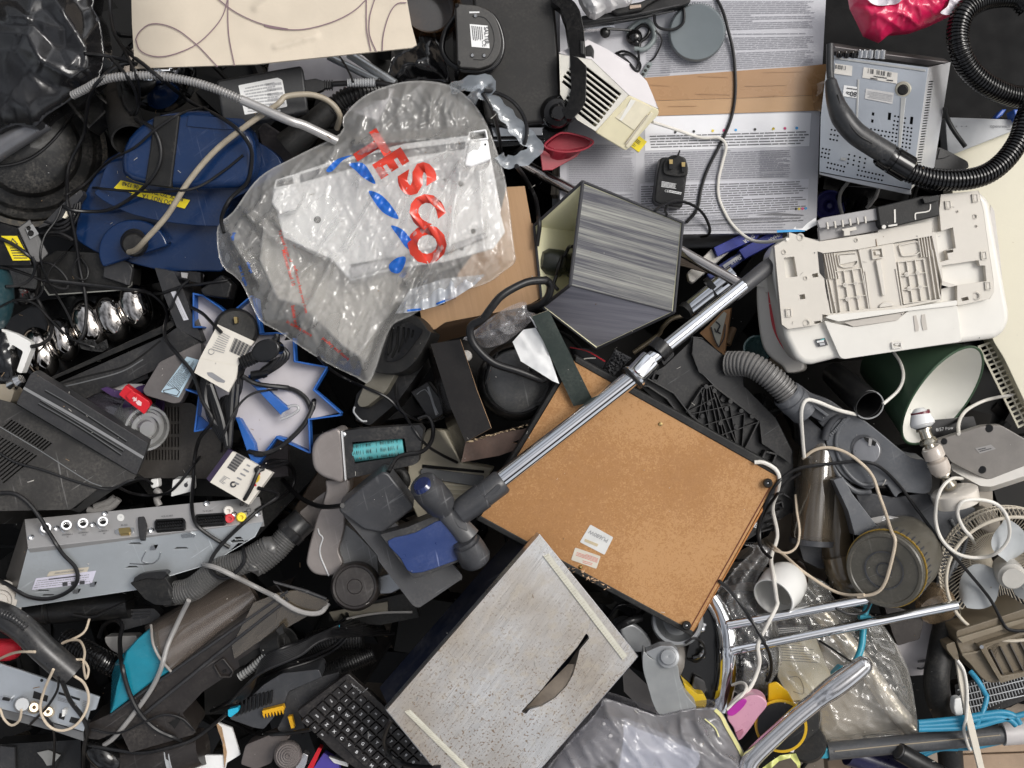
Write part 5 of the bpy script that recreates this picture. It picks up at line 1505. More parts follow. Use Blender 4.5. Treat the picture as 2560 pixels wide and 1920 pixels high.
t.part('badge',bd,[INK,WINK,INKL,mat('teal badge print',(.05,.4,.4),.4)])
ft_=MB()
for s_ in('B4 1770,45','B4 1570,95','B4 1835,470','B4 1865,695','B4 388,895'):
 x,y=q1(s_)
 ft_=MB().rim(PP,[(x-6,y-9),(x+6,y-10),(x+8,y+9),(x-4,y+10)],.003,2,0).prism(PP,[(x-4,y-7),(x+4,y-8),(x+6,y+7),(x-2,y+8)],.002,.002)
 t.part('foot_pad',ft_,PW)
for s_,r_ in(('B4 1768,182',6),('B4 1780,253',3),('B4 355,445',6),('B4 515,638',5),('B4 475,335',9),('B4 520,970',9),('B4 1777,770',10),('B4 890,357',5),('B4 1640,145',3)):
 t.part('moulded_boss',MB().lathe(PP.at(*q1(s_),-.001),PP.at(*q1(s_),.0016),[(0,r_*PX*1.15),(1,r_*PX),(1,r_*PX*.7),(0,r_*PX*.6),(-1 if r_ in(6,5,3)else.4,0)],n=24),PW)
t.part('side_window',MB().prism(leanp(q1('B4 1920,450'),-.012,.0,.0),q('B4 1885,90 1915,140 1950,420 1975,650 1960,720 1915,740 1890,560 1860,350'),.002,.004),mat('grey side grip',(.5,.47,.44),.4),bevel=.002)
t=Thing('white_red_appliance','white appliance body with a dark red stripe wedged under the upturned printer','appliance',q1('B4 270,950'),-.25)
WP=leanp(q1('B4 270,950'),-.1,.3,0)
t.part('body',MB().prism(WP,rounded(smooth(q('B4 155,690 255,650 330,700 420,1100 500,1260 490,1320 380,1340 340,1290 230,1200 175,1050'),2,True),4),.08),WARM,bevel=.01,seg=3)
t.part('stripe',MB().ribbon(WP,q('B4 255,690 262,830 290,1000 345,1120 410,1200'),13,0,.0015),RED)
t.part('collar',MB().prism(WP,q('B4 210,640 290,600 300,720 215,745'),.02,.006).prism(WP,q('B4 150,680 290,700 290,715 150,700'),.002,.004),WARM,bevel=.002)
one('turquoise_cup','translucent turquoise cup in the dark beside the white appliance','cup',MB().lathe(P(*q1('B4 130,1260'),-.22),P(*q1('B4 160,1160'),-.14),[(0,0),(0,.016),(1,.024),(1,.021),(.1,.014),(.1,0)],n=28),film('turquoise clear',(.25,.5,.5),.4,.1,.05,20,.1,10))
# ==== chrome poles, tape boxes, black ribbed tray
VP=leanp(q1('B3 1700,450'),-.12,.05,-.05)
BLV=mat('blue printed card',(.035,.05,.3),.35,dust=.15)
for nm,face,spine,txs in(('first','B3 1495,410 1690,315 1840,310 1820,340 1520,478','B3 1295,600 1480,415 1510,478 1630,425 1340,675 1310,660',(('SHAR','B3 1755,345',9),)),('second','B3 1680,430 1880,315 2010,300 2000,350 1725,495','B3 1440,610 1560,520 1690,440 1720,500 1600,590 1470,650',(('SHAR','B3 1945,335',9),('SHAR','B3 1655,505',9)))):
 t=Thing('tape_box','blue and white card video tape box '+('nearer the lampshade, white spine showing' if nm=='first' else 'tucked under the printer edge, lettered on its spine'),'tape box',q(face)[0],-.17,'blue tape boxes by the printed carton')
 t.part('face',MB().prism(VP,q(face),.025,.0 if nm=='first' else-.008),BLV,bevel=.001)
 t.part('spine',MB().prism(VP,q(spine),.02,-.012 if nm=='first' else-.022),WARM if nm=='first' else mat('grey blue card',(.06,.08,.25),.4,dust=.3),bevel=.003)
 lt=MB()
 for tx,p,hp in txs:
  lt.text(VP,tx,q1(p),hp,148,0,.0012 if nm=='first' else-.004,.02)
 if nm=='second':
  lt.prism(VP,q('B3 1560,545 1700,450 1705,465 1575,565'),.0005,-.018,0)
 t.part('lettering',lt,WINK)
one('torn_carton_edge','strip of torn white card with bright blue edge beside the printer corner','card',MB().prism(leanp((1990,575),.0,0,0),q('B4 303,283 440,278 513,277 510,292 305,300'),.0012).prism(leanp((1990,575),.001,0,0),q('B4 425,275 440,255 445,272 490,270 530,230 590,190 597,240 520,285'),.001,m=1),[mat('cyan blue edge',(.02,.3,.65),.5),PAPER])
t=Thing('chrome_wand','long chrome vacuum wand with clamp running over the hardboard panel','vacuum wand',(1470,1040),.02)
a,m_,b=q1('C2 1810,775')+(.055,),q1('B3 930,1345')+(.05,),q1('B3 1715,690')+(.02,)
t.part('lower_tube',MB().lathe(P(*a),P(*m_),[(0,0),(0,.0135),(1,.0135),(1,.012)],n=40),CHR)
t.part('groove',MB().tube([P(a[0]+5,a[1]+6,.0675),P(m_[0]+5,m_[1]+6,.0625)],.0013,0,6).tube([P(a[0]+11,a[1]+13,.0645),P(m_[0]+11,m_[1]+13,.0595)],.0008,0,6),BLK)  # raised black lines laid on the chrome for the dark band in its shading
m2,m3=q1('B3 1030,1240')+(.047,),q1('B3 1150,1130')+(.042,)
t.part('joint_sleeve',MB().lathe(P(*q1('B3 895,1380'),.051),P(*m2),[(0,.0145),(0,.019),(.06,.02),(.14,.0205),(.2,.0185),(.25,.0172),(.9,.0172),(1,.0165),(1,.014)],n=40),CHR)
t.part('rubber_ring',MB().lathe(P(*q1('B3 880,1390'),.0505),P(*q1('B3 905,1365'),.05),[(0,.0145),(0,.02),(.5,.0215),(1,.02),(1,.0145)],n=40),BLK)
t.part('clamp',MB().lathe(P(*q1('B3 1070,1195'),.046),P(*q1('B3 1130,1130'),.043),[(0,.014),(0,.0175),(1,.0175),(1,.014)],n=36).prism(leanp(q1('B3 1150,1230'),.045,0,0),rounded(q('B3 1080,1130 1130,1130 1200,1190 1200,1215 1125,1285 1105,1250 1140,1200'),3),.006),BLK,bevel=.001)
t.part('upper_tube',MB().lathe(P(*m2),P(*b),[(0,.0108),(1,.0108),(1,.009)],n=40),CHR)
t.part('grey_end',MB().lathe(P(*q1('B3 1640,760'),.005),P(*q1('B3 1960,500'),-.02),[(0,.0105),(0,.0115),(.1,.0118),(.75,.0125),(.8,.0112),(1,.0112)],n=36),mat('mid grey tube',(.05,.05,.054),.4,dust=.2))
t=Thing('chrome_tube','short chrome tube with black end cap below the lampshade','tube',q1('B3 1400,770'),-.08)
a,b=q1('B3 1290,880')+(-.05,),q1('B3 1650,600')+(-.035,)
t.part('tube',MB().lathe(P(*a),P(*b),[(0,0),(0,.0125),(.55,.0125),(.56,.0155),(1,.0155)],n=36),CHR)
t.part('end_cap',MB().lathe(P(a[0]-6,a[1]+4,-.045),P(a[0]+6,a[1]-8,-.05),[(0,0),(0,.0135),(.8,.0135),(1,.012)],n=30),BLKM)
t.part('ring',MB().lathe(P(*q1('B3 1470,715'),-.044),P(*q1('B3 1500,690'),-.043),[(0,.015),(0,.018),(1,.018),(1,.015)],n=36).prism(leanp(q1('B3 1510,730'),-.03,0,0),q('B3 1420,670 1450,670 1525,740 1505,775 1490,740'),.004),BLK)
TP=leanp(q1('B3 1450,1400'),-.06,-.12,.12)
t=Thing('ribbed_tray','black plastic printer tray with diamond ribs and clips behind the hardboard panel','plastic tray',q1('B3 1500,1400'),-.12)
BT=mat('scuffed black tray plastic',(.013,.013,.014),.42,dust=.2,scr=.5)
tr_o=q('B3 1130,1290 1350,1080 1420,1090 1560,1200 1700,1330 1720,1440 C3 1960,320 2080,560 2090,800 2070,1010 1830,1160 1740,1220 1560,1200 1200,300 930,60 B3 1000,1450 920,1410')
dia=q('C3 1410,90 1490,70 1830,330 1700,600 1500,450 1300,260')
pock=[q('B3 1100,1380 1150,1390 1290,1460 1240,1540 1060,1440'),q('B3 1250,1290 1390,1330 1330,1420 1220,1340'),q('C3 1900,560 1940,570 1920,620 1880,610'),q('C3 1960,640 2050,660 2040,800 1960,780')]
t.part('base',MB().prism(TP,tr_o,.04,-.012),BT,bevel=.003)
t.part('top_plate',MB().plate(TP,q('B3 1350,1080 1420,1090 1560,1200 1700,1330 1720,1440 C3 1960,320 2080,560 2060,640 1850,500 1830,330 1490,70 1420,0 B3 1390,1330 1330,1200'),[q('C3 1880,150 1950,210 1920,260 1860,220'),q('B3 1560,1500 1600,1530 1580,1570 1540,1540')],.012),BT,bevel=.0015)
dm=MB().prism(TP,dia,.004,-.008)
for i in range(6):
 u=i/5
 dm.rim(TP,[bil((dia[0],dia[1],dia[2],dia[3]),u,0),bil((dia[0],dia[2],dia[3],dia[5]),u,1)],.009,3,-.008,closed=False)
for i in range(5):
 a,b=bil((q1('C3 1400,100'),q1('C3 1830,340'),q1('C3 1700,600'),q1('C3 1290,270')),i/4,0),bil((q1('C3 1400,100'),q1('C3 1830,340'),q1('C3 1700,600'),q1('C3 1290,270')),max(0,i/4-.45),1)
 dm.rim(TP,[a,b],.009,2.6,-.008,closed=False)
 c_=bil((q1('C3 1400,100'),q1('C3 1830,340'),q1('C3 1700,600'),q1('C3 1290,270')),min(1,i/4+.45),1)
 dm.rim(TP,[a,c_],.009,2.6,-.008,closed=False)
dm.rim(TP,dia,.012,4,-.01)
for s_ in('C3 1440,80','C3 1500,110','C3 1620,190','C3 1700,260','C3 1780,300','C3 1410,300','C3 1545,350','C3 1660,380','C3 1590,245','C3 1460,205','C3 1620,490'):
 dm.prism(TP,circ(q1(s_),6,n=12),.012,.004)
t.part('diamond_grid',dm,BT,bevel=.0006)
t.part('channel',MB().rim(TP,q('B3 930,1430 1010,1440 C3 1150,170 1260,320 1420,420 1700,640 1900,760'),.016,5,-.012,closed=False).rim(TP,q('B3 1000,1380 C3 1200,130 1330,300 1500,430'),.014,4,-.012,closed=False),BT,bevel=.001)
for i in range(5):
 cb=MB().rim(TP,q('C3 %f,%f %f,%f %f,%f'%(1905+i*6,900+i*62,2010-i*10,870+i*62,2070-i*60,910+i*62)),.012,3.5,-.012,closed=False)
 t.part('step_rib',cb,BT)
t.part('clip_box',MB().rim(TP,q('B3 1060,1340 1100,1350 1080,1400 1040,1390'),.012,4,-.01).rim(TP,q('C3 1880,560 1960,580 1930,650 1850,620'),.012,4,-.01).prism(TP,q('C3 1440,395 1470,390 1560,470 1540,500'),.012,.006),BT)
t.part('symbol',MB().rim(TP,q('C3 1808,1090 1842,1100 1828,1128 1793,1118'),.0006,2.4,.0,m=0).rim(TP,q('C3 1815,1100 1832,1105 1825,1118 1808,1112'),.0006,1.6,.0),WINK)
one('brush_pad','tuft of dark grey bristle pad beside the chrome wand joint','brush',MB().sheet(q('B3 770,1165 830,1200 890,1230 800,1310 720,1400 665,1380 700,1280 740,1220'),lambda x,y,d:-.03+.012*min(1,d/10)+.012*noise.noise(Vec((x/5,y/5,3))),3.4,skirt=.03),mat('grey bristle',(.05,.05,.052),.9,var=.4,ns=300),smoothed=False)
t=Thing('picture_block','wooden framed picture with black painted marks behind the black tray','picture',q1('B3 1530,1050'),-.2)
KP=leanp(q1('B3 1530,1050'),-.16,.3,.1)
t.part('frame',MB().prism(KP,q('B3 1390,1045 1450,990 1560,880 1620,860 1600,1000 1570,1220 1500,1150'),.02),mat('bare tan wood',(.42,.23,.11),.6,var=.15))
t.part('sheet',MB().prism(KP,q('B3 1470,1000 1570,885 1590,900 1530,1150'),.001,.0022,0).ribbon(KP,q('B3 1475,1000 1500,1090 1530,1150'),3,1,.004).ribbon(KP,q('B3 1530,1150 1570,1080 1580,980'),3,1,.004).ribbon(KP,q('B3 1510,960 1540,990 1520,1030 1545,1050'),4,1,.004).ribbon(KP,q('B3 1500,1010 1515,1040 1530,1020'),3,1,.004),[mat('greenish paper',(.5,.5,.44),.7),INK])
one('wooden_peg','small bare wooden peg in the dark beside the picture','peg',cyl(MB(),q1('B3 1640,1010')+(-.2,),q1('B3 1595,1130')+(-.19,),.006),mat('dim tan wood',(.22,.14,.08),.6))
one('grey_strut','thin bronze strut in the dark below the lampshade','strut',MB().path(pts3('B3 1270,915,-.1 1180,940,-.1 1110,1010,-.11 1080,1060,-.12 900,1190,-.13',0),.004),mat('bronze metal',(.25,.21,.15),.3,.8))
one('red_edged_shell','black plastic shell with thin red and white edging under the lampshade','shell',MB().prism(leanp(q1('B3 560,1220'),-.14,.1,0),rounded(q('B3 420,1150 560,1160 700,1250 660,1330 480,1300'),6),.03).ribbon(leanp(q1('B3 560,1220'),-.14,.1,0),q('B3 430,1150 560,1180 690,1255'),3,1,.001).ribbon(leanp(q1('B3 560,1220'),-.14,.1,0),q('B3 475,1270 540,1235 620,1230'),3,2,.001),[BLKG,RED,WARM])
# ==== grey cyclone vacuum cleaner with ribbed hose
t=Thing('cyclone_vacuum','grey bagless vacuum cleaner lying on its side with smoky brown dust bin','vacuum cleaner',q1('C4 1000,900'),-.3)
GV=mat('steel grey casing',(.1,.105,.115),.36,dust=.3,scr=.35,dustcol=(.4,.38,.34))
GVD=mat('dark steel grey casing',(.045,.047,.053),.4,dust=.3,scr=.3)
H=leanp(q1('C4 950,550'),-.06,.1,.12)
t.part('head',MB().prism(H,rounded(smooth(q('C4 665,440 690,370 760,310 850,290 950,330 1080,430 1290,600 1420,640 1440,860 1230,860 1180,900 1100,790 1000,840 900,810 790,740 720,640 680,550'),1.6,True),5),.06),GV,bevel=.012,seg=4)
t.part('head_rim',MB().tube([H.at(x,y,.001)for x,y in smooth(q('C4 840,300 770,380 740,480 760,600 830,720 930,800 1040,800 1120,790'),.6)],.0035).tube([H.at(x,y,-.006)for x,y in smooth(q('C4 790,300 715,400 690,500 700,620 770,750 880,850 1000,860'),.6)],.005),GV)
gtn=MB()
for i in range(14):
 u=i/13
 x,y=lerp(668,815,u**.8),lerp(445,285,u)
 gtn.prism(H,q('C4 %f,%f %f,%f %f,%f %f,%f'%(x,y,x+12,y-10,x+30,y+8,x+18,y+18)),.012,.004)
t.part('toothed_collar',gtn,GV,bevel=.0008)
t.part('toothed_ring',MB().tube([H.at(x,y,.0)for x,y in smooth(q('C4 655,470 680,380 740,300 815,285'),.6)],.007).tube([H.at(x,y,-.004)for x,y in smooth(q('C4 620,350 680,300 760,280'),.6)],.009),GVD)
a_=q1('C4 965,555')
t.part('release_disc',MB().lathe(H.at(*a_,-.003),H.at(*a_,.007),[(0,.0235),(.6,.0235),(1,.021),(1.05,.018),(.95,0)],n=44,),mat('brushed grey disc',(.3,.3,.31),.3,.6,scr=.4),bevel=.001)
t.part('disc_recess',MB().prism(H,circ(q1('C4 950,540'),33,36,-20),.0004,.0012),GVD)
t.part('disc_catch',MB().prism(H,q('C4 945,452 1010,470 1040,490 1030,520 985,500 955,475'),.003,.0085,0).prism(H,q('C4 985,460 1010,470 1000,520 980,515'),.004,.009,1),[HOLE,SIL])
t.part('spine',MB().prism(leanp(q1('C4 850,980'),-.03,.1,-.05),q('C4 720,770 790,745 860,870 1060,1130 1000,1180 940,1180 880,1180 830,1000'),.05).prism(leanp(q1('C4 850,980'),-.026,.1,-.05),q('C4 1000,1180 1050,1115 1062,1130 1020,1150 1015,1180'),.02),GV,bevel=.003)
t.part('housing',MB().prism(leanp(q1('C4 1100,960'),-.075,.05,.1),rounded(q('C4 880,850 1180,900 1420,860 1520,1100 1500,1250 1000,1200 960,1100'),8),.08),GVD,bevel=.008,seg=3)
BINM=film('smoky brown bin',(.16,.13,.095),.5,.08,.05,8,.03,8,.15)
BIN2=mat('dusty bin core',(.09,.07,.045),.4,var=.3,ns=14,dust=.5)
for s_,r_ in(('C4 620,480 560,1260',.033),('C4 720,820 760,1400',.026)):
 a,b=q(s_)
 t.part('dust_bin',MB().lathe(P(*a,-.1),P(*b,-.09),[(0,0),(0,r_*.9),(.1,r_),(.9,r_*1.05),(.97,r_),(1,0)],n=40),BINM if r_>.03 else mat('smoky bin tube',(.1,.075,.045),.16,coat=.5,var=.3,ns=9))
 if r_>.03:
  t.part('bin_core',MB().lathe(P(*a,-.1),P(*b,-.09),[(0,0),(.05,r_*.7),(.9,r_*.8),(.95,0)],n=32),BIN2)
  t.part('bin_band',MB().lathe(P(*q1('C4 565,1205'),-.09),P(*q1('C4 562,1245'),-.09),[(0,.035),(0,.0365),(1,.0365),(1,.035)],n=40),GVD)
t.part('bin_foot',MB().prism(leanp(q1('C4 560,1330'),-.09,0,.1),rounded(q('C4 460,1230 650,1260 690,1420 620,1430 500,1370'),5),.04),GVD,bevel=.003)
t.part('bin_elbow',MB().path(pts3('C4 755,1330,-.07 790,1450,-.07 850,1540,-.08 960,1600,-.1',0),.026,n=28),mat('smoky bin tube',(.1,.08,.06),.2,coat=.4,var=.3))
wc=q1('C4 1095,1440')
wa,wb=P(*q1('C4 1260,1290'),-.08),P(*wc,.012)
ax=(wb-wa)
t.part('wheel',MB().lathe(wa,wb,[(0,.058),(.2,.062),(.7,.0628),(.86,.0625),(.94,.06),(.95,.056),(.98,.0605),(1,.0585),(1,.054),(.985,.0525),(.985,0)],n=64),mat('olive grey wheel',(.085,.078,.062),.34,dust=.35,scr=.3),sharp=30)
tr_=MB()
u_=ax.normalized().cross(Vec((0,0,1))).normalized();w_=ax.normalized().cross(u_)
for i in range(40):
 g_=2*math.pi*i/40
 d_=u_*math.cos(g_)+w_*math.sin(g_)
 tr_.tube([wa+ax*.72+d_*.0625,wa+ax*.9+d_*.0622],.0016,0,5)
t.part('tread',tr_,GVD)
t.part('hub_ring',MB().lathe(wa+ax*.985,wa+ax*1.0,[(0,.03),(1,.031),(1,.029),(0,.0285)],n=48).lathe(wa+ax*.985,wa+ax*1.0,[(0,.0125),(1,.0125),(1,.011),(0,.0105)],n=36),GVD)
t.part('yellow_trim',MB().lathe(wa+ax*.88,wa+ax*.91,[(0,.0615),(0,.0634),(1,.0634),(1,.0615)],n=60),mat('amber trim',(.3,.19,.03),.4))
for i in range(4):
 a,b=q('C4 %f,%f %f,%f'%(1330+i*55,1130+i*40,1470+i*12,1300+i*30))
 t.part('cooling_rib',MB().tube([P(*a,-.035-i*.01),P(*b,-.04-i*.012)],.0022,0,8),mat('pale steel grey casing',(.24,.25,.26),.35))
st=MB().prism(leanp(q1('C4 1090,1070'),-.05,.1,-.35),q('C4 985,1055 1110,1030 1220,1050 1185,1105 980,1085'),.0005,0)
lbp=leanp(q1('C4 1090,1070'),-.05,.1,-.35)
st.words(lbp,q('C4 1090,1040 1205,1055 1185,1095 1080,1075'),3,1,.0012,.5,(.04,.1),8)
t.part('rating_label',st,[mat('grey sticker',(.3,.29,.28),.4),PAPER])
t.part('side_body',MB().prism(leanp(q1('C4 1650,1150'),-.12,0,.05),rounded(q('C4 1430,880 1600,940 1780,980 1750,1080 1700,1320 1560,1560 1480,1540 1530,1300 1480,1000'),8),.06),GV,bevel=.01,seg=3)
for s_ in('C4 1590,1060 1650,1180 1640,1320 1560,1520','C4 1670,1060 1710,1160 1690,1280 1620,1420'):
 t.part('trim_rib',MB().path([p+(-.115,)for p in q(s_)],.003),mat('pale steel grey casing',(.24,.25,.26),.35))
t.part('hose',MB().ribbed(pts3('B3 1600,1270,-.06 1760,1280,-.04 1900,1360,-.03 2010,1460,-.03 2060,1520,-.03',0),.0205,.0062,.003,n=28),mat('grey ribbed hose',(.16,.155,.15),.35,dust=.3))
t.part('hose_cuff',MB().lathe(P(*q1('B4 410,1430'),-.03),P(*q1('B4 330,1530'),-.03),[(0,0)],0,8)if False else MB().lathe(P(*q1('B3 2030,1490'),-.03),P(*q1('B3 2170,1640'),-.045),[(0,.022),(.05,.0245),(.2,.0245),(.22,.0225),(.28,.0225),(.3,.0245),(.5,.0245),(.52,.0235),(.95,.0225),(1,0)],n=36),GV)
t.part('arm',MB().prism(leanp(q1('C4 600,200'),-.03,.15,.05),rounded(q('C4 390,110 470,60 560,130 700,180 800,250 700,310 640,340 560,300 470,200'),6),.05),GVD,bevel=.006,seg=3)
t.part('arm_fins',MB().prism(leanp(q1('C4 600,200'),-.026,.15,.05),q('C4 410,225 520,220 560,280 500,270').__add__([]),.004).prism(leanp(q1('C4 600,200'),-.024,.15,.05),q('C4 560,190 690,290 670,300 545,210'),.006),GV,bevel=.001)
t.part('lower_arm',MB().prism(leanp(q1('C4 560,380'),-.07,.1,.05),rounded(q('C4 430,230 520,300 660,420 660,640 500,600 480,420'),6),.05),GVD,bevel=.005)
a,b=P(*q1('C4 720,-20'),-.13),P(*q1('C4 985,214'),-.035)
one('open_black_tube','wide black tube with a pale rimmed round open end above the grey vacuum','tube',MB().lathe(a,b,[(0,.02),(.5,.0235),(.9,.0235),(1,.0235),(1,.022),(.3,.021),(.25,0)],n=48),BLK)
one('tube_rim','thin pale rim around the wide black tube mouth','ring',MB().lathe(P(*q1('C4 983,212'),-.036),P(*q1('C4 986,215'),-.034),[(0,.0222),(0,.024),(1,.024),(1,.0222)],n=48),mat('worn grey rim',(.3,.3,.3),.4))
t=Thing('green_lampshade','dark green conical lampshade with white lining lying on its side','lampshade',q1('C4 1400,150'),-.25)
GRN=mat('dark green fabric',(.032,.066,.036),.6,var=.1,ns=80,bump=.15,bs=900)
ca,cb_=P(*q1('C4 1070,-160'),-.175),P(*q1('C4 1530,150'),-.09)
axv=(cb_-ca)
pf=[(0,.06),(1,.112)]
t.part('shade',MB().lathe(ca,cb_,[(0,.048),(1,.094)],n=72),GRN)
t.part('lining',MB().lathe(ca,cb_,[(0.0,.0),(0.0,.046),(1,.092)],n=72),mat('white shade lining',(.78,.77,.72),.5,var=.02))
t.part('rim',MB().tube([cb_+(axv.normalized().cross(Vec((0,0,1))).normalized()*math.cos(2*math.pi*i/60)+axv.normalized().cross(axv.normalized().cross(Vec((0,0,1))).normalized())*math.sin(2*math.pi*i/60))*.094 for i in range(61)],.0022,0,8),mat('green shade rim',(.03,.07,.035),.5))
t=Thing('marble_lamp','marble and brass table lamp stem with a white bulb, leaning against green shade','table lamp',q1('C4 1560,600'),-.12)
ls=lambda s_,z:P(*q1(s_),z)
MRB=mat('cream marble',(.52,.46,.4),.25,var=.2,ns=25,coat=.3)
BRS=mat('tarnished silver brass',(.5,.46,.38),.25,1,var=.2)
t.part('bulb',MB().lathe(ls('C4 1360,275',-.03),ls('C4 1390,385',-.025),[(-.35,0),(-.3,.008),(-.1,.0125),(.2,.016),(.6,.0195),(.8,.019),(1,.012),(1,0)],n=32),mat('white bulb glass',(.8,.8,.79),.15,coat=.5,var=.02))
t.part('bulb_band',MB().lathe(ls('C4 1362,262',-.029),ls('C4 1368,285',-.029),[(0,.0125),(0,.0148),(1,.0152),(1,.013)],n=28),mat('maroon band',(.12,.01,.02),.3))
t.part('socket',MB().lathe(ls('C4 1388,385',-.025),ls('C4 1440,530',-.025),[(0,.012),(.1,.0125),(.12,.009),(.5,.0095),(.55,.012),(.72,.0145),(.8,.013),(.85,.008),(1,.009),(1,0)],n=32),BRS)
t.part('stem',MB().lathe(ls('C4 1440,520',-.025),ls('C4 1530,725',-.03),[(0,.006),(.02,.0135),(.12,.0165),(.4,.0165),(.44,.013),(.5,.012),(.54,.0165),(.85,.0165),(.95,.0135),(1,.0125),(1,0)],n=36),MRB)
t.part('lower_stem',MB().lathe(ls('C4 1530,715',-.03),ls('C4 1590,830',-.035),[(0,.0125),(.1,.013),(.14,.008),(.4,.0065),(.6,.01),(.8,.0125),(1,.01),(1,0)],n=32),BRS)
d0,d1=ls('C4 1615,845',-.035),ls('C4 1640,945',-.038)
t.part('foot',MB().lathe(d0,d1,[(0,0),(0,.033),(.1,.036),(.9,.036),(1,.0345),(1,.031)],n=52),mat('white marble',(.68,.63,.56),.25,var=.1,ns=14,coat=.3))
t.part('felt',MB().lathe(d1,d1+(d1-d0)*.02,[(0,.0335),(1,.0325),(1,0)],n=48),mat('green felt',(.02,.1,.05),.9))
DP=leanp(q1('C4 1850,560'),-.06,.1,.12)
t=Thing('router_box','grey and white electronics box with screws beside the marble lamp','electronics box',q1('C4 1850,560'),-.12)
lidp=q('C4 1480,480 1830,370 1960,365 2000,385 2200,500 2200,640 1880,775 1800,745 1590,640')
t.part('lid',MB().prism(DP,rounded(lidp,9),.018),mat('warm grey casing',(.2,.185,.17),.4,dust=.15),bevel=.004,seg=3)
t.part('body',MB().prism(extp(q1('C4 1850,560'),-.08,-6,18,.04),rounded(q('C4 1590,640 1800,730 1880,765 2200,640 2200,720 1890,820 1810,815 1600,700'),6),.035),WARM,bevel=.004,seg=3)
for s_,rr in(('C4 1873,387',.0055),('C4 1540,484',.0045),('C4 1822,693',.0055)):
 t.part('screw',MB().lathe(DP.at(*q1(s_),0),DP.at(*q1(s_),.0015),[(0,rr*1.2),(1,rr),(1,0)],n=20),BLK)
st=MB().prism(DP,q('C4 1772,535 1890,508 1925,540 1805,575'),.0004,.0008)
st.words(DP,q('C4 1790,540 1885,518 1905,540 1810,565'),2,1,.0012,.5,(.1,.25),4)
t.part('sticker',st,[mat('grey sticker',(.4,.39,.37),.5),INK])
wr=MB().text(leanp(q1('C4 1560,390'),-.11,0,0),'8/57 Pow',q1('C4 1545,392'),8,-8,0,.001)
t2=Thing('black_lettered_plate','black plate with white handwriting behind the router box','plate',q1('C4 1560,390'),-.14)
t2 .part('plate',MB().prism(leanp(q1('C4 1560,390'),-.11,0,0),q('C4 1430,330 1760,300 1800,420 1480,480'),.01),BLK)
t2 .part('handwriting',wr,WINK)
t=Thing('grey_beige_plug','beige moulded socket block standing by the fan cage','plug',q1('C4 1880,1080'),-.15)
t.part('neck',MB().prism(leanp(q1('C4 1850,930'),-.12,0,.1),rounded(q('C4 1800,830 1900,830 1905,950 1890,980 1800,1000'),4),.04),mat('beige grey plastic',(.38,.34,.29),.4,dust=.2),bevel=.003)
t.part('body',MB().prism(leanp(q1('C4 1870,1080'),-.1,0,.1),rounded(q('C4 1820,1000 1860,970 1920,1010 1970,1100 1950,1150 1880,1170 1800,1130 1790,1060'),6),.04),mat('beige grey plastic',(.38,.34,.29),.4,dust=.2),bevel=.006,seg=3)
t=Thing('desk_fan','small white desk fan with round wire cage and three pale grey blades','fan',q1('D4 2100,150'),-.18)
FP=leanp(q1('D4 2100,160'),-.03,.15,.2)
fc=q1('D4 2135,150')
WIRE=mat('cream coated wire',(.6,.54,.44),.4,dust=.2)
rf=FP.at(*fc,0)
ux=Vec((1,0,FP.n.x*-1/FP.n.z)).normalized();uy=FP.n.cross(ux).normalized()
Rf=165*PX
cg=MB()
def ringp(r,h,n=72,off=Vec()):
 return[rf+off+ux*(r*math.cos(2*math.pi*i/n))+uy*(r*math.sin(2*math.pi*i/n))+FP.n*h for i in range(n+1)]
cg.tube(ringp(Rf,0),.0028,0,8,caps=False)
cg.tube(ringp(Rf*1.04,-.035),.0018,0,6,caps=False)
cg.tube(ringp(Rf*.97,-.07),.0018,0,6,caps=False)
cg.tube(ringp(Rf*.45,-.1),.0016,0,6,caps=False)
t.part('cage_ring',cg,WIRE)
cw=MB()
for i in range(96):
 a=2*math.pi*i/96
 d_=ux*math.cos(a)+uy*math.sin(a)
 cw.tube([rf+d_*Rf,rf+d_*Rf*1.045-FP.n*.03,rf+d_*Rf*.97-FP.n*.07,rf+d_*Rf*.45-FP.n*.1,rf+d_*Rf*.1-FP.n*.105],.0009,0,5)
o=t.part('cage_wires',cw,WIRE)
GB=mat('pale grey blade',(.42,.44,.45),.3,dust=.15)
for i,a0 in enumerate((200,320,80)):
 vs,nn_=[],12
 for j in range(nn_+1):
  r_=lerp(.018,Rf*.84,j/nn_)
  wd_=math.sin(math.pi*min(1,.16+.8*j/nn_))*46*(1-.25*j/nn_)
  for k2 in range(7):
   a=R(a0+wd_*(k2/3-1)*.9+18*j/nn_)
   vs.append(rf+ux*r_*math.cos(a)+uy*r_*math.sin(a)+FP.n*(-.035+.014*(k2/3-1)))
 t.part('blade',MB().add(vs,[[j*7+k2,j*7+k2+1,(j+1)*7+k2+1,(j+1)*7+k2]for j in range(nn_)for k2 in range(6)]),GB)
t.part('hub',MB().lathe(rf-FP.n*.06,rf-FP.n*.005,[(0,.02),(.6,.0225),(.85,.0215),(.9,.018),(1,.0165),(1,0)],n=40),mat('warm white hub',(.5,.48,.44),.35,dust=.1))
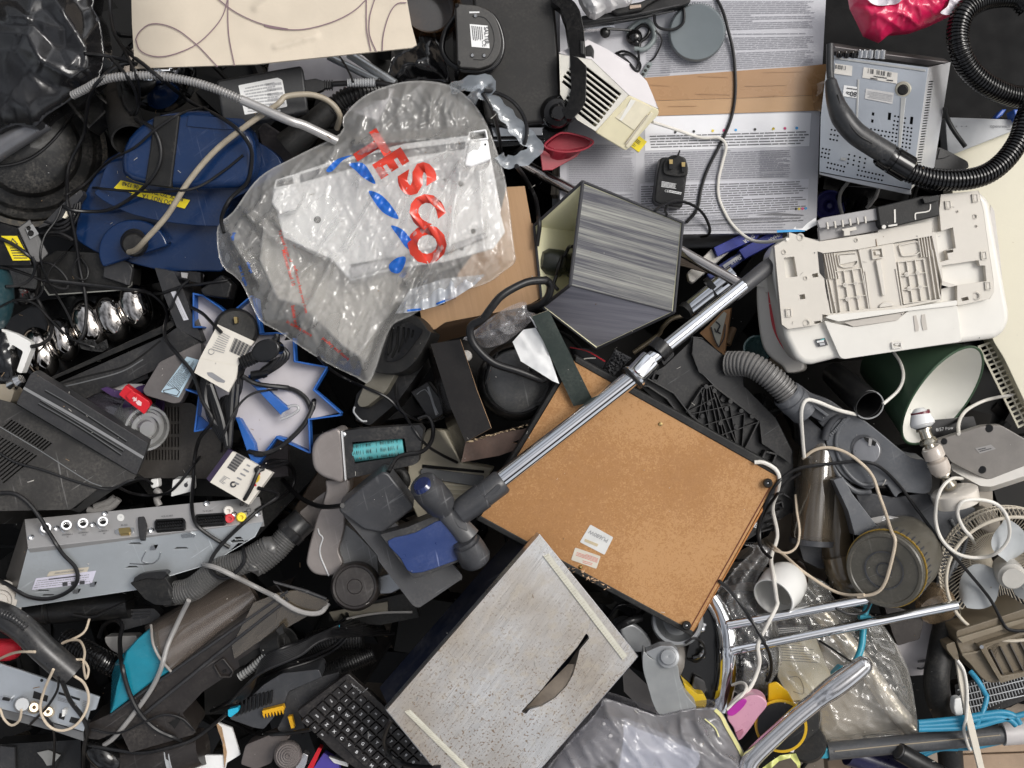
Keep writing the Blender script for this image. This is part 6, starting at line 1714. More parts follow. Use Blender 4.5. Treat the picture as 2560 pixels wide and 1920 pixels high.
# ==== bottom right: chrome dish and rails, clear bags, tools
c=q1('D3 1530,690')
t=Thing('chrome_dish','black lined dish with broad polished chrome rim standing on edge','dish',c,-.25)
da,db=P(c[0]-42,c[1]+8,-.2),P(c[0]+6,c[1],-.1)
RIMP=smooth(q('D3 1535,290 1600,400 1650,560 1660,700 1650,880 1615,1060 1590,1130'),.6)
t.part('rim',MB().tube([P(x,y,-.055-.00016*abs(y-1625))for x,y in RIMP],.017,0,20,flatk=1.1),CHR)
t.part('bowl',MB().hexa([p+(-.075,)for p in q('D3 1520,300 1575,420 1620,560 1632,700 1620,880 1590,1050 1560,1120 1400,1100 1300,900 1400,500')],[p+(-.2,)for p in q('D3 1400,300 1450,420 1460,560 1470,700 1460,880 1430,1050 1400,1120 1240,1100 1140,900 1240,500')]),mat('gloss black lining',(.006,.006,.006),.14))
for s_ in('D3 1450,530','D3 1450,735'):
 a=q1(s_)
 t.part('bolt',MB().path([(a[0]-16,a[1]+6,-.07),(a[0]-5,a[1]+3,-.065),(a[0]+4,a[1]-3,-.06),(a[0]+10,a[1]-14,-.06)],.004).ball(P(a[0]+3,a[1],-.058),(Vec((.006,0,0)),Vec((0,.006,0)),Vec((0,0,.006)))),SILT)
t.part('vent',MB().prism(flat(-.06),rounded(q('D3 1400,890 1480,930 1495,1000 1470,1040 1380,990'),6),.01).ribbon(flat(-.059),q('D3 1400,910 1440,1000'),3).ribbon(flat(-.059),q('D3 1420,920 1460,1020'),3),DGR,bevel=.002)
t=Thing('chrome_rack','pair of parallel chrome rails sloping across the clear plastic bags','rack',q1('D4 800,450'),-.05)
for s_,z0 in(('D3 1650,500 D4 330,430 1100,285',-.02),('D3 1690,700 D4 0,690 760,540 1700,345',-.025)):
 p=q(s_)
 t.part('rail',MB().tube([P(*p[0],z0),P(*p[1],z0),P(*p[-1],z0)],.0078,0,24),CHR)
t=Thing('grey_appliance','grey rounded kitchen appliance with curved handle below the hardboard corner','kitchen appliance',q1('D3 1150,800'),-.3)
GA=mat('silver grey casing',(.3,.31,.32),.3,.3,dust=.2,scr=.2)
GA2=mat('warm grey casing',(.24,.23,.22),.36,dust=.2)
c=q1('D3 1200,700')
t.part('body',MB().ball(P(c[0]+2,c[1]+10,-.14),(Vec((.046,0,0)),Vec((0,.05,0)),Vec((0,0,.07))),40),GA2)
t.part('neck_ring',MB().lathe(P(*q1('D3 1265,480'),-.09),P(*q1('D3 1270,460'),-.05),[(0,.036),(.6,.0415),(.9,.0415),(1,.0395),(1,.0345),(.7,.033),(.6,.03),(.4,.022),(.4,0)],n=56),GA)
t.part('front_shell',MB().prism(leanp(q1('D3 950,600'),-.07,-.2,.1),rounded(smooth(q('D3 830,540 900,490 960,500 1040,570 1075,640 1060,690 960,715 900,680'),2,True),4),.05),GA,bevel=.008,seg=3)
t.part('top_handle',MB().path(pts3('D3 820,510,-.07 900,470,-.06 990,440,-.07',0),.0065,n=14).path(pts3('D3 740,450,-.1 800,360,-.09 870,340,-.09 960,370,-.1',0),.003),mat('satin black',(.018,.018,.019),.3))
HP3=leanp(q1('D3 1180,950'),.0,.05,.15)
t.part('pivot',MB().prism(HP3,rounded(q('D3 1020,710 1140,660 1230,660 1285,720 1265,805 1120,790'),6),.02),GA,bevel=.003).data
t.part('pivot_knob',MB().lathe(HP3 .at(*q1('D3 1200,745'),0),HP3 .at(*q1('D3 1200,745'),.01),[(0,.017),(.3,.017),(.4,.0125),(.9,.0115),(1,.004),(.9,0)],n=32),GA,bevel=.0006)
t.part('handle',MB().prism(HP3,rounded(smooth(q('D3 1010,705 1060,750 1150,790 1265,800 1290,920 1340,1040 1420,1140 1300,1160 1230,1180 1140,1195 1085,1110 1040,960 1005,830'),2,True),4),.03),mat('brushed silver plastic',(.3,.31,.31),.36,.25,scr=.4,dust=.25),bevel=.006,seg=3)
t.part('dark_base',MB().hexa(pts3('D3 850,880 900,830 1040,960 1085,1110 1140,1190 980,1130 860,1010',-.08),pts3('D3 850,880 900,830 1040,960 1085,1110 1140,1190 980,1130 860,1010',-.2)),GA2)
one('yellow_bracket','yellow moulded bracket beside the grey appliance handle','bracket',MB().prism(leanp(q1('D3 1430,1060'),-.04,0,.1),rounded(q('D3 1310,930 1420,1030 1470,1030 1495,1070 1490,1130 1400,1120 1340,1010'),4),.03),mat('yellow plastic',(.62,.42,.015),.35,dust=.2),bevel=.003)
f=wrinkles(51,(60,200,26,.014),(45,150,14,.008),(80,120,34,.01),(20,90,20,.005))
def mz(x,y,d):
 p=Vec((x,y))
 n1=noise.noise(Vec(((x*.45+y*.9)/14,(x*.9-y*.45)/150,2)))
 return.0+.05*(1-math.exp(-d/60))+f(x,y)*min(1,.3+d/50)
t=Thing('white_sack','milky white translucent bin bag with yellow drawstring at the bottom edge','plastic sack',q1('D3 1200,1500'),-.06)
t.part('film',MB().sheet(smooth(q('D3 640,1180 700,1070 780,1080 960,1140 1140,1195 1300,1160 1450,1135 1560,1135 1620,1180 1660,1260 1740,1400 1850,1600 1880,1750 1000,1800 250,1760 270,1600'),2,True),mz,6,skirt=.05),film('milky sack film',(.82,.8,.83),.34,.18,.08,9,.1,12,.4,-55,1.3),sharp=180)
bpy.context.view_layer.update()
t.part('drawstring',MB().ribbon(Drape(),q('D3 1560,1150 1610,1200 1650,1280 1730,1420 1820,1600'),9,0,.002).ribbon(Drape(),q('D3 1480,1220 1560,1290 1590,1360'),3,0,.002),mat('pale yellow film',(.62,.6,.28),.35,var=.1))
one('sack_content','grey blue rounded object showing through the milky white sack','object',MB().prism(leanp(q1('D3 1150,1450'),-.04,0,0),rounded(q('D3 850,1250 1450,1480 1440,1580 1300,1700 800,1700 850,1400'),14),.04),mat('hazy blue grey',(.45,.49,.58),.5,var=.3,ns=8),bevel=.008)
one('sack_black_piece','black round edged piece with white studs inside the milky sack','object',MB().prism(leanp(q1('D3 700,1350'),-.04,0,0),rounded(q('D3 450,1350 640,1200 840,1260 850,1400 780,1540 600,1600 300,1620'),12),.04).prism(leanp(q1('D3 700,1350'),-.036,0,0),circ(q1('D3 707,1260'),4,n=12),.002,0,1).prism(leanp(q1('D3 700,1350'),-.036,0,0),circ(q1('D3 757,1352'),5,n=12),.002,0,1),[mat('hazy dark grey',(.07,.07,.08),.5),WHT],bevel=.003)
f=wrinkles(61,(55,160,24,.012),(20,120,16,.006),(80,80,18,.006),(5,200,9,.003))
def cz(x,y,d):
 n1=noise.noise(Vec(((x*.85-y*.5)/100,(x*.5+y*.85)/9,7)))
 return-.075+.025*(1-math.exp(-d/40))+f(x,y)*min(1,.3+d/40)
t=Thing('papers_bag','large clear plastic bag holding papers and wrapped glossy rolls under the rails','plastic bag',q1('D4 900,900'),-.16)
cb1=smooth(q('D4 480,120 600,130 720,200 760,300 1000,400 1110,480 1200,600 1280,740 1340,900 1395,1250 1380,1320 1000,1370 650,1400 640,1150 450,1100 330,900 330,700 260,450 300,260'),2,True)
CBF=film('clear bag film',(.9,.87,.8),.2,.12,.04,11,.2,14,.35,-50,1.6)
t.part('film',MB().sheet(cb1,cz,6,skirt=.03),CBF,sharp=180)
cb2=smooth(q('D3 1570,280 1650,150 1750,30 1860,-80 D4 60,-120 250,-100 260,0 160,150 170,260 300,450 340,640 350,800 260,960 240,1040 130,1060 D3 1830,1060 1700,1000 1660,700'),2,True)
f2=wrinkles(63,(60,100,20,.012),(110,80,14,.008),(20,60,10,.004))
t=Thing('printed_clear_bag','crumpled clear plastic bag with black printed letters beside the chrome dish','plastic bag',q1('D3 1850,700'),-.16)
t.part('film',MB().sheet(cb2,lambda x,y,d:-.085+.02*min(1,d/30)+f2(x,y)*min(1,.3+d/40),6,skirt=.03),film('grey clear film',(.82,.82,.82),.24,.12,.05,13,.2,16,.35,60,1.7),sharp=180)
bpy.context.view_layer.update()
t.part('print',MB().text(Drape(),'UNITED',q1('D4 42,800'),15,102,0,.0012,.01).text(Drape(),'UT',q1('D4 120,760'),13,102,0,.0012).text(Drape(),'B)',q1('D4 215,820'),14,80,0,.0012).text(Drape(),'(59716)',q1('D3 1735,760'),9,100,0,.0012),INK)
t=Thing('instruction_sheet','cream instruction leaflet with rows of text inside the clear bag','leaflet',q1('D4 530,850'),-.15)
IS=leanp(q1('D4 530,850'),-.1,-.03,0)
mb=MB().prism(IS,q('D4 340,610 610,585 690,800 750,920 720,1060 430,1080 320,900'),.002,0,0)
mb.words(IS,q('D4 345,620 600,640 660,800 350,780'),8,1,.0012,.3,(.2,.5),4,.3)
mb.ribbon(IS,q('D4 410,900 480,900 520,980 510,1030 440,1010'),2,1,.0008)
t.part('sheet',mb,[mat('cream leaflet paper',(.6,.56,.46),.7),INKG])
RL=mat('crinkled foil film',(.5,.46,.4),.16,.45,var=.3,ns=18,bump=.8,bs=55)
one('foil_roll','long crinkled shiny plastic roll running down inside the clear bag','roll',MB().path(pts3('D4 620,360 700,460 820,600 950,760 1080,950 1230,1160 1370,1320',-.085),.0155,n=20),RL)
one('wrapped_board','pale taupe padded panel wrapped in the lower clear bag','panel',MB().prism(leanp(q1('D4 950,1150'),-.11,0,.0),q('D4 640,600 800,640 960,900 1100,1050 1370,1300 1000,1350 660,1390 640,1150'),.03),mat('taupe card',(.36,.32,.27),.6,var=.12,ns=8),bevel=.004)
one('navy_circuit','dark navy circuit board strip seen through the bag by the rails','circuit board',MB().prism(leanp(q1('D4 430,530'),-.11,0,0),q('D4 300,500 560,500 600,540 330,590 290,540'),.008).words(leanp(q1('D4 430,530'),-.1,0,0),q('D4 320,520 560,510 580,535 330,570'),3,1,.0,.5,(.02,.06),5),[NAVY,SILT])
t=Thing('bell_lampshade','white glass bell lamp shade with a dark metal fitting','lamp shade',q1('D4 330,250'),-.1)
a,b=P(*q1('D4 440,100'),-.07),P(*q1('D4 285,290'),-.02)
t.part('glass',MB().lathe(a,b,[(0,0),(0,.014),(.1,.026),(.3,.034),(.6,.0365),(1,.0335),(1,.0315),(.6,.034),(.3,.032),(.1,.02),(.1,0)],n=52),mat('opal glass',(.74,.73,.7),.2,coat=.3,var=.02))
t.part('fitting',MB().lathe(P(*q1('D4 460,20'),-.08),P(*q1('D4 435,130'),-.06),[(0,.006),(.2,.016),(.7,.024),(1,.025),(1,.02),(.4,.014)],n=36),mat('dark bronze metal',(.09,.06,.045),.25,.9,var=.3))
one('turquoise_lead','turquoise cable with moulded plug running behind the rails','cable',MB().path(pts3('D4 1030,310,-.05 1000,380,-.05 985,440,-.045 975,560,-.04 965,660,-.035 930,760,-.03 880,820,-.03',0),.0055,n=12).prism(leanp(q1('D4 800,870'),-.02,0,0),rounded(q('D4 800,815 845,830 850,870 770,925 745,910 745,875'),4),.016).prism(leanp(q1('D4 990,440'),-.036,0,0),rounded(q('D4 955,425 1040,430 1020,460 955,470'),3),.016),mat('turquoise rubber',(.02,.26,.36),.36,dust=.15))
t=Thing('silver_crank_tube','bent silver painted metal tube handle lying over the clear bag','handle tube',q1('D4 500,1150'),.0)
pp=[P(*p)for p in smooth(pts3('D3 1830,1640,.02 D4 120,1530,.02 400,1260,.02 640,1060,.02 720,1000,.022 790,950,.022 900,870,.022 975,810,.022',0),.5)]
n_=len(pp)
t.part('tube',MB().tube(pp,[.0145 if i<n_*.62 else(.0145+.003*math.sin((i/n_-.62)/.38*3.14))for i in range(n_)],0,24).ball(pp[-1],(Vec((.0145,0,0)),Vec((0,.0145,0)),Vec((0,0,.0145)))),mat('silver enamel',(.66,.65,.65),.15,.95,dust=.06,scr=.15))
t=Thing('pink_shaver','pink plastic shaver with magenta grip lying by the milky sack','shaver',q1('D3 1800,1200'),-.06)
SH2=leanp(q1('D3 1800,1200'),-.0,.1,.1)
PKM=mat('pale pink plastic',(.6,.3,.4),.28,coat=.3,var=.05,dust=.1)
t.part('body',MB().prism(SH2,rounded(smooth(q('D3 1700,1120 1800,1050 1890,1040 1950,1080 1955,1130 1890,1210 1820,1310 1740,1390 1700,1290 1650,1210'),2,True),4),.03),PKM,bevel=.008,seg=4)
t.part('grip',MB().prism(SH2,rounded(smooth(q('D3 1650,1170 1710,1110 1770,1070 1805,1085 1760,1150 1690,1200'),2,True),3),.004,.002),mat('magenta plastic',(.42,.03,.32),.3),bevel=.001)
t.part('button',MB().prism(SH2,q('D3 1715,1330 1770,1300 1780,1325 1740,1390'),.003,.002),mat('dusky pink plastic',(.42,.17,.24),.3),bevel=.001)
t=Thing('yellow_torch','yellow and black cylindrical gadget standing below the clear bag','gadget',q1('D4 300,1250'),-.08)
YP=mat('amber yellow plastic',(.66,.4,.01),.3,dust=.15)
t.part('cone',MB().hexa(pts3('D4 245,945,-.03 310,930,-.02 400,1010,-.02 470,1135,-.03 420,1160,-.03 240,1140,-.03',0),pts3('D4 250,960,-.1 310,950,-.1 400,1020,-.1 450,1135,-.1 420,1160,-.1 250,1140,-.1',0)),YP,bevel=.003)
t.part('cone_slot',MB().prism(flat(-.015),q('D4 325,1100 342,1095 350,1130 333,1135'),.002),HOLE)
a,b=P(*q1('D4 350,1250'),-.07),P(*q1('D4 345,1275'),-.01)
t.part('ring',MB().lathe(a,b,[(0,.036),(.6,.0405),(1,.0405),(1,.036)],n=48),YP)
t.part('dial',MB().lathe(a,b,[(.7,.0385),(1.06,.036),(1.08,0)],n=48),BLK)
for i in range(5):
 x,y=q1('D4 %d,%d'%(165+i*8,1350+i*12))
 pass
t=Thing('black_lens_case','round black case with white patch and mint green stud','case',q1('D4 540,1400'),-.08)
a=q1('D4 545,1400')
t.part('disc',MB().lathe(P(a[0],a[1]+8,-.07),P(*a,-.02),[(0,.028),(.7,.0305),(1,.028),(1,0)],n=44),BLKM)
t.part('strap',MB().prism(flat(-.014),q('D4 390,1180 640,1140 640,1310 500,1420 420,1470 520,1300'),.012),BLKM,bevel=.002)
t.part('patch',MB().sheet(q('D4 390,1400 480,1345 475,1400 440,1480 410,1470'),lambda x,y,d:-.008+.002*noise.noise(Vec((x/5,y/5,0))),4),PAPER)
t.part('stud',MB().lathe(P(*q1('D4 610,1440'),-.022),P(*q1('D4 610,1440'),-.016),[(0,.0058),(.7,.0058),(1,.004),(1,0)],n=20),mat('mint green stud',(.1,.5,.36),.3))
one('yellow_string','yellow green plastic drawstring strip curling at the bottom edge','string',MB().sheet(q('D4 150,1640 250,1560 340,1500 460,1485 495,1560 490,1640 465,1570 420,1520 330,1545 230,1640'),lambda x,y,d:.0+.01*noise.noise(Vec((x/20,y/20,5))),4),mat('lime film',(.6,.62,.2),.35,var=.1))
one('thick_black_pipe','thick matt black curved pipe standing beside the clear bag','pipe',MB().path(pts3('D4 1650,420,-.12 1600,560,-.1 1560,760,-.08 1540,900,-.07 1555,1060,-.08 1620,1240,-.11 1660,1700,-.15',0),.0205,n=30),BLKM)
one('white_cylinder','plain grey white card backing behind the thick black pipe','card',MB().prism(leanp(q1('D4 1350,700'),-.13,0,0),q('D4 1220,660 1280,420 1510,430 1500,700 1470,880 1340,890'),.004).ribbon(flat(-.126),q('D4 1390,830 1430,835 1470,805'),5,1).words(flat(-.126),q('D4 1395,770 1480,755 1480,785 1395,790'),1,1,0,.9,(.02,.05),3),[mat('lilac grey card',(.56,.53,.54),.6),INK])
one('dark_brown_box','dark brown plastic housing hanging below the vacuum wheel','housing',MB().prism(leanp(q1('D4 1290,520'),-.1,.05,0),rounded(q('D4 1130,330 1420,420 1440,480 1410,610 1240,660 1200,560'),6),.05),mat('smoky brown black',(.035,.028,.024),.3,dust=.2),bevel=.006)
one('clear_beaker','small clear brown tinted beaker beside the fan cage','beaker',MB().lathe(P(*q1('D4 1500,260'),-.12),P(*q1('D4 1560,400'),-.08),[(0,.024),(.5,.032),(.9,.03),(1,.02),(1,0)],n=36),film('amber clear',(.5,.36,.22),.45,.1,.15,12,.1,8))
OP=leanp(q1('D4 2000,700'),-.05,-.05,.1)
t=Thing('brown_heater','dusty brown plastic heater casing with dark slotted window under the fan','heater',q1('D4 2000,700'),-.18)
BR=mat('khaki brown plastic',(.15,.12,.08),.4,dust=.35,scr=.2)
t.part('case',MB().prism(OP,rounded(q('D4 1690,545 2050,430 2260,360 2260,860 2000,945 1930,940 1880,900 1800,800 1740,740 1700,640'),7),.08),BR,bevel=.008,seg=3)
t.part('ridge',MB().prism(OP,q('D4 1700,600 2100,480 2250,440 2250,470 1740,640').__add__([]),.006,.006).prism(OP,q('D4 1740,740 1860,715 2060,600 2060,590 1850,700 1735,720'),.004,.004),mat('khaki light plastic',(.2,.165,.115),.4,dust=.3),bevel=.001)
t.part('window',MB().plate(OP,q('D4 1860,655 2060,590 2260,530 2260,880 2040,935'),[q('D4 1920,665 2260,560 2260,850 2040,890')],.014,.01),BR,bevel=.002)
wn=MB().prism(OP,q('D4 1920,665 2260,560 2260,850 2040,890'),.002,.0,0)
for i in range(4):
 wn.rim(OP,q('D4 %d,%d %d,%d'%(1960+i*75,695-i*22,2060+i*75,890-i*20)),.006,3,.0,1,closed=False)
t.part('dark_window',wn,[mat('brown black glass',(.018,.014,.011),.25),mat('dull window bar',(.07,.06,.05),.5)])
t.part('knob',MB().prism(OP,rounded(q('D4 1612,650 1680,625 1710,720 1715,770 1680,770 1620,690'),5),.04,-.004),BR,bevel=.004)
t.part('screw',MB().lathe(OP.at(*q1('D4 1887,668'),.01),OP.at(*q1('D4 1887,668'),.013),[(0,.004),(1,.003),(1,0)],n=14),SILT)
t=Thing('black_wire_grille','black appliance grille with close silver bars below the brown heater','grille',q1('D4 1950,1080'),-.16)
GQ=q('D4 1680,960 1900,900 2260,820 2260,1060 1930,1190 1700,1180')
t.part('frame',MB().prism(leanp(q1('D4 1950,1080'),-.13,0,0),GQ,.03),BLK)
gb=MB()
for i in range(30):
 a,b=q('D4 %f,%f %f,%f'%(1740+i*22,960-i*6,1800+i*22,1200-i*10))
 gb.tube([P(*a,-.125),P(*b,-.125)],.0011,0,5)
for i in range(4):
 a,b=q('D4 %f,%f %f,%f'%(1700,1000+i*50,2260,850+i*60))
 gb.tube([P(*a,-.123),P(*b,-.123)],.0012,0,5)
t.part('bars',gb,mat('grey wire',(.25,.26,.27),.35,.6))
t=Thing('grey_pole','grey tube pole with a white plastic sleeve at the bottom corner','pole',q1('D4 1500,1400'),-.08)
t.part('tube',MB().lathe(P(*q1('D4 700,1470'),-.05),P(*q1('D4 2060,1340'),-.05),[(0,0),(0,.0145),(1,.0145),(1,0)],n=32),mat('slate grey tube',(.055,.057,.062),.4,dust=.3))
t.part('seam',MB().path(pts3('D4 760,1470,-.034 1300,1415,-.034 2030,1345,-.034',0),.001),mat('tan line',(.3,.25,.18),.5))
t.part('sleeve',MB().lathe(P(*q1('D4 2045,1335'),-.05),P(*q1('D4 2290,1315'),-.05),[(0,0),(0,.0185),(1,.019),(1,0)],n=32),mat('greyed white plastic',(.5,.47,.46),.36,dust=.15))
t.part('blue_clip',MB().prism(leanp(q1('D4 690,1490'),-.04,0,0),q('D4 640,1450 740,1440 745,1490 710,1530 620,1530'),.02),mat('turquoise rubber',(.02,.26,.36),.36),bevel=.003)
t=Thing('black_rod','short black round rod with a flat end below the grey pole','rod',q1('D4 1400,1520'),-.06)
t.part('rod',MB().lathe(P(*q1('D4 1250,1470'),-.03),P(*q1('D4 1620,1680'),-.06),[(0,0),(0,.0135),(.02,.0145),(1,.0155),(1,0)],n=32),BLK)
t.part('end_cap',MB().lathe(P(*q1('D4 1245,1467'),-.028),P(*q1('D4 1252,1471'),-.0285),[(0,0),(0,.011),(1,.012)],n=28),DGR)
one('navy_tube','dark navy blue tube at the bottom edge below the grey pole','tube',MB().lathe(P(*q1('D4 860,1480'),-.08),P(*q1('D4 1400,1660'),-.1),[(0,0),(0,.02),(1,.024),(1,0)],n=32),mat('navy tube plastic',(.012,.012,.05),.3,dust=.2))
WD=mat('pale rough boards',(.36,.26,.18),.85,var=.25,ns=8,bump=.4,bs=90)
for i,s_ in enumerate(('D4 1700,1400 2300,1350 2300,1470 1720,1490','D4 1720,1500 2300,1480 2300,1720 1720,1720','D4 700,1530 870,1500 900,1720 720,1720')):
 one('pallet_board',('bare wooden pallet board below the white sleeve of the pole','second bare pallet board reaching down to the picture corner','stub of bare pallet board between the navy tube and round case')[i],'board',MB().prism(leanp(q(s_)[0],-.16-.004*i,0,0),q(s_),.03),WD,'pallet boards under the heap',bevel=.002)
one('cream_flat_plank','pale cream plastic strip standing up from the bottom edge','strip',MB().prism(leanp(q1('D4 1780,1300'),.0,0,0),q('D4 1690,760 1735,800 1770,950 1790,1100 1840,1300 1920,1640 1870,1640 1790,1330 1740,1080 1715,940'),.006),mat('cream ribbon cable',(.62,.57,.48),.4,var=.06),bevel=.001)
one('white_switch','white rounded switch housing beside the thick black pipe','switch',MB().prism(leanp(q1('D4 1705,1130'),-.04,0,0),rounded(q('D4 1680,1065 1730,1055 1750,1190 1690,1200 1672,1140'),5),.02),WHT,bevel=.004)
for i,s_ in enumerate(('D4 1400,1250 1700,1220 1900,1185 2050,1170 2140,1200 2180,1260','D4 1400,1275 1650,1260 1850,1225 2000,1205 2100,1225 2150,1270','D4 1400,1300 1700,1290 1850,1275 2000,1235 2150,1200 2260,1170','D4 1400,1480 1600,1440 1800,1440 2030,1395','D4 1440,1495 1560,1450 1700,1445')):
 one('blue_cable',('turquoise cable topmost of the bundle beside the clear bag corner','turquoise cable in the middle of the bundle beside the clear bag corner','turquoise cable lowest of the bundle, running off past the sleeve','turquoise cable lying along the underside of the grey pole','short turquoise cable end crossing under the grey pole')[i],'cable',MB().path([p+(-.02 if i<3 else-.065,)for p in q(s_)],.0048,n=10),RUBB,'turquoise cables at the bottom corner')
one('blue_patch_lead','single turquoise lead hanging from the brown heater to bundle','cable',MB().path(pts3('D4 1800,855,-.04 1860,930,-.03 1910,1020,-.03 1925,1060,-.03 1890,1180,-.02 1830,1290,-.02',0),.0042),RUBB)
# ==== left side
bx=lambda s_,z,dep,tx=0,ty=0,bev=.003,m=BLKM,rr=4,**k:MB().prism(leanp(q(s_)[0],z,tx,ty),rounded(q(s_),rr),dep,**k)
t=Thing('yellow_label_adapter','small black power supply with bright yellow warning label and two pin inlet','adapter',q1('B1 180,400'),-.1)
AP=leanp(q1('B1 130,400'),-.04,.1,.0)
t.part('body',MB().prism(AP,rounded(q('B1 -60,215 125,268 230,530 225,545 -60,545'),4),.04),BLK,bevel=.003)
ep=extp(q1('B1 250,370'),-.045,-6,3,.03)
t.part('end_face',MB().prism(ep,q('B1 128,268 222,198 362,458 292,522 240,520'),.02),DGR,bevel=.002)
t.part('inlet',MB().plate(ep,q('B1 188,268 242,238 288,310 222,350'),[circ(q1('B1 212,268'),6,n=14),circ(q1('B1 228,306'),8,n=14)],.004,.004).prism(ep,q('B1 190,262 240,240 280,305 222,345'),.001,.001,1),[MGR,HOLE])
lb=MB().prism(AP,q('B1 8,325 125,325 222,505 95,508'),.0004,.0008)
lb.words(AP,q('B1 70,405 160,405 210,498 105,498'),5,1,.0012,.4,(.05,.15),3).rim(AP,q('B1 78,385 130,385 92,345'),.0004,2,.0012,1)
t.part('warning_label',lb,[YEL,INK])
t=Thing('black_speaker','black boxy speaker with a chamfered grey corner under the blue vacuum','speaker',q1('B1 650,600'),-.2)
SQ=leanp(q1('B1 700,600'),-.11,.03,.08)
t.part('cabinet',MB().prism(SQ,q('B1 300,500 420,430 720,450 780,490 980,560 970,690 920,722 360,762 280,640'),.05),BLKM,bevel=.003)
t.part('corner_cap',MB().prism(SQ,rounded(q('B1 772,500 860,488 950,520 982,575 958,695 760,630'),4),.012,.012),DGR,bevel=.005)
t.part('pale_edge',MB().rim(SQ,q('B1 285,650 362,762 920,724 970,690 980,540'),.003,3,.001,closed=False),mat('worn pale edge',(.22,.22,.2),.5))
one('coil_of_leads','coil of thin black leads stacked below the drum rim','coil of cable',MB().path(pts3('B1 340,245 420,270 500,240 560,150 575,60 560,20',-.075),.003).path(pts3('B1 360,270 450,290 530,250 585,150 590,50',-.08),.003).path(pts3('B1 300,310 420,300 500,330 540,360',-.08),.003).path(pts3('B1 310,325 430,318 520,350',-.085),.003).path(pts3('B1 330,220 440,240 520,190 560,90',-.07),.003),RUB)
t=Thing('drum_latch','grey plastic latch strip with ivory tab beside the drum rim','latch',q1('B1 480,120'),-.1)
t.part('strip',bx('B1 280,270 480,70 600,-20 615,20 530,130 460,200 340,250',-.068,.02),DGR,bevel=.002)
t.part('tab',bx('B1 462,190 490,140 498,175 480,195',-.062,.006,rr=1),CREAM)
t=Thing('clear_block','grey transparent plastic block under the yellow labelled adapter','block',q1('B1 150,600'),-.16)
t.part('block',bx('B1 20,560 240,545 330,600 380,660 270,720 40,690',-.13,.03),mat('dull translucent grey',(.12,.12,.12),.25,dust=.3),bevel=.003)
one('red_marked_disc','dark red lettered black disc under the loose black cables','disc',MB().lathe(P(*q1('B1 170,740'),-.18),P(*q1('B1 175,735'),-.15),[(0,0),(0,.024),(.9,.024),(1,.02),(1,0)],n=36).text(flat(-.15),'pa',q1('B1 180,735'),14,-20,1,.001),[BLKG,mat('dark red print',(.2,.02,.02),.4)])
one('teal_shell','dark teal rounded shell cut off by the picture edge','shell',MB().ball(P(*q1('B1 -50,760'),-.06),(Vec((.028,0,0)),Vec((0,.062,0)),Vec((0,0,.05))),36),mat('dark teal plastic',(.015,.05,.062),.3,dust=.3))
t=Thing('globe_light_box','gloss black box holding a row of five polished chrome globes','light fitting',q1('B1 650,1000'),-.28)
GP1=leanp(q1('B1 650,1000'),-.19,.05,0)
t.part('tray',MB().prism(GP1,q('B1 20,960 300,800 900,700 1240,650 1290,1000 1200,1080 380,1430 180,1330'),.03),BLKG,bevel=.003)
t.part('wall',MB().hexa(pts3('B1 370,1400,-.09 1210,1045,-.08 1300,985,-.08 1290,940,-.085 1180,1000,-.085 380,1370,-.095',0),pts3('B1 370,1400,-.2 1210,1045,-.2 1300,985,-.2 1290,940,-.2 1180,1000,-.2 380,1370,-.2',0)),BLKM,bevel=.002)
GLB=mat('smoked chrome',(.5,.47,.44),.04,1,var=.05)
for s_,r_,e_ in(('B1 300,1190',.0285,1.25),('B1 465,1090',.025,1.2),('B1 665,985',.028,1.25),('B1 830,935',.0275,1.2),('B1 1000,845',.0265,1.2)):
 c=q1(s_)
 w=Vec((.35,-.94,0));v=Vec((.94,.35,0))
 g_=t.part('globe',MB().ball(P(*c,-.125),(v*r_,w*r_*e_*1.25,Vec((0,0,r_))),40),GLB)
 e=P(c[0]-8,c[1]-24,-.115)
 t.part('cap',MB().lathe(e-Vec((0,0,.012)),e+Vec((-.002,.006,.01)),[(0,.014),(.6,.013),(1,.009),(1,0)],n=24),BLKG,under=g_)
 t.part('collar',MB().lathe(P(c[0]+24,c[1]-8,-.13),P(c[0]+30,c[1]-10,-.13),[(0,.02),(0,.027),(1,.027),(1,.02)],n=36),BLKG,under=g_)
one('felt_scrap','torn strip of black felt lying over the chrome globes','felt',MB().sheet(q('B1 690,1090 720,1130 790,1090 805,1150 760,1185 680,1180 600,1160 570,1100'),lambda x,y,d:-.09+.006*noise.noise(Vec((x/6,y/6,0))),4),mat('black felt',(.02,.02,.02),1,bump=.6,bs=500))
t=Thing('charcoal_divider','angled charcoal equipment panel with a narrow white sticker','panel',q1('B1 1300,800'),-.15)
t.part('panel',bx('B1 1145,560 1285,590 1345,700 1498,1110 1310,1010 1200,730',-.07,.05,.1,.05,rr=2),DGR,bevel=.002)
s2=leanp(q1('B1 1145,560'),-.07,.1,.05)
t.part('sticker',MB().prism(s2,q('B1 1263,738 1300,733 1397,945 1360,952'),.0004,.0008).words(s2,q('B1 1350,930 1290,780 1305,775 1385,940'),2,1,.0012,.4,(.1,.2),2),[mat('grey white sticker',(.58,.58,.62),.5),INKL])
t=Thing('long_cover','long charcoal plastic lid with a stepped groove below the chrome globes','lid',q1('B1 900,1300'),-.12)
LP=leanp(q1('B1 900,1300'),-.075,-.02,.12)
t.part('plate',MB().prism(LP,rounded(q('B1 300,1560 420,1420 1230,1060 1305,1005 1495,1115 1330,1240 900,1430 700,1500 450,1620'),4),.04),mat('charcoal lid',(.018,.018,.019),.42,dust=.25,scr=.4),bevel=.003)
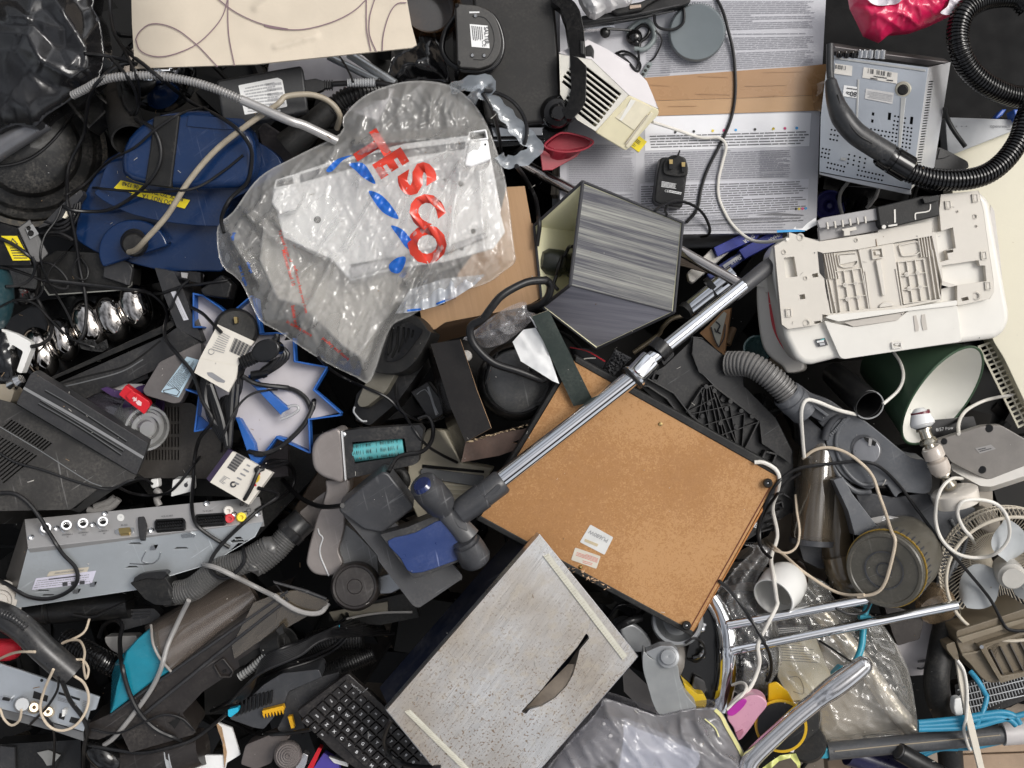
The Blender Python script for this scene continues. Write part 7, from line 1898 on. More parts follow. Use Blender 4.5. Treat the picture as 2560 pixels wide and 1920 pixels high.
t.part('groove',MB().ribbon(LP,q('B1 425,1425 620,1370 900,1300 1040,1220 1190,1100'),5,0,.0008).ribbon(LP,q('B1 480,1440 650,1400 900,1330 1060,1240'),3,1,.0008),[HOLE,MGR])
t.part('black_slab',MB().prism(LP,q('B1 620,1500 900,1400 1080,1290 1100,1380 1000,1420 860,1430'),.01,-.012),BLK)  # black slab sunk below the lid face
t=Thing('dark_monitor','scuffed charcoal television casing with vent slots lying on its side','television',q1('C1 500,600'),-.25)
TVM=mat('scuffed charcoal casing',(.02,.0185,.017),.42,dust=.2,scr=.8)
TVB=mat('charcoal bezel',(.023,.023,.025),.46,dust=.15)
bz=leanp(q1('C1 600,350'),-.005,-.12,.18)
t.part('bezel',MB().prism(bz,rounded(q('C1 150,140 225,-15 260,-20 1098,500 1065,600 1010,735 120,205'),4),.03),TVB,bevel=.004,seg=3)
t.part('bezel_edge',MB().ribbon(bz,q('C1 175,88 620,340 1062,605'),7,0,.001),mat('worn silver edge',(.28,.28,.28),.35,.3))
for s_ in('C1 330,112 560,245 935,490','C1 295,185 600,370 910,560','C1 280,210 600,395 895,590'):
 a,m_,b=q(s_)
 t.part('groove',MB().ribbon(bz,[a,m_,b],3.4,0,.0008).ribbon(bz,[(a[0]+2,a[1]-3),(m_[0]+2,m_[1]-3),(b[0]+2,b[1]-3)],1.5,1,.0008),[HOLE,MGR])
BP2=leanp(q1('C1 400,600'),-.02,-.12,-.1)
sl2=[]
for i in range(15):
 x,y=lerp(60,350,i/14),lerp(350,520,i/14)
 sl2 .append(q('C1 %f,%f %f,%f %f,%f %f,%f'%(x+25,y-28,x+36,y-22,x-28,y+34,x-40,y+28)))
for i in range(13):
 L=lerp(130,330,i/12)
 x,y=lerp(-30,265,i/12),lerp(430,585,i/12)
 sl2 .append(q('C1 %f,%f %f,%f %f,%f %f,%f'%(x,y,x+11,y+5,x+11-L*.75,y+5+L*.62,x-L*.75,y+L*.62)))
t.part('casing',MB().plate(BP2,q('C1 -200,120 100,200 1010,735 985,770 840,820 750,820 520,990 0,1000 -300,1020'),sl2,.006),TVM,bevel=.001)
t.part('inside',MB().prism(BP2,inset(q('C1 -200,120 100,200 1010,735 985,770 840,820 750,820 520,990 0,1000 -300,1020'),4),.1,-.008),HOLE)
t.part('seam',MB().ribbon(BP2,q('C1 -20,365 300,555 630,765 755,818'),2.2,0,.0008),MGR)
t.part('rear_facet',MB().hexa(pts3('C1 755,818,-.03 885,815,-.035 590,1012,-.08 515,992,-.07',0),pts3('C1 755,818,-.05 885,815,-.05 590,1012,-.1 515,992,-.1',0)),mat('grey facet',(.075,.075,.075),.4,dust=.2),bevel=.001)
t.part('lower_case',MB().hexa(pts3('C1 -60,900,-.09 520,985,-.07 600,1010,-.08 450,1080,-.14 -60,1100,-.14',0),pts3('C1 -60,900,-.2 520,985,-.2 600,1010,-.2 450,1080,-.24 -60,1100,-.24',0)),TVM)
t=Thing('beige_valve','grubby beige fitting with metal nuts at the picture edge','fitting',q1('C1 60,100'),-.08)
t.part('body',bx('C1 -60,60 50,60 105,110 80,190 20,240 -60,260',-.05,.04),mat('grubby beige plastic',(.3,.26,.2),.5,dust=.6),bevel=.003)
t.part('nut',MB().lathe(P(*q1('C1 70,80'),-.06),P(*q1('C1 160,20'),-.05),[(0,.0),(0,.009),(.2,.011),(.5,.009),(.7,.011),(1,.007),(1,0)],n=12),SILT)
one('white_hook','broken white plastic bracket bent like a hook near the chrome globes','bracket',bx('B1 5,1010 110,1045 225,1110 230,1160 160,1345 120,1330 170,1180 90,1130 60,1180 40,1110',-.06,.02,rr=5),WHT,bevel=.003)
f=crump(71,20,.02,60,.006)
one('black_wrap','shredded black plastic film at the picture edge above the monitor','film',MB().sheet(q('B1 -60,1010 30,1040 70,1130 80,1250 100,1400 -60,1430'),lambda x,y,d:-.07+f(x,y),5,skirt=.03),BIN,sharp=60)
t=Thing('clear_dust_bin','clear plastic dust cup with purple trim and a bright red catch','dust cup',q1('C1 950,250'),-.2)
PUR=mat('purple plastic',(.05,.02,.09),.3,dust=.2)
t.part('cup',MB().lathe(P(*q1('C1 560,130'),-.17),P(*q1('C1 1020,330'),-.1),[(0,0),(0,.03),(.5,.034),(1,.036)],n=44),film('smoky purple clear',(.22,.19,.23),.35,.08,.05,10,.05,8,.15))
t.part('purple_ring',MB().lathe(P(*q1('C1 1040,210'),-.09),P(*q1('C1 1090,240'),-.08),[(0,.03),(0,.034),(1,.034),(1,.03)],n=44).prism(flat(-.06),q('C1 745,95 790,80 930,130 890,165 830,150'),.01),PUR)
t.part('white_strap',bx('C1 770,100 850,55 1060,60 1050,110 900,105',-.09,.01,rr=2),mat('grey white band',(.42,.4,.4),.4))
ea,eb=P(*q1('C1 1000,330'),-.1),P(*q1('C1 1090,390'),-.055)
t.part('end_lid',MB().lathe(ea,eb,[(0,.037),(.6,.039),(1,.037),(1,.033),(.85,.031),(.85,.027),(1,.026),(1,.02),(.85,.019),(.85,.013),(1,.012),(1,0)],n=52),film('clear ribbed lid',(.75,.75,.73),.36,.08,.05,20,.05,8,.25))
CK=leanp(q1('C1 1000,180'),-.02,-.1,.15)
t.part('catch',MB().prism(CK,rounded(q('C1 878,138 930,68 1105,190 1112,220 1068,285 1040,262'),4),.02).prism(CK,rounded(q('C1 930,150 975,108 1010,130 960,185'),4),.006,.006),RED,bevel=.003)
t.part('arrow_mark',MB().prism(CK,q('C1 970,160 985,148 1005,165 1012,155 1012,185 985,188 990,175'),.0006,.001).prism(CK,q('C1 1005,195 1025,178 1050,195 1045,222 1020,215'),.0006,.001),mat('pale pink ink',(.7,.5,.5),.5))
t=Thing('grey_adapter','grey moulded power adapter with pale blue rating label','adapter',q1('B1 1250,1400'),-.1)
GAm=mat('brown grey casing',(.1,.09,.088),.38,dust=.15)
AQ=leanp(q1('B1 1300,1350'),-.025,-.1,0)
t.part('body',MB().prism(AQ,rounded(q('B1 1180,1260 1405,1150 1485,1112 1500,1240 1335,1560 1285,1568 1075,1505 1055,1465'),7),.04),GAm,bevel=.005,seg=3)
lb=MB().prism(AQ,rounded(q('B1 1383,1218 1475,1245 1322,1522 1192,1480'),2),.0004,.001)
lb.words(AQ,q('B1 1230,1430 1390,1235 1460,1255 1330,1470'),10,1,.0014,.45,(.05,.15),6)
lb.rim(AQ,q('B1 1210,1470 1300,1450 1330,1480 1310,1510 1215,1485'),.0004,2,.0014,1)
t.part('rating_label',lb,[mat('pale blue sticker',(.38,.5,.58),.45),INK])
t=Thing('slotted_cover','brown grey equipment cover with rows of vent slots beneath the clear dust cup','cover',q1('C1 1250,600'),-.15)
SP2=leanp(q1('C1 1250,600'),-.125,.02,.02)
hs_=[]
for y0,y1 in((230,335),(355,430),(453,525),(548,622)):
 for i in range(11):
  x=1080+i*23.5
  hs_.append(q('C1 %f,%f %f,%f %f,%f %f,%f'%(x,y0,x+10,y0,x+10,y1,x,y1)))
t.part('cover',MB().plate(SP2,rounded(q('C1 990,755 1060,640 1060,300 1150,190 1420,200 1600,350 1700,540 1540,760'),5),hs_,.005),mat('brown grey cover',(.045,.04,.036),.45,dust=.2),bevel=.0008)
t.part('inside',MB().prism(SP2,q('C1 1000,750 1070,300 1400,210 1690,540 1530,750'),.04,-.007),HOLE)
def tagcard(nm,label,qd,z,tx,ty,extra):
 pl=leanp(qd[0],z,tx,ty)
 tt=Thing('carton_tag',label,'packaging card',qd[0],z-.02,'white packaging cards on the cables')
 mb=extra(pl,MB())
 tt.part('card',mb,[mat('ivory card',(.66,.62,.55),.6,var=.05,dust=.05),INKG,mat('dark purple card',(.03,.02,.05),.4),INK,mat('red emblem',(.5,.02,.03),.5),mat('yellow emblem',(.6,.42,.03),.5)],bevel=.0008)
 return tt
def ex1(pl,mb):
 mb.prism(pl,q('B1 1612,980 1882,1105 1760,1290 1480,1230'),.006)
 mb.prism(pl,q('B1 1480,1230 1760,1290 1745,1380 1690,1482 1438,1338'),.006,.001)
 mb.prism(pl,rounded(q('B1 1530,1335 1570,1335 1670,1400 1660,1415 1610,1405 1540,1360'),3),.0006,.0016,1)
 mb.words(pl,q('B1 1640,1030 1710,1070 1660,1200 1560,1170'),9,1,.0012,.3,(.06,.2),3)
 for i in range(16):
  u=i/16
  a=bil(q('B1 1740,1080 1880,1150 1830,1240 1700,1180'),u,0);b=bil(q('B1 1740,1080 1880,1150 1830,1240 1700,1180'),u,1)
  mb.ribbon(pl,[a,b],1.2+(i%3),3,.0008)
 mb.tube([pl.at(x,y,.001)for x,y in circ(q1('B1 1565,1182'),7,n=20)],.0006,1,4)
 return mb
tagcard('a','folded white packaging card with a slot hole, lying against the moulded plug',q('B1 1612,980 1882,1105'),.01,.05,-.1,ex1)
def ex2(pl,mb):
 mb.prism(pl,q('C1 1722,558 2016,715 1840,952 1555,787'),.016)
 mb.prism(pl,q('C1 1690,540 1722,556 1553,786 1528,760'),.016,-.001,2)
 for i in range(18):
  u=i/18
  a=bil(q('C1 1755,570 1820,605 1735,715 1680,680'),.0,u);b=bil(q('C1 1755,570 1820,605 1735,715 1680,680'),1,u)
  mb.ribbon(pl,[a,b],1+(i%3)*.8,3,.0008)
 mb.words(pl,q('C1 1840,640 1880,665 1760,820 1720,800'),5,1,.0008,.3,(.06,.15),4)
 mb.words(pl,q('C1 1660,735 1710,760 1660,810 1620,780'),6,1,.0008,.4,(.2,.4),5)
 mb.tube([pl.at(x,y,.001)for x,y in circ(q1('C1 1728,803'),6,n=20,a1=300)],.0014,3,5)
 mb.ribbon(pl,q('C1 1925,720 1900,750 1885,790 1895,815'),5,4,.0009).prism(pl,circ(q1('C1 1905,760'),6,11,25),.0004,.0014,5)
 return mb
tagcard('b','white packaging card with barcode and dark purple edge above the silver recorder',q('C1 1722,558 2016,715'),.0,.03,-.08,ex2)
def star(label,outline,walls,z,tx,ty,p0):
 pl=leanp(q1(p0),z,tx,ty)
 tt=Thing('star_tray',label,'star box',q1(p0),z-.05,'blue rimmed star boxes')
 tt.part('base',MB().prism(pl,q(outline),.004),mat('shadow greyed satin card',(.56,.53,.55),.42,var=.06,bump=.3,bs=18,dust=.12))  # white card greyed towards lilac to carry the shadow on the floors
 mb=MB()
 for w in walls:
  mb.rim(pl,q(w),.028,4.5,-.002,closed=False)
 tt.part('rim',mb,BLUEB,bevel=.0008)
 return tt,pl
t,SPL=star('white star shaped box with blue rim, the larger one below the carrier bag','B2 280,1090 275,1250 525,1300 425,1465 C2 625,270 385,320 400,570 150,455 0,640 C1 1890,690 1745,310 1560,395 1480,410 1440,400 1490,130 B1 1500,1400 1750,1300 1880,1130',['B2 275,1085 285,1255 525,1298','B2 520,1305 425,1465 C2 625,275','C2 620,290 390,322 400,570','C2 395,568 150,455 70,560','C1 1745,310 1795,400 1880,690','C1 1880,690 1970,560 2050,450 2133,470','C1 1375,100 1475,135 1440,410 1550,385'],-.05,-.02,0,'B2 200,1400')
t.part('divider',MB().prism(leanp(q1('C1 2000,150'),-.02,-.02,0),q('C1 1840,-10 1870,5 2133,235 C2 240,245 190,275 C1 2080,290 1900,100 1830,40'),.02).prism(leanp(q1('C1 1800,400'),-.02,0,0),q('C1 1745,310 1775,315 1885,500 1895,560 1940,600 1885,690 1830,560'),.02),BLUEB,bevel=.001)
t.part('clear_clip',MB().path([p+(-.025,)for p in q('C2 190,290 240,230 300,220 315,250 260,290 185,320')],.0025),film('clear clip film',(.7,.7,.7),.6,.1))
star('white star shaped box with blue rim, the smaller one beneath the black transformer','B1 1430,755 1500,770 1690,910 1860,770 1890,800 1930,1050 2133,1040 2000,1300 1600,1300 1440,1000',['B1 1432,750 1432,1000 1495,1000','B1 1440,755 1500,765 1620,850 1690,910','B1 1690,915 1860,770','B1 1875,790 1930,1050 2100,1048','B2 0,790 30,1050 160,1045'],-.09,0,0,'B1 1800,950')
one('blue_rim_strip','bright blue bent card strip at the left tip of the star box','card strip',bx('C1 1435,410 1470,290 1560,370 1545,395',-.03,.01,rr=1),BLUEB)
c=q1('B1 1745,1020')
t=Thing('round_transformer','black round plug transformer with a brass pin on the star box','transformer',c,-.12)
t.part('body',MB().lathe(P(c[0],c[1]+5,-.09),P(*c,-.045),[(0,.036),(.7,.036),(.95,.033),(1,.03),(1,0)],n=48),BLKM,bevel=.001)
t.part('pin',bx('B1 1730,925 1755,925 1758,970 1738,975',-.035,.02,rr=2),BRASS)
one('dark_plug_top','large black moulded plug block under the carrier bag corner','plug',bx('B1 1480,720 1640,610 1720,680 1690,790 1600,780 1500,760',-.05,.04,rr=6),BLK,bevel=.004)
one('small_metal_box','small black and silver connector block below the blue vacuum edge','connector block',MB().prism(leanp(q1('B1 1400,640'),-.06,0,0),q('B1 1340,590 1485,595 1485,675 1400,660 1330,640'),.02).prism(leanp(q1('B1 1400,640'),-.055,0,0),q('B1 1340,595 1390,600 1385,640 1345,632'),.004,.003,1),[BLK,SIL])
one('beige_bottle_cap','lilac white bottle shaped piece under the blue vacuum edge','bottle',bx('B1 1420,600 1490,600 1480,670 1430,650',-.07,.02),mat('lilac white plastic',(.55,.53,.55),.4))
PLG=leanp(q1('B1 1980,1160'),.03,.1,0)
t=Thing('moulded_plug','glossy black moulded mains plug with coiled lead beside the white card','plug',q1('B1 1950,1200'),.0)
t.part('body',MB().prism(PLG,rounded(smooth(q('B1 1890,1120 1980,1085 2050,1110 2070,1160 2040,1220 1960,1260 1890,1250 1850,1200'),2,True),2),.03),BLKG,bevel=.008,seg=4)
t.part('grip',MB().ribbed(pts3('B1 1920,1200,.018 1860,1235,.016 1790,1265,.014',0),.0105,.0045,.002,n=16),BLK)
co=MB()
for i in range(4):
 co.path(pts3('B1 %d,%d B2 %d,1130 %d,1200 %d,1270 40,%d B1 1980,%d 1860,%d'%(2050,1075-i*8,120+i*14,165+i*22,120+i*20,1330+i*10,1330+i*4,1350+i*10),.0-i*.006),.005,n=8)
t.part('coiled_lead',co,RUB)
bd=MB()
for i in range(5):
 bd.path(pts3('B1 %d,1270 %d,1330 %d,1500 C1 %d,200 %d,480 %d,520 %d,480 %d,300 %d,60'%(1790+i*6,1740+i*12,1720+i*9,1715-i*20,1700-i*4,1690+i*2,1680-i*6,1640-i*22,1560-i*12),.012-i*.004),.005,n=8)
for i in range(4):
 bd.path(pts3('C1 %d,0 %d,150 %d,300 %d,370 %d,360 %d,250 1760,60'%(1545-i*10,1520-i*8,1560+i*10,1620+i*12,1690-i*5,1740-i*8),.005-i*.004),.005,n=8)
t.part('bundled_lead',bd,RUB)
t=Thing('white_charger','white plastic charger block with a printed fruit emblem above the recorder','charger',q1('C1 1340,830'),-.12)
WC=leanp(q1('C1 1340,830'),-.07,0,.1)
t.part('block',MB().prism(WC,rounded(q('C1 1280,768 1415,755 1420,855 1265,895'),4),.03),WHT,bevel=.003)
t.part('emblem',MB().prism(WC,circ(q1('C1 1377,808'),5,5.5,n=16),.0004,.0008).prism(WC,q('C1 1378,790 1390,780 1386,792'),.0004,.0008),INK)
one('white_connector','white cable connector hanging beside the charger block','connector',bx('C1 1115,765 1170,760 1175,820 1130,835 1112,815',-.07,.02),WHT,bevel=.002)
for i,s_ in enumerate(('C1 1150,840 1180,870 1160,910 1180,960','C1 880,910 820,970 720,1000 650,990','C1 850,900 790,940 700,970')):
 one('grey_white_lead',('short grey white lead below the white connector','grey white lead curling below the monitor casing','grey white lead tucked closest under the monitor casing')[i],'cable',MB().path([p+(-.1,)for p in q(s_)],.006),RUBG,'pale leads under the monitor')
ra,rb_,rc,rd=q1('C1 180,1060')+(-.035,),q1('C1 1920,893')+(-.035,),q1('C1 1948,1082')+(.0,),q1('C1 205,1278')+(.0,)
re_,rf_=q1('D1 1050,228')+(-.05,),q1('D1 95,372')+(-.05,)
t=Thing('scart_recorder','silver metal video recorder case with row of sockets along its rear','video recorder',q1('C1 900,1300'),-.16)
R1,R2=tri(ra,rb_,rc),tri(rd,rc,rf_)
t.part('rear_panel',MB().prism(R1,[p[:2]for p in(ra,rb_,rc,rd)],.012),mat('warm steel sheet',(.45,.44,.435),.36,.4,var=.08,ns=8,scr=.2),bevel=.001)
mp=q('C1 205,1278 1948,1082 1890,1190 1560,1390 1000,1560 D1 1050,228 95,372')
slots=[q(s_)for s_ in('C1 945,1248 970,1235 1035,1235 1050,1248','C1 1285,1285 1310,1268 1380,1268 1395,1280','C1 925,1425 955,1408 1010,1408 1025,1420','C1 1735,1195 1780,1192 1800,1208 1745,1215','C1 1705,1222 1800,1215 1810,1230 1715,1238','C1 260,1600 290,1585 365,1585 350,1598','C1 300,1635 325,1618 405,1618 390,1632','C1 1110,1290 1130,1255 1172,1250 1150,1290','C1 665,1560 680,1530 718,1525 700,1560','C1 540,1610 555,1580 598,1578 580,1612')]
t.part('base_plate',MB().plate(R2,mp,slots,.004),mat('blue steel sheet',(.5,.53,.55),.36,.45,var=.12,ns=7,scr=.6,dust=.25),bevel=.0008)
t.part('body',MB().prism(R2,inset(mp,3),.06,-.006),HOLE)
t.part('side',MB().hexa([ra,rd,rf_,q1('C1 45,1480')+(-.09,)],[(p[0],p[1],-.12)for p in(ra,rd,rf_,q1('C1 45,1480'))]),mat('steel painted shaded',(.2,.19,.18),.4,.6))  # side steel darkened in colour for the shade on it
t.part('bent_tab',MB().prism(R2,q('C1 1118,1262 1140,1255 1150,1285 1112,1290').__add__([]),.002,.003).prism(R2,q('C1 670,1535 700,1528 700,1560 665,1560'),.002,.003).prism(R2,q('C1 545,1585 580,1580 575,1612 540,1612'),.002,.003),SILT)
t.part('pressed_rib',MB().rim(R2,smooth(q('C1 1080,1300 1050,1370 1120,1390 1170,1360 1190,1310'),1),.001,3,0,closed=False).ribbon(R2,q('C1 960,1390 1060,1395 1110,1390'),3).prism(R2,q('C1 1340,1175 1410,1160 1450,1175 1440,1195 1350,1200'),.002,.002),mat('bright worn steel',(.6,.62,.63),.25,.9),bevel=.0004)
for s_,tt in(('C1 340,1135',''),('C1 492,1115','ANTENNA 2 IN'),('C1 615,1100','ANTENNA 1 OUT'),('C1 762,1088','ANTENNA 1 IN')):
 x,y=q1(s_)
 t.part('aerial_socket',MB().lathe(R1 .at(x,y+3,0),R1 .at(x,y-4,.014),[(0,.0095),(.15,.0095),(.2,.008),(1,.0078),(1,.0052),(.3,.005)],n=24).lathe(R1 .at(x,y+3,0),R1 .at(x,y-4,.014),[(.3,.005),(.3,0)],1,12),[SILT,HOLE])
 if tt:
  w1=tt.split(' ')
  t.part('socket_print',MB().text(R1,' '.join(w1[:-1]),(x+2,y+20),3.4,-6,0,.0008).text(R1,w1[-1],(x+3,y+26),3.2,-6,0,.0008),INK)
for s_,lab in(('C1 1255,1100','VCR SCART'),('C1 1556,1062','TV SCART')):
 x,y=q1(s_)
 sc4=[(x-38,y-6),(x-34,y-13),(x+33,y-17),(x+39,y-12),(x+39,y+6),(x+35,y+10),(x-33,y+15),(x-37,y+10)]
 mb=MB().plate(R1,sc4,[inset(sc4,4)],.006,.006).prism(R1,inset(sc4,3),.001,.001)
 for i in range(10):
  for j in(-1,1):
   mb.prism(R1,[(x-28+i*6.2+a,y+2-i*.55+j*4+b)for a,b in((-1.6,-2),(1.6,-2),(1.6,2),(-1.6,2))],.003,.004)
 t.part('scart_socket',mb,BLK)
 t.part('socket_print',MB().text(R1,lab,(x-6,y-21),4,-5,0,.0008),INK)
x,y=q1('C1 920,1145')
t.part('serial_port',MB().prism(R1,rounded([(x-15,y-6),(x+15,y-9),(x+13,y+6),(x-12,y+8)],3),.006,.006,1).prism(R1,rounded([(x-24,y-3),(x+24,y-8),(x+24,y+4),(x-24,y+8)],4),.002,.002,0),[SILT,BRASS],bevel=.0006)
t.part('socket_print',MB().text(R1,'RS 232',(x,y-14),4,-5,0,.0008),INK)
t.part('rubber_tab',MB().prism(R1,q('C1 1018,1040 1068,1035 1088,1100 1075,1208 1032,1208 1022,1120'),.006,.008),DGR,bevel=.002)
x,y=q1('C1 893,1048')
t.part('round_sticker',MB().prism(R1,circ((x,y),9,n=24),.0004,.0008).text(R1,'10',(x,y-1),4,-5,1,.0012),[WHT,INKL])
for s_,m2_ in(('C1 1690,1000',WARM),('C1 1700,1058',RED),('C1 1787,1048',YEL)):
 x,y=q1(s_)
 t.part('phono_socket',MB().lathe(R1 .at(x,y,0),R1 .at(x,y,.009),[(0,.008),(.3,.008),(.35,.0065),(1,.0062),(1,.0035),(.6,.0032),(.6,0)],n=20),m2_)
for s_ in('C1 418,1130','C1 686,1103','C1 778,1022','C1 1532,948','C1 1120,1146','C1 232,1197','C1 1735,1028','C1 1908,1025','C1 1815,1023'):
 t.part('screw',MB().lathe(R1 .at(*q1(s_),0),R1 .at(*q1(s_),.0025),[(0,.0052),(.5,.005),(1,.003),(.7,0)],n=14),SILT)
t.part('socket_print',MB().text(R1,'CE',q1('C1 1835,963'),6,-5,0,.0008).rim(R1,[tuple(v)for v in q('C1 1828,985 1855,982 1857,1003 1830,1006')],.0004,1,.0008),INK)
st=MB().prism(R2,q('C1 365,1450 660,1415 645,1450 345,1485'),.0004,.0008,0).prism(R2,q('C1 265,1500 712,1442 680,1535 235,1585'),.0004,.0012,1)
st.words(R2,q('C1 410,1455 630,1430 620,1445 400,1468'),2,2,.0014,.5,(.1,.3),3).prism(R2,q('C1 360,1503 600,1475 600,1482 360,1511'),.0004,.0018,3)
st.words(R2,q('C1 275,1510 690,1460 665,1530 250,1575'),4,2,.0016,.25,(.02,.1),5)
st.words(R2,q('C1 640,1515 640,1540 450,1560 450,1530'),3,3,.0018,.6,(.2,.5),8)
t.part('rating_label',st,[mat('yellowed sticker',(.58,.52,.42),.5),mat('lilac white sticker',(.64,.62,.72),.5),INKG,INK])
# ==== bottom left and centre
t=Thing('floor_nozzle','scuffed dark grey vacuum floor head with a blue panel at the chrome wand end','vacuum head',q1('C2 1150,1200'),-.1)
FH=mat('scuffed slate plastic',(.04,.041,.045),.36,dust=.15,scr=.8)
F0=leanp(q1('C2 1100,1250'),.035,-.12,-.02)
t.part('sole',MB().prism(F0,rounded(q('C2 608,985 920,1000 1170,1200 1400,1330 1530,1480 1520,1520 D2 1575,150 1250,370 1205,350 940,5 C2 900,1330'),9),.05,-.008),FH,bevel=.008,seg=3)
t.part('hump',MB().prism(leanp(q1('C2 880,900'),.05,-.05,.15),rounded(q('C2 608,975 780,830 935,708 980,720 1165,955 1165,985 940,1165 800,1140 625,1010'),7),.06),FH,bevel=.01,seg=4)
BPn=leanp(q1('C2 1280,1250'),.058,-.1,.05)
t.part('panel_frame',MB().prism(BPn,rounded(q('C2 920,1175 1120,1120 1370,1015 1400,1045 1585,1310 1570,1345 1350,1440 1175,1500 1150,1480'),3),.05),mat('black frame plastic',(.022,.022,.024),.4,dust=.3),bevel=.003)
t.part('blue_panel',MB().prism(BPn,rounded(smooth(q('C2 975,1222 1180,1160 1390,1062 1480,1180 1582,1308 1390,1400 1160,1462 1070,1350'),3,True),2),.002,.002),mat('scuffed blue panel',(.013,.034,.135),.3,dust=.15,scr=.9,dustcol=(.3,.32,.4)),bevel=.001)
for nm,a,b,pr in(('u','C2 1235,800','C2 1400,985',[(-.06,0),(-.06,.014),(-.05,.017),(.0,.0215),(.12,.0225),(.2,.024),(.3,.0245),(.7,.024),(.85,.022),(.88,.018),(1,.017),(1,0)]),('l','C2 1640,1380','C2 1545,1215',[(-.08,0),(-.02,.02),(.15,.0245),(.55,.024),(.85,.0225),(.88,.019),(1,.019),(1,0)])):
 o=t.part('swivel_barrel',MB().lathe(P(*q1(a),.1 if nm=='u' else.045),P(*q1(b),.06),pr,n=44),FH)
 if nm=='u':
  t.part('blue_cap',MB().lathe(P(*q1('C2 1222,795'),.1075),P(*q1('C2 1238,815'),.104),[(0,0),(0,.0125),(.8,.0155),(1,.016)],n=36),mat('gloss navy cap',(.01,.02,.09),.15,coat=.5),under=o)
t.part('pivot',MB().lathe(P(*q1('C2 1390,975'),.055),P(*q1('C2 1580,1200'),.05),[(0,0),(0,.0175),(.4,.0165),(.6,.0165),(1,.018),(1,0)],n=36).prism(leanp(q1('C2 1500,1050'),.07,0,0),rounded(q('C2 1450,950 1520,1000 1560,1090 1570,1150 1500,1120 1440,1020'),4),.03),mat('grey pivot plastic',(.08,.08,.083),.36,dust=.2),bevel=.002)
t.part('neck',MB().lathe(P(*q1('C2 1500,1020'),.06),P(*q1('C2 1830,775'),.056),[(0,.0),(0,.019),(.2,.0205),(.55,.021),(.56,.0195),(.95,.0195),(1,.017),(1,.0145)],n=40),FH)
t.part('release_tab',MB().prism(leanp(q1('C2 1750,860'),.0785,0,0),rounded(q('C2 1688,895 1790,800 1815,805 1815,830 1715,915 1695,912'),4),.006),FH,bevel=.001)
t=Thing('turbo_nozzle','silver and black vacuum turbo head with a hair wrapped turquoise roller','vacuum head',q1('C2 800,560'),-.2)
TN=mat('warm silver casing',(.27,.24,.225),.34,.35,dust=.2,scr=.3)
TH=leanp(q1('C2 800,550'),-.005,.02,.05)
t.part('frame',MB().plate(TH,rounded(q('C2 638,412 720,398 1210,362 1240,400 1200,640 1165,660 668,762'),3),[q('C2 712,490 1100,462 1120,590 730,650')],.04),mat('black head frame',(.014,.014,.015),.36,dust=.4),bevel=.002)
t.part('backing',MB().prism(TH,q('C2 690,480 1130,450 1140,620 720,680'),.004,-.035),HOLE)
ra_,rb2=TH.at(*q1('C2 712,572'),-.014),TH.at(*q1('C2 1095,522'),-.014)
t.part('roller',MB().lathe(ra_,rb2,[(0,0),(0,.0135),(.04,.0145),(.95,.0145),(1,.0135),(1,0)],n=36),mat('dusty turquoise roller',(.1,.42,.45),.55,dust=.9,var=.25,ns=40,dustcol=(.3,.26,.2)))
hr=MB()
for i in range(26):
 u,d_=rnd.random(),(rb2-ra_)
 c_=ra_+d_*u
 sl_=rnd.uniform(-.0006,.0006)
 n1=d_.normalized();k1=n1 .cross(Vec((0,0,1)));k2=n1 .cross(k1)
 hr.tube([c_+(k1*math.cos(a_/8*6.28)+k2*math.sin(a_/8*6.28))*.0152+n1*(sl_*(a_-4))for a_ in range(9)],.0004,0,4)
t.part('tangled_hair',hr,mat('dark hair',(.02,.018,.015),.6))
t.part('end_cap',MB().prism(TH,smooth(q('C2 632,410 655,775 570,775 480,740 425,680 410,590 420,510 470,440 540,410'),1.5,True),.07,.004),TN,bevel=.006,seg=3)
t.part('rim_line',MB().rim(TH,q('C2 634,410 662,770'),.008,3,.0,closed=False),mat('white edge',(.6,.6,.6),.3))
t.part('screw',MB().lathe(TH.at(*q1('C2 648,433'),0),TH.at(*q1('C2 648,433'),.005),[(0,.0045),(.6,.004),(1,0)],n=12),SILT)
t.part('neck',MB().prism(leanp(q1('C2 600,850'),-.03,0,.1),rounded(q('C2 510,770 690,765 695,850 640,950 560,990 490,960 520,850'),8),.05),TN,bevel=.006,seg=3)
t.part('gear_slot',MB().path(pts3('C2 1000,690,-.03 1070,700,-.03 1110,770,-.03 1090,830,-.04',0),.008),BLKM)
t=Thing('silver_upright_vacuum','silver painted upright vacuum body with grey front and wheel below the turbo head','vacuum body',q1('C2 550,1200'),-.25)
SB=leanp(q1('C2 550,1200'),-.04,-.03,.03)
t.part('shell',MB().prism(SB,rounded(smooth(q('C2 490,960 640,940 660,1090 640,1200 615,1290 645,1380 620,1440 560,1480 440,1470 380,1410 375,1340 420,1150'),2,True),3),.06),TN,bevel=.01,seg=4)
t.part('shoulder',MB().prism(leanp(q1('C2 400,1000'),-.07,.1,.05),rounded(q('C2 320,1010 450,900 520,850 480,1000 430,1140 410,1130'),6),.04),TN,bevel=.006)
t.part('grey_front',MB().prism(leanp(q1('C2 750,1280'),-.05,0,.02),rounded(q('C2 655,1090 740,1160 900,1330 905,1480 860,1560 640,1480 640,1380 612,1290'),6),.06),GVD if False else mat('scuffed grey front',(.2,.2,.2),.34,dust=.3,scr=.9),bevel=.006,seg=3)
t.part('trim_line',MB().tube([SB.at(x,y,.001)for x,y in smooth(q('C2 458,1130 470,1170 495,1200 475,1270 480,1340 540,1480'),.6)],.0013),mat('white edge',(.6,.6,.6),.3))
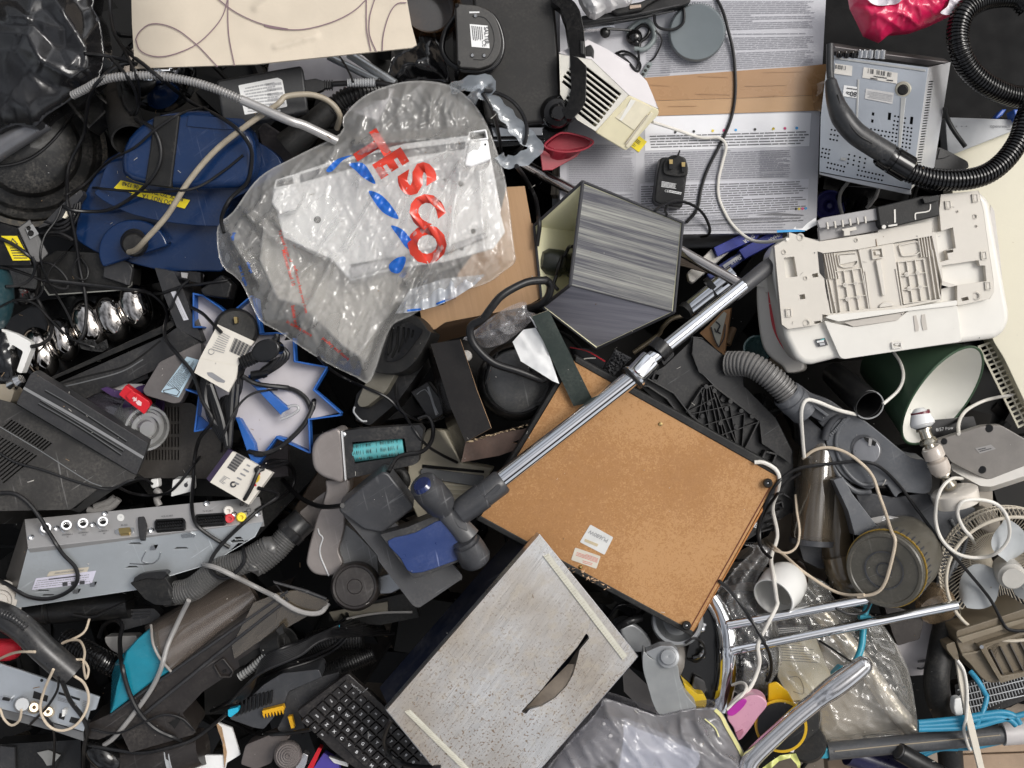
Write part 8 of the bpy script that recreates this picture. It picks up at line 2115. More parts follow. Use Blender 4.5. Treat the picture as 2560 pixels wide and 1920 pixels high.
t.part('side_fin',MB().prism(leanp(q1('C2 950,1560'),-.06,0,0),q('C2 880,1500 1000,1460 1075,1575 1000,1610 920,1615'),.01),mat('pale silver fin',(.4,.42,.44),.3,.3),bevel=.002)
c=q1('C2 730,1560')
wa,wb=P(c[0]+8,c[1]-4,-.07),P(*c,-.005)
t.part('wheel',MB().lathe(wa,wb,[(0,0),(0,.0375),(.3,.039),(.75,.039),(.95,.036),(1,.034),(.97,.031),(.93,.0305),(.95,.03),(.95,.012),(.93,.0115),(.95,.011),(.95,0)],n=60),mat('worn black wheel',(.022,.018,.017),.36,dust=.25,scr=.4))
one('bronze_casing','brown tinted flat casing behind the silver vacuum body','casing',MB().prism(leanp(q1('C2 350,900'),-.16,0,0),q('C2 520,600 660,380 1200,640 1140,1000 480,1000 330,1100 230,1060'),.05),mat('bronze brown casing',(.1,.065,.04),.45,var=.3,ns=9,dust=.4),bevel=.004)
LK=leanp(q1('C2 1500,700'),-.13,.03,0)
t=Thing('cream_drive','cream plastic equipment case with grey strip in the gap beside the torn carton','case',q1('C2 1500,700'),-.18)
t.part('case',MB().prism(LK,q('C2 1130,640 1270,390 1400,400 1520,640 1760,680 1600,940 1200,1060 1110,870'),.05),mat('dull cream case',(.42,.38,.29),.45,var=.1,dust=.2),bevel=.003)
t.part('strip',MB().prism(LK,q('C2 1215,700 1240,680 1690,740 1680,800 1640,820 1230,750'),.006,.006).prism(LK,q('C2 1230,655 1690,700 1690,720 1230,680'),.002,.002,1),[MGR,HOLE],bevel=.001)
for i in range(4):
 t.part('ridge',MB().prism(LK,q('C2 1280,%d 1640,%d 1630,%d 1280,%d'%(790+i*36,815+i*30,822+i*30,800+i*36)),.004,.002),mat('cream ridge',(.5,.46,.36),.45))
t=Thing('grey_ribbed_hose','long grey ribbed vacuum hose with a slanted black nozzle below the silver recorder','hose',q1('C1 1800,1350'),-.08)
t.part('hose',MB().ribbed(pts3('D1 1330,255,-.04 1480,220,-.03 C1 1620,1440,-.025 1820,1370,-.02 2000,1270,-.02 C2 0,1395,-.02 140,1290,-.025 280,1130,-.03',0),.0195,.0042,.0016,n=28),mat('dusty grey hose',(.1,.098,.095),.3,.2,dust=.3))
t.part('cuff',MB().lathe(P(*q1('C2 235,1180'),-.03),P(*q1('C2 360,1060'),-.035),[(0,.02),(0,.0235),(.35,.024),(.4,.0225),(1,.022),(1,0)],n=36),BLK)
t.part('nozzle',MB().prism(leanp(q1('D1 1180,220'),-.02,.05,.05),rounded(q('D1 995,175 1130,140 1250,110 1300,180 1340,250 1310,350 1190,345 1110,300 1050,230'),5),.04).lathe(P(*q1('D1 1255,260'),-.04),P(*q1('D1 1345,235'),-.038),[(0,.017),(0,.0215),(.9,.022),(1,.02)],0,32),BLKM,bevel=.002)
t.part('nozzle_mouth',MB().prism(leanp(q1('D1 1150,120'),-.012,0,0),rounded(q('D1 1030,135 1080,105 1200,90 1270,85 1290,105 1250,150 1130,140 1020,170'),5),.02),BLK,bevel=.002)
t=Thing('cyclone_tube','long vacuum cleaner with dusty brown clear tube and bright turquoise scoop end','vacuum cleaner',q1('D1 1300,750'),-.25)
ca_,cb2=P(*q1('D1 1960,260'),-.13),P(*q1('D1 1250,715'),-.095)
t.part('clear_tube',MB().lathe(ca_,cb2,[(0,.05),(.6,.052),(1,.053)],n=48),film('brown dusty tube',(.22,.185,.16),.45,.1,.1,7,.03,6,.1))
t.part('inner_dust',MB().lathe(ca_,cb2,[(0,0),(0,.045),(1,.046),(1,0)],n=36),mat('dusty brown core',(.13,.1,.08),.7,var=.5,ns=14,dust=.6))
ta_,tb2=P(*q1('D1 1245,680'),-.083),P(*q1('D1 880,940'),-.075)
t.part('scoop',MB().hexa(pts3('D1 1165,510,-.06 1180,640,-.03 1230,750,-.03 1310,850,-.045 1150,950,-.05 840,1185,-.055 900,960,-.04 965,700,-.045 1060,600,-.055',0),pts3('D1 1165,510,-.15 1180,640,-.15 1230,750,-.15 1310,850,-.15 1150,950,-.15 840,1185,-.15 900,960,-.15 965,700,-.15 1060,600,-.15',0)),mat('turquoise scoop',(.005,.2,.28),.3,coat=.2,dust=.15),bevel=.004,seg=3)
t.part('scoop_lip',MB().hexa(pts3('D1 960,705,-.055 905,960,-.05 845,1180,-.06 870,1000,-.09 860,880,-.09 890,780,-.08',0),pts3('D1 960,705,-.14 905,960,-.14 845,1180,-.14 870,1000,-.14 860,880,-.14 890,780,-.14',0)),TEAL,bevel=.002)
t.part('seal',MB().tube([P(*p)for p in smooth(pts3('D1 1160,500,-.055 1175,640,-.027 1228,755,-.027 1312,855,-.04',0))],.0022),mat('grey seal',(.3,.28,.26),.4))
t=Thing('vacuum_channel','long black broken plastic vacuum channel running diagonally to the bottom edge','channel',q1('D1 1500,900'),-.2)
CHM=mat('brown black casing',(.019,.0155,.014),.36,dust=.2,scr=.5)
VC=leanp(q1('D1 1500,900'),-.055,.0,.15)
t.part('body',MB().prism(VC,rounded(q('D1 670,1260 850,1180 1150,950 1320,850 1700,560 2212,230 D2 0,330 170,330 150,480 0,600 D1 2080,640 1830,830 1560,1010 1400,1180 1500,1310 1490,1340 1000,1480 920,1310 760,1380 670,1370'),5),.07),CHM,bevel=.004,seg=3)
t.part('edge_rail',MB().tube([VC.at(x,y,.003)for x,y in q('D1 1110,1180 1650,740 2212,300 D2 140,170 370,235 540,300')],.003).tube([VC.at(x,y,.003)for x,y in q('D1 850,1190 1320,860 2212,240')],.0025),DGR)
t.part('clear_sheet',MB().prism(VC,q('D2 -20,330 180,250 370,225 560,310 540,350 200,540 0,640 D1 1800,760 1780,660'),.004,.004),film('brown clear sheet',(.2,.16,.11),.35,.1,.15,10,.05,8,.1))
t.part('latch',MB().rim(VC,rounded(q('D1 1640,810 1710,760 1790,860 1770,900 1690,900'),4),.006,4).prism(VC,q('D1 1705,850 1735,840 1740,860 1710,870'),.002,.002,1),[CHM,HOLE],bevel=.001)
t.part('broken_hole',MB().prism(VC,q('D1 1290,1250 1340,1230 1380,1170 1385,1230 1340,1300 1320,1270'),.0006,.001).prism(VC,q('D1 1830,770 1950,690 2090,640 2020,700 1890,800 1840,820'),.0006,.001),HOLE)  # flat near-black patches painted for the dark inside the breaks
t.part('spine_rib',MB().ribbed([(x,y,-.035)for x,y in q('D1 1840,900 1950,820 2080,700')],.007,.005,.003),mat('pale worn rib',(.3,.3,.29),.4))
c=q1('D2 190,650')
one('ribbed_stopper','black ribbed plastic cap resting on the broken vacuum channel','cap',MB().lathe(P(c[0]-30,c[1]+10,-.05),P(c[0]+18,c[1]-6,-.03),[(0,0),(0,.02),(.7,.024),(1,.024),(1,.021),(.7,.02),(.7,0)],n=32).rim(leanp(c,-.03,0,0),q('D2 215,600 230,720'),.006,3,closed=False).rim(leanp(c,-.03,0,0),q('D2 180,660 290,650'),.006,3,closed=False).prism(leanp(c,-.02,0,0),q('D2 150,540 200,500 215,560 180,580'),.02),BLKM)
t=Thing('yellow_comb_tool','dark grey vacuum tool with black fins and a bright yellow comb','vacuum tool',q1('D2 100,1100'),-.15)
YC=leanp(q1('D2 100,1050'),-.08,.0,.1)
t.part('body',MB().prism(YC,rounded(q('D1 2020,960 D2 200,870 480,840 510,900 250,1010 210,1120 60,1300 D1 1950,1290 1760,1220 1900,1080'),6),.06),mat('slate tool casing',(.045,.047,.052),.35,dust=.2,scr=.3),bevel=.006,seg=3)
for i in range(9):
 x=1790+i*32
 t.part('fin',MB().prism(YC,q('D1 %d,%d %d,%d %d,%d %d,%d'%(x+30,1075-i*8,x+44,1072-i*8,x+38,1200-i*12,x+24,1205-i*12)),.01,.008),BLK,bevel=.0008)
yc=MB().prism(YC,q('D1 2010,1160 2175,1118 2185,1150 2020,1185'),.012,.012)
for i in range(7):
 yc.prism(YC,q('D1 %d,%d %d,%d %d,%d'%(2012+i*24,1180-i*5,2034+i*24,1176-i*5,2030+i*24,1220-i*5)),.008,.01)
t.part('comb',yc,mat('orange yellow plastic',(.75,.4,.01),.35),bevel=.0006)
t.part('yellow_tab',MB().prism(YC,q('D2 245,1205 275,1200 295,1290 270,1295'),.01,.012),mat('orange yellow plastic',(.75,.4,.01),.35))
t.part('side',MB().prism(leanp(q1('D2 300,1100'),-.09,0,.05),rounded(q('D2 230,1020 480,900 640,860 640,1000 330,1160 380,1300 200,1330 160,1300 210,1200'),5),.05),DGR,bevel=.004)
one('cyan_clip','small cyan plastic clip wedged at the yellow comb tool','clip',bx('D1 1750,1150 1830,1130 1830,1165 1770,1210 1750,1200',-.05,.015,rr=3),mat('cyan plastic',(.02,.4,.6),.3),bevel=.002)
one('cyan_tab','cyan blue tab among the black cable bundle','tab',bx('D2 535,565 640,500 640,525 560,580',-.06,.008,rr=1),mat('cyan plastic',(.02,.4,.6),.3))
c=q1('D2 245,1500')
t=Thing('grey_nozzle','grey accordion rubber nozzle end beside the keyboard','nozzle',c,-.12)
t.part('bellows',MB().lathe(P(c[0],c[1]-4,-.1),P(c[0],c[1]+2,-.05),[(0,0),(0,.0225),(.7,.0225),(.8,.021)]+[(.8+.03*i+(.03 if i%2 else-.02),.0205-i*.0019)for i in range(10)]+[(1,0)],n=48),mat('brown grey rubber',(.17,.15,.145),.35,dust=.2),sharp=20)
t.part('arm',bx('D2 -80,1420 140,1330 270,1360 150,1450 120,1560 0,1610 -120,1570',-.09,.04,rr=8),mat('brown grey casing2',(.1,.085,.08),.35,dust=.2),bevel=.008)
t.part('steel_band',bx('D2 300,1600 360,1480 400,1500 390,1560 350,1640',-.09,.02,rr=4),ALU,bevel=.002)
one('white_torn_carton','torn white corrugated carton piece at the bottom edge','carton',MB().prism(leanp(q1('D1 1600,1550'),-.11,0,0),q('D1 1660,1245 1780,1290 1845,1495 1740,1560 1720,1640 1380,1640 1440,1560 1580,1500 1730,1500 1700,1380'),.006).prism(leanp(q1('D1 1600,1550'),-.106,0,0),q('D1 1660,1250 1700,1290 1740,1480 1725,1600 1710,1400 1675,1310'),.003,m=1),[PAPER,CARDD])
t=Thing('purple_gadget','purple blue device with red stripes poking out at the bottom edge','gadget',q1('D2 550,1540'),-.12)
t.part('body',bx('D2 440,1598 520,1480 640,1560 640,1640 430,1660',-.09,.02),mat('violet blue plastic',(.07,.05,.3),.3),bevel=.003)
t.part('stripe',bx('D2 395,1598 480,1440 505,1450 430,1620',-.085,.02,rr=1),RED)
one('white_ribbon_piece','white curled plastic edge below the keyboard','strip',bx('D2 555,1510 640,1540 700,1555 710,1590 600,1560',-.085,.01,rr=4),WHT)
KB=leanp(q1('D2 850,1300'),-.055,-.08,.05)
t=Thing('keyboard','black computer keyboard with white lettered keys, half under the metal box','keyboard',q1('D2 850,1300'),-.09)
t.part('tray',MB().prism(KB,rounded(q('D2 312,1165 705,868 1010,1140 1440,1560 1440,1800 1000,1750 840,1660 700,1555 560,1440'),8),.018),mat('keyboard black',(.011,.009,.009),.32,dust=.3),bevel=.003,seg=3)
OX,DU,DV=Vec((690,972)),Vec((57.5,52.5)),Vec((-58,52))
rows=['Esc F1 F2 F3 F4 F5 F6 F7 F8 F9 F0','` 1 2 3 4 5 6 7 8 9 0','Tab Q W E R T Y U I O P','Caps A S D F G H J K L ;','Shift Z X C V B N M , . /','Ctrl Fn Alt']
n_k=0
for j,row in enumerate(rows):
 o_=(0,.05,.2,.35,.55,0)[j]
 for i,kx in enumerate(row.split()):
  w_=.8
  c_=OX+DU*(i*1.0+(o_ if i else 0))+DV*(j*1.02)
  if c_.x>1330 or(c_.x-1010)*.9+1160>c_.y+400 or n_k>62:
   continue
  n_k+=1
  a,b=DU*(.41+(o_*.5 if i==0 else 0)),DV*.4
  c2=c_+DU*(o_*.5 if i==0 else 0)
  qd=[tuple(c2+s1*a+s2*b)for s1,s2 in((-1,1),(-1,-1),(1,-1),(1,1))]
  qd=[(640+x*.3255,1400+y*.3255)for x,y in qd]
  mb=MB().prism(KB,rounded(qd,2,2),.006,.006,fl=1.12)
  mb.text(KB,kx,(640+c2 .x*.3255,1400+c2 .y*.3255),7.5 if len(kx)<2 else 3.8,41,1,.0064,.03)
  t.part('key',mb,[mat('key black',(.014,.012,.012),.34,dust=.25),WINK])
sb=[(640+x*.3255,1400+y*.3255)for x,y in((640,1400),(680,1365),(880,1545),(840,1590))]
t.part('space_bar',MB().prism(KB,rounded(sb,3),.006,.006,fl=1.04),mat('key black',(.014,.012,.012),.34),bevel=.001)
t.part('maker_name',MB().text(KB,'perixx',q1('D2 770,985'),9,41,0,.0008,.01),INKL)
SR=leanp(q1('D1 350,1000'),-.04,.0,.1)
t=Thing('receiver_box','silver receiver box with printed rear sockets in the bottom corner of the heap','receiver',q1('D1 350,1000'),-.12)
t.part('rear_panel',MB().prism(SR,q('D1 -60,780 120,835 480,955 765,1055 735,1150 690,1160 640,1320 550,1290 200,1190 -60,1130'),.005),mat('pale steel panel',(.5,.53,.56),.32,.6,var=.06,scr=.2),bevel=.001)
t.part('case',MB().prism(SR,q('D1 -60,1130 200,1190 560,1300 640,1325 640,1390 400,1310 0,1205 -60,1200'),.05,-.01),mat('case grey',(.2,.2,.2),.4,.5))
t.part('serial_port',MB().prism(SR,rounded(q('D1 10,1045 90,1060 85,1095 5,1080'),3),.006,.006).prism(SR,rounded(q('D1 20,1055 75,1066 72,1086 15,1076'),2),.002,.008,1),[SILT,BLK])
for s_ in('D1 262,1132','D1 368,1165'):
 t.part('coax_socket',MB().lathe(SR.at(*q1(s_),0),SR.at(*q1(s_),.012),[(0,.0105),(.3,.0105),(.4,.007),(1,.007),(1,.003),(.6,0)],n=20),mat('old brass',(.4,.34,.26),.3,.9))
t.part('grey_plug',MB().lathe(SR.at(*q1('D1 168,1110'),0),SR.at(*q1('D1 170,1110'),.02),[(0,.013),(.6,.0125),(1,.01),(1,0)],n=18),LGR)
pt=MB().prism(SR,q('D1 260,1005 370,1045 360,1090 250,1060'),.0005,.0006,1).prism(SR,q('D1 450,1012 615,1065 612,1082 448,1030'),.0005,.0006,1).words(SR,q('D1 450,1050 600,1095 590,1120 440,1080'),3,0,.0006,.4,(.05,.15),2).words(SR,q('D1 640,1075 690,1090 680,1140 630,1125'),4,0,.0006,.4,(.2,.4),4)
pt.prism(SR,q('D1 545,1205 625,1225 600,1265 530,1245'),.001,.001,1).prism(SR,circ(q1('D1 320,925'),4,n=14),.0006,.0006,1).prism(SR,q('D1 455,1180 500,1185 490,1230 450,1215'),.002,.002,1)
t.part('rear_print',pt,[INKG,BLK])
t.part('white_switch',MB().prism(SR,q('D1 478,1150 505,1150 495,1200 475,1205'),.01,.01),WHT)
one('vacuum_grip_tube','black moulded vacuum tube handle with a ribbed grip lying over the receiver','handle',MB().path(pts3('D1 -80,400,-.01 60,450,.0 200,550,.0 330,680,.0 560,880,-.01',0),.0215,n=30).ribbed(pts3('D1 20,415,.017 110,455,.021 200,525,.021',0),.006,.005,.001),mat('satin slate tube',(.022,.022,.023),.3,dust=.25,scr=.2))
one('red_pad','bright red padded piece beside the black tube handle','pad',MB().ball(P(*q1('D1 10,690'),-.09),(Vec((.03,0,0)),Vec((0,.017,0)),Vec((0,0,.02))),28,.6),mat('red padding',(.55,.012,.03),.6,bump=.3,bs=700))
one('grey_spool','round cream and grey spool end at the picture edge','spool',MB().lathe(P(*q1('D1 5,320'),-.07),P(*q1('D1 0,315'),-.03),[(0,.034),(.6,.034),(.65,.025),(.9,.025),(.95,.018),(.8,.017),(.8,.012),(.9,.011),(.9,0)],n=40),mat('cream grey spool',(.38,.35,.31),.35,dust=.3))
one('black_hose_piece','short black ribbed hose behind the turquoise scoop','hose',MB().ribbed(pts3('D1 500,600,-.12 640,690,-.11 780,770,-.1 900,830,-.11',0),.019,.0062,.003,n=26),BLKG)
one('dark_round_tube','thick dark tube lying just below the silver recorder','tube',MB().lathe(P(*q1('D1 200,400'),-.13),P(*q1('D1 1000,330'),-.13),[(0,0),(0,.022),(.2,.024),(.21,.022),(.25,.022),(.26,.024),(1,.025),(1,0)],n=32),BLK)
one('grey_flask','pale grey bottle shape in the dark beside the turquoise scoop','bottle',bx('D1 800,590 1050,580 1060,660 920,730 850,690 810,640',-.14,.03,rr=6),mat('dim grey white',(.32,.31,.3),.5),bevel=.006)
one('grey_brush_back','dark grey brush back seen above the brown clear tube','brush',bx('D1 830,420 960,380 1180,370 1240,430 1180,480 950,540',-.13,.03,rr=5).ribbon(flat(-.128),q('D1 1000,400 1150,400'),3,1).ribbon(flat(-.128),q('D1 1010,430 1150,420'),3,1).ribbon(flat(-.128),q('D1 1020,450 1130,440'),3,1),[DGR,BLKG],bevel=.003)
t=Thing('lower_casing','brown black vacuum casing with pale ring lines at the bottom edge','casing',q1('D1 1200,1500'),-.15)
t.part('body',MB().lathe(P(*q1('D1 760,1560'),-.13),P(*q1('D1 1560,1430'),-.11),[(0,0),(0,.03),(.5,.036),(.75,.038),(1,.03),(1,0)],n=40),CHM)
t.part('pale_ring',MB().lathe(P(*q1('D1 1320,1500'),-.115),P(*q1('D1 1370,1490'),-.115),[(0,.037),(0,.0392),(.15,.0392),(.15,.0375),(.6,.0375),(.6,.0392),(.75,.0392),(.75,.037)],n=40),LGR)
one('round_elbow','smooth black elbow pipe at the bottom edge beside the receiver','pipe',MB().ball(P(*q1('D1 800,1500'),-.1),(Vec((.03,-.02,0)),Vec((.012,.02,0)),Vec((0,0,.022))),32),BLKG)
one('dim_cabinet','dim black cabinet with a torn paper scrap in the bottom corner','cabinet',MB().prism(leanp(q1('D1 150,1480'),-.17,0,0),q('D1 -60,1420 620,1380 620,1700 -60,1700'),.05).prism(leanp(q1('D1 150,1480'),-.166,0,0),q('D1 285,1480 370,1460 465,1500 400,1575 360,1580 330,1530'),.002,m=1).prism(leanp(q1('D1 150,1480'),-.168,0,0),q('D1 0,1430 110,1440 115,1640 0,1640'),.006,.006,2),[BLK,mat('grey torn paper',(.25,.25,.24),.8),DGR])
one('stacked_grey_bars','dark grey ridged case in the shadow between disc wheel and cables','case',MB().prism(leanp(q1('D2 800,450'),-.17,0,0),q('D2 560,400 1200,240 1250,440 960,500 560,470'),.03).prism(leanp(q1('D2 800,450'),-.168,0,0),q('D2 560,400 1010,320 1010,400 600,470'),.006,.004,1),[BLKM,mat('khaki grey trim',(.2,.18,.14),.5)])
one('fluted_hose','black fluted hose lying under the cable bundle','hose',MB().ribbed(pts3('D2 420,640,-.13 620,600,-.12 820,590,-.12',0),.02,.0045,.0022,n=24).ribbed(pts3('D2 500,880,-.13 680,810,-.12 900,720,-.13',0),.015,.004,.002,n=24),BLK)
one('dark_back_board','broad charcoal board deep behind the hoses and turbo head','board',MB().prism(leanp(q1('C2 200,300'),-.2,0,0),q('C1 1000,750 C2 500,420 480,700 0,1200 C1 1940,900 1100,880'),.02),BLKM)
t=Thing('grille_strip','black slotted strip peeping out between white card and turbo head','strip',q1('C2 100,620'),-.19)
t.part('strip',MB().prism(leanp(q1('C2 120,620'),-.165,0,0),q('C2 30,480 230,440 240,740 60,760'),.02),mat('plum grey strip',(.05,.042,.045),.5))
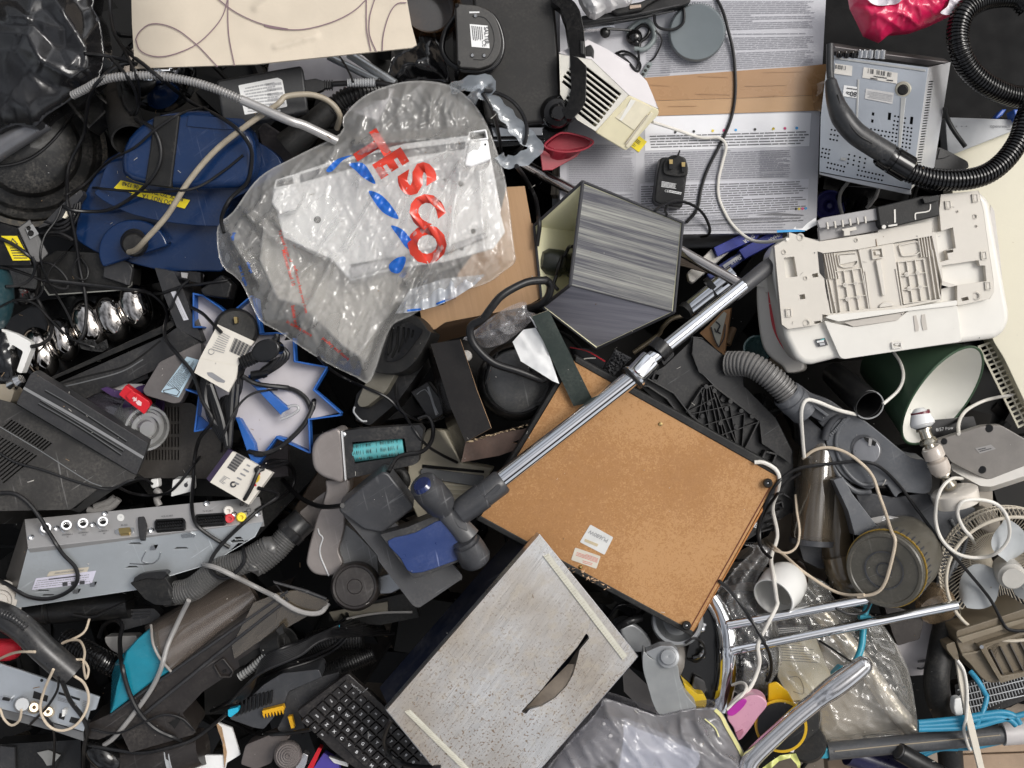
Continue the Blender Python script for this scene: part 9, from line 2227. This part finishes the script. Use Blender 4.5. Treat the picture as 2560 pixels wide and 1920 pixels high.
# ==== loose cables over everything
for nm,lab,s_,r_,m_ in(('cable','long black cable from the top edge sweeping past the chrome reflector down beside the bag','A1 810,-40 820,100 850,250 930,370 1080,490 1250,630 1420,760 1600,850 1750,950 1850,1080 1865,1200 1830,1350 1700,1480 1640,1620 B1 1660,300',7.5,RUB),('cable','black cable hanging over the dusty drum and down past the chrome globes','A1 960,470 860,490 750,580 670,690 640,850 620,1000 530,1180 500,1300 500,1500 B1 520,150 560,350 590,550 630,750 640,900 620,1050 560,1130',7.5,RUB),('cable','black cable tied from the black bag across to the beige card corner','A1 625,395 760,410 900,440 1010,475',7,RUB),('cable','black cable curving across the drum below the black bag','A1 -40,1235 120,1210 260,1150 400,1030 540,850',6.5,RUB),('cable','black loop of cable hanging over the yellow sticker of the blue vacuum','A1 1000,880 1130,950 1190,1080 1180,1220 1100,1350 950,1480 780,1560 560,1560 450,1520',7,RUB),('cable','thin black cable running behind the nozzle tube to the ribbed stub','A1 480,1450 620,1370 800,1200 1000,1090 1150,960 1300,860 1420,815 1540,790',5,RUB),('cable','thin black cable across the blue vacuum along the sticker','A1 690,1390 900,1410 1200,1420 1450,1390 1650,1270 1800,1150',5,RUB),('cable','black cable coiled in loops beside the chrome reflector','A1 850,250 960,450 1020,600 1030,750 1000,850 930,790 900,700',6,RUB),('cable','second black loop just inside the coil by the chrome reflector','A1 820,430 930,550 1000,680 1010,790 970,850',6,RUB),('cable','black cable winding from the left edge over the small power supply','B1 -30,330 100,390 220,480 280,560 290,680 270,760 310,850 380,1000 370,1080 300,1130 230,1145',7.5,RUB),('cable','black cable loop lying across the speaker cabinet','B1 0,560 80,570 200,610 330,660 440,710 500,710 490,640 420,560 330,520 280,560',6,RUB),('cable','thin black cable from the drum curving along the clear block','B1 40,700 150,690 230,640 260,560 240,480',6,RUB),('cable','thin grey cable looping over the black speaker front','B1 540,400 460,480 380,560 330,660 300,760 220,800 90,800',4,RUB),('cable','small grey cable ring on the black speaker','B1 600,470 550,530 540,600 590,645 640,640 650,570 600,490',3.5,RUB),('cable','black cable dropping from the speaker past the narrow sticker to the rear sockets','B1 320,650 600,680 900,715 1080,740 1180,800 1240,890 1220,1000 1230,1090 1330,1220 1430,1350 1500,1550 C1 1570,330 1480,460 1440,620 1430,800 1420,950 1450,1090 1550,1180 1700,1270',7.5,RUB),('cable','black cable from the bag edge across the small connector block','B1 1140,750 1200,750 1350,700 1500,680 1700,650',6.5,RUB),('cable','black cable running diagonally beside the narrow white sticker','B1 1400,650 1330,720 1270,850 1250,870',5,RUB),('cable','black cable lying over the smaller star box','B1 1410,850 1500,900 1560,960 1640,1040',7,RUB),('cable','stout black lead arching over the larger star box','B1 1790,1360 1900,1420 2133,1450 B2 150,1440 280,1465 370,1530 415,1620 C2 430,180 400,280 330,390 200,510 80,570 0,580 C1 1960,580 1850,560 1740,510',9.5,RUB),('cable','black cable from the carrier bag edge down to the turbo head','B2 460,1220 560,1320 700,1400 950,1510 1050,1600 C2 1100,290 1160,380 1250,500 1350,570 1490,640',6,RUB),('cable','thin black lead looping from the slotted tool to the turquoise roller','C2 1035,60 1040,170 1090,270 1200,330 1300,340 1400,300',5,RUB),('cable','black cable looped over the turbo head beside its roller','C2 1200,320 1270,300 1310,370 1300,480 1230,560 1120,580 1040,610 980,710',8.5,RUB),('cable','black cable from the silver recorder behind the packaging card to the floor head','C1 1790,950 1860,830 1920,700 2020,640 2133,640 C2 0,700 100,630 200,640 280,700 270,820 180,900 60,960 0,1000',8,RUB),('cable','black cable curving from below the star box under the floor head','C2 200,770 300,880 420,950 520,970 640,960',9.5,RUB),('cable','black cable forming a loop on the grey ribbed hose and silver recorder','C2 20,830 C1 2060,880 1920,990 1760,1130 1640,1250 1560,1370 1580,1460 1660,1500 1740,1460 1810,1370 1800,1260',7.5,RUB),('cable','black cable draped over the silver recorder front','C1 -30,870 100,870 200,930 290,1040 370,1170 460,1310 560,1420 570,1520 500,1600 360,1650 200,1630 50,1540 -40,1500',8,RUB),('cable','grey cable tail across the brown clear tube to the wheel','C1 1510,1400 1600,1420 1750,1490 2050,1640 D2 130,270 280,370 400,410 500,400 555,330',10,RUBG),('cable','pale grey cable bowed over the turquoise scoop','D1 1450,310 1380,450 1290,650 1230,850 1150,1010 1020,1190 880,1360 800,1420',9.5,RUBG),('cable','black cable crossing the turquoise scoop to the channel end','D1 760,590 800,500 880,460 940,500 920,620 940,820 990,1010 1070,1170 1200,1300 1390,1385',9.5,RUB),('cable','black cable along the bottom of the broken channel','D1 680,1420 900,1460 1100,1480 1300,1440 1480,1380 1620,1280 1740,1180',7.5,RUB),('cable','black cable dropping from the tube handle past the receiver','D1 480,940 540,1080 630,1200 670,1300 650,1420 640,1640',9,RUB),('cable','thin black cable over the receiver sockets','D1 450,900 440,1000 360,1130 220,1275',5,RUB),('cable','thin black cable hanging below the receiver to the bottom edge','D1 330,1180 400,1270 420,1400 405,1640',5.5,RUB),('cable','cream cable making a big ring over the receiver sockets','D1 410,840 340,1000 310,1150 370,1270 470,1310 580,1270 660,1160 680,1040 640,940 570,890',5.5,RUBC),('cable','cream cable curling beside the black tube handle','D1 690,440 640,560 480,640 520,620 610,620 650,700 640,800 660,910 680,840 640,770 590,765',5,RUBC),('cable','cream cable sweeping over the red pad','D1 -30,775 60,730 150,705 270,705',5.5,RUBC),('cable','cream cable hanging from the grey plug on the receiver','D1 165,1150 150,1230 90,1270 30,1220 0,1140',5,RUBC),('cable','grey cable loop emerging below the metal box over the keyboard','D2 1040,1220 1000,1310 985,1400 1020,1490 1120,1560 1250,1590 1420,1595',10,RUB),('cable','black cable running beside the yellow comb tool','D1 1720,1230 1830,1270 1950,1330 D2 80,1340 250,1330 420,1300',8,RUB),('cable','black power lead falling down the printed carton from the top edge','A3 1500,-40 1560,80 1600,220 1640,400 1655,650 1630,850 1560,1030 1450,1250 1400,1400 1370,1550 1290,1650',6.5,RUB),('cable','white power lead running from the fan heater to the printer','A3 1040,905 1200,955 1400,1020 1530,1020 1585,1080 1560,1200 1530,1330 1530,1450 1570,1560 B3 1640,250 1760,350 1880,370 2040,350',6.5,RUBW),('cable','black lead of the plug adapter looping beside the lampshade','A3 1150,1520 1135,1560 1145,1590 1150,1600',5,RUB),('cable','black lead looped between the plug adapter and lampshade corner','A3 1060,1560 1130,1510 1230,1490 1340,1520 1420,1590 B3 1465,270 1450,320 1400,330',6,RUB),('cable','black lead along the round grey lid','A3 1270,60 1275,120 1260,180 1190,220 1100,210 1060,170 1055,110',6,RUB),('cable','black cable down beside the cardboard wall to the lampshade','A2 1930,1230 2000,1330 2070,1470 2090,1600 B2 2100,250 2080,400',9,RUB),('cable','black cable forming a tall loop across the bag handle','A2 1690,670 1790,690 1910,760 1990,880 2005,1000 1960,1100 1860,1130',7.5,RUB),('cable','black cable down the inside of the bag handle','A2 1680,690 1740,800 1790,960 1815,1120',7.5,RUB),('cable','cream white lead down the side of the hardboard panel to the pink shaver','C3 1795,640 1860,640 1950,690 1980,760 1960,870 1930,980 1965,1180 1920,1350 1940,1500 1960,1650 D3 2035,350 1960,500 1890,650 1900,800 1830,980 1730,1060 1650,1160',8,RUBW),('cable','black cable beside the cream lead along the hardboard edge','C3 2133,720 2040,780 1960,880 1870,1020 1835,1150 1850,1280 1920,1350',6,RUB),('cable','black cable from the round dish past the chrome rails','D3 1590,160 1700,270 1830,450 1920,600 1980,730 1990,850 1960,930',7,RUB),('cable','cream lead curling at the chrome dish edge','D3 1690,960 1760,940 1800,970 1770,1040 1650,1150',6,RUBW),('cable','black cable arching over the grey vacuum casing to the fan','C4 180,1260 160,1150 200,1000 300,800 450,690 700,650 900,635 1050,665 1200,800 1350,1000 1500,1200 1700,1430 1880,1650 D4 2060,500 2120,540 2212,545',6.5,RUB),('cable','cream flat lead looping over the grey vacuum and its wheel','C4 495,610 580,550 680,530 800,560 920,640 1010,740 1060,880 1110,1020 1150,1150 1180,1220 1150,1380 1100,1540 1030,1610 900,1635',6.5,RUBC),('cable','cream lead hooked around the ribbed hose arm','C4 505,600 490,420 485,260 520,180 600,190 750,250 890,285',7.5,RUBW),('cable','cream lead hanging from the printer over the green lampshade','B4 1170,1190 1220,1270 1240,1370 1200,1470 1090,1570',6.5,RUBW),('cable','white coiled lead in a big ring over the marble lamp foot','C4 1680,760 1600,760 1530,820 1490,920 1480,1080 1530,1220 1650,1320 1800,1345 1930,1310 2020,1200 2010,1050 1930,950 1800,915 1680,930 1640,1010 1680,1120 1740,1190 1765,1240',7,RUBW),('cable','grey lead looping behind the router box to the cream grille','C4 1650,430 1650,350 1700,260 1820,190 1950,155 2050,140',7,RUBW),('cable','pale brown lead running from the hardboard corner to the vacuum wheel','C4 210,1210 350,1320 500,1450 700,1580 820,1620 950,1620',6,RUBC),('cable','thin black lead tangled behind the white bell shade','C4 440,880 450,1000 470,1150 450,1260 380,1310 280,1290 220,1240',5,RUBC),('cable','white hose lead hanging down past the brown heater to the bottom edge','D4 1700,770 1750,850 1775,1000 1770,1200 1750,1300 1780,1420 1800,1460',6,RUBW),('cable','thin black lead crossing the papers in the clear bag','D4 640,620 750,690 850,760 900,780',4.5,RUB),('cable','thin black lead running from the drum latch past the yellow label to the globes','B1 470,60 420,200 330,330 300,480 340,620 420,760 500,900 540,1000',4.5,RUB),('cable','thin black lead lying along the top of the globe light box','B1 -20,860 120,800 260,830 380,950 520,1080 700,1150',4.5,RUB),('cable','black lead crossing the scuffed television casing to the white connector','C1 -20,560 120,640 330,700 560,780 800,840 950,780 1060,760 1130,800',5,RUB),('cable','black lead sagging between the television casing and the packaging card','C1 870,820 980,870 1130,885 1250,860 1330,790 1410,690 1480,600',6,RUB),('cable','thin black lead dangling inside the larger star box','C1 1640,560 1660,430 1720,300 1800,180 1900,120 2050,100',4.5,RUB),('cable','black lead looped in the shadow above the turquoise scoop','D1 560,420 700,440 800,400 950,330 1050,290',5.5,RUB),('cable','thin black lead across the lower end of the broken channel','D1 700,1300 900,1330 1100,1250 1260,1190 1400,1220 1500,1320',4.5,RUB),('cable','black lead curving round the disc wheel to the cable bundle','D2 660,420 700,480 690,560 620,640 520,700 380,760 200,800',6.5,RUB),('cable','second black lead just outside the one round the disc wheel','D2 700,410 718,490 705,590 600,690 440,770 250,830 40,900',6,RUB),('cable','thin black lead strung from the beige card to the dark sack','A2 620,420 660,480 700,560 720,610',4,RUB),('cable','thin grey lead along the shaded floor beside the navy box side','D2 640,470 800,430 980,405 1200,400',5,RUBG),('cable','black lead coiled beside the chrome dish bolts','D3 1330,640 1400,600 1470,640 1480,720 1420,780 1350,760',5,RUB),('cable','thin black lead curling below the upper chrome rail','D4 770,375 850,410 940,415 1000,390 1030,330',5,RUB)):
 cable(nm,lab,s_,r_,m_)
for i in range(9):
 k_=i*26
 cable('bundled_cable',('black cable lying %s of the thick bundle beside the keyboard'%('topmost','second','third','fourth','fifth','sixth','seventh','eighth','lowest')[i]),'D1 %d,%d 1900,%d D2 60,%d 330,%d 560,%d %d,%d'%(1620+i*18,1160-i*8,1040-k_*.4,850+k_*.45-90,690+k_*.5-60,590+k_*.35-60,700+i*45,440+k_*.6),6.5,RUB,group='bundle of black cables by the keyboard')
# ==== crumbs and lint on top of things
rnd=random.Random(11)
cr=MB()
bpy.context.view_layer.update()
n_=0
while n_<420:
 x,y=rnd.uniform(0,2560),rnd.uniform(250,1920)
 if 1450<x<2050 and y<600:
  continue
 z=hit(x,y)
 n_+=1
 s_=rnd.choice((.6,.8,1,1.2,2))
 c0=P(x,y,z+.0006)
 a=rnd.uniform(0,6.28)
 L=s_*rnd.choice((1,1,1,5))*PX
 d1,d2=Vec((math.cos(a),math.sin(a),0))*L,Vec((-math.sin(a),math.cos(a),0))*s_*PX*.7
 up=Vec((0,0,s_*PX))
 cr.add([c0-d1-d2,c0+d1-d2*.6,c0+d1*.7+d2,c0-d1*.8+d2*.7,c0+up],[[0,1,4],[1,2,4],[2,3,4],[3,0,4],[3,2,1,0]],rnd.choice((0,0,1,2)))
o=link('crumbs',cr,[mat('pale crumb',(.5,.48,.44),.8),mat('brown crumb',(.25,.17,.1),.8),mat('grey lint',(.3,.3,.3),.9)],smoothed=False)
o['kind']='stuff'
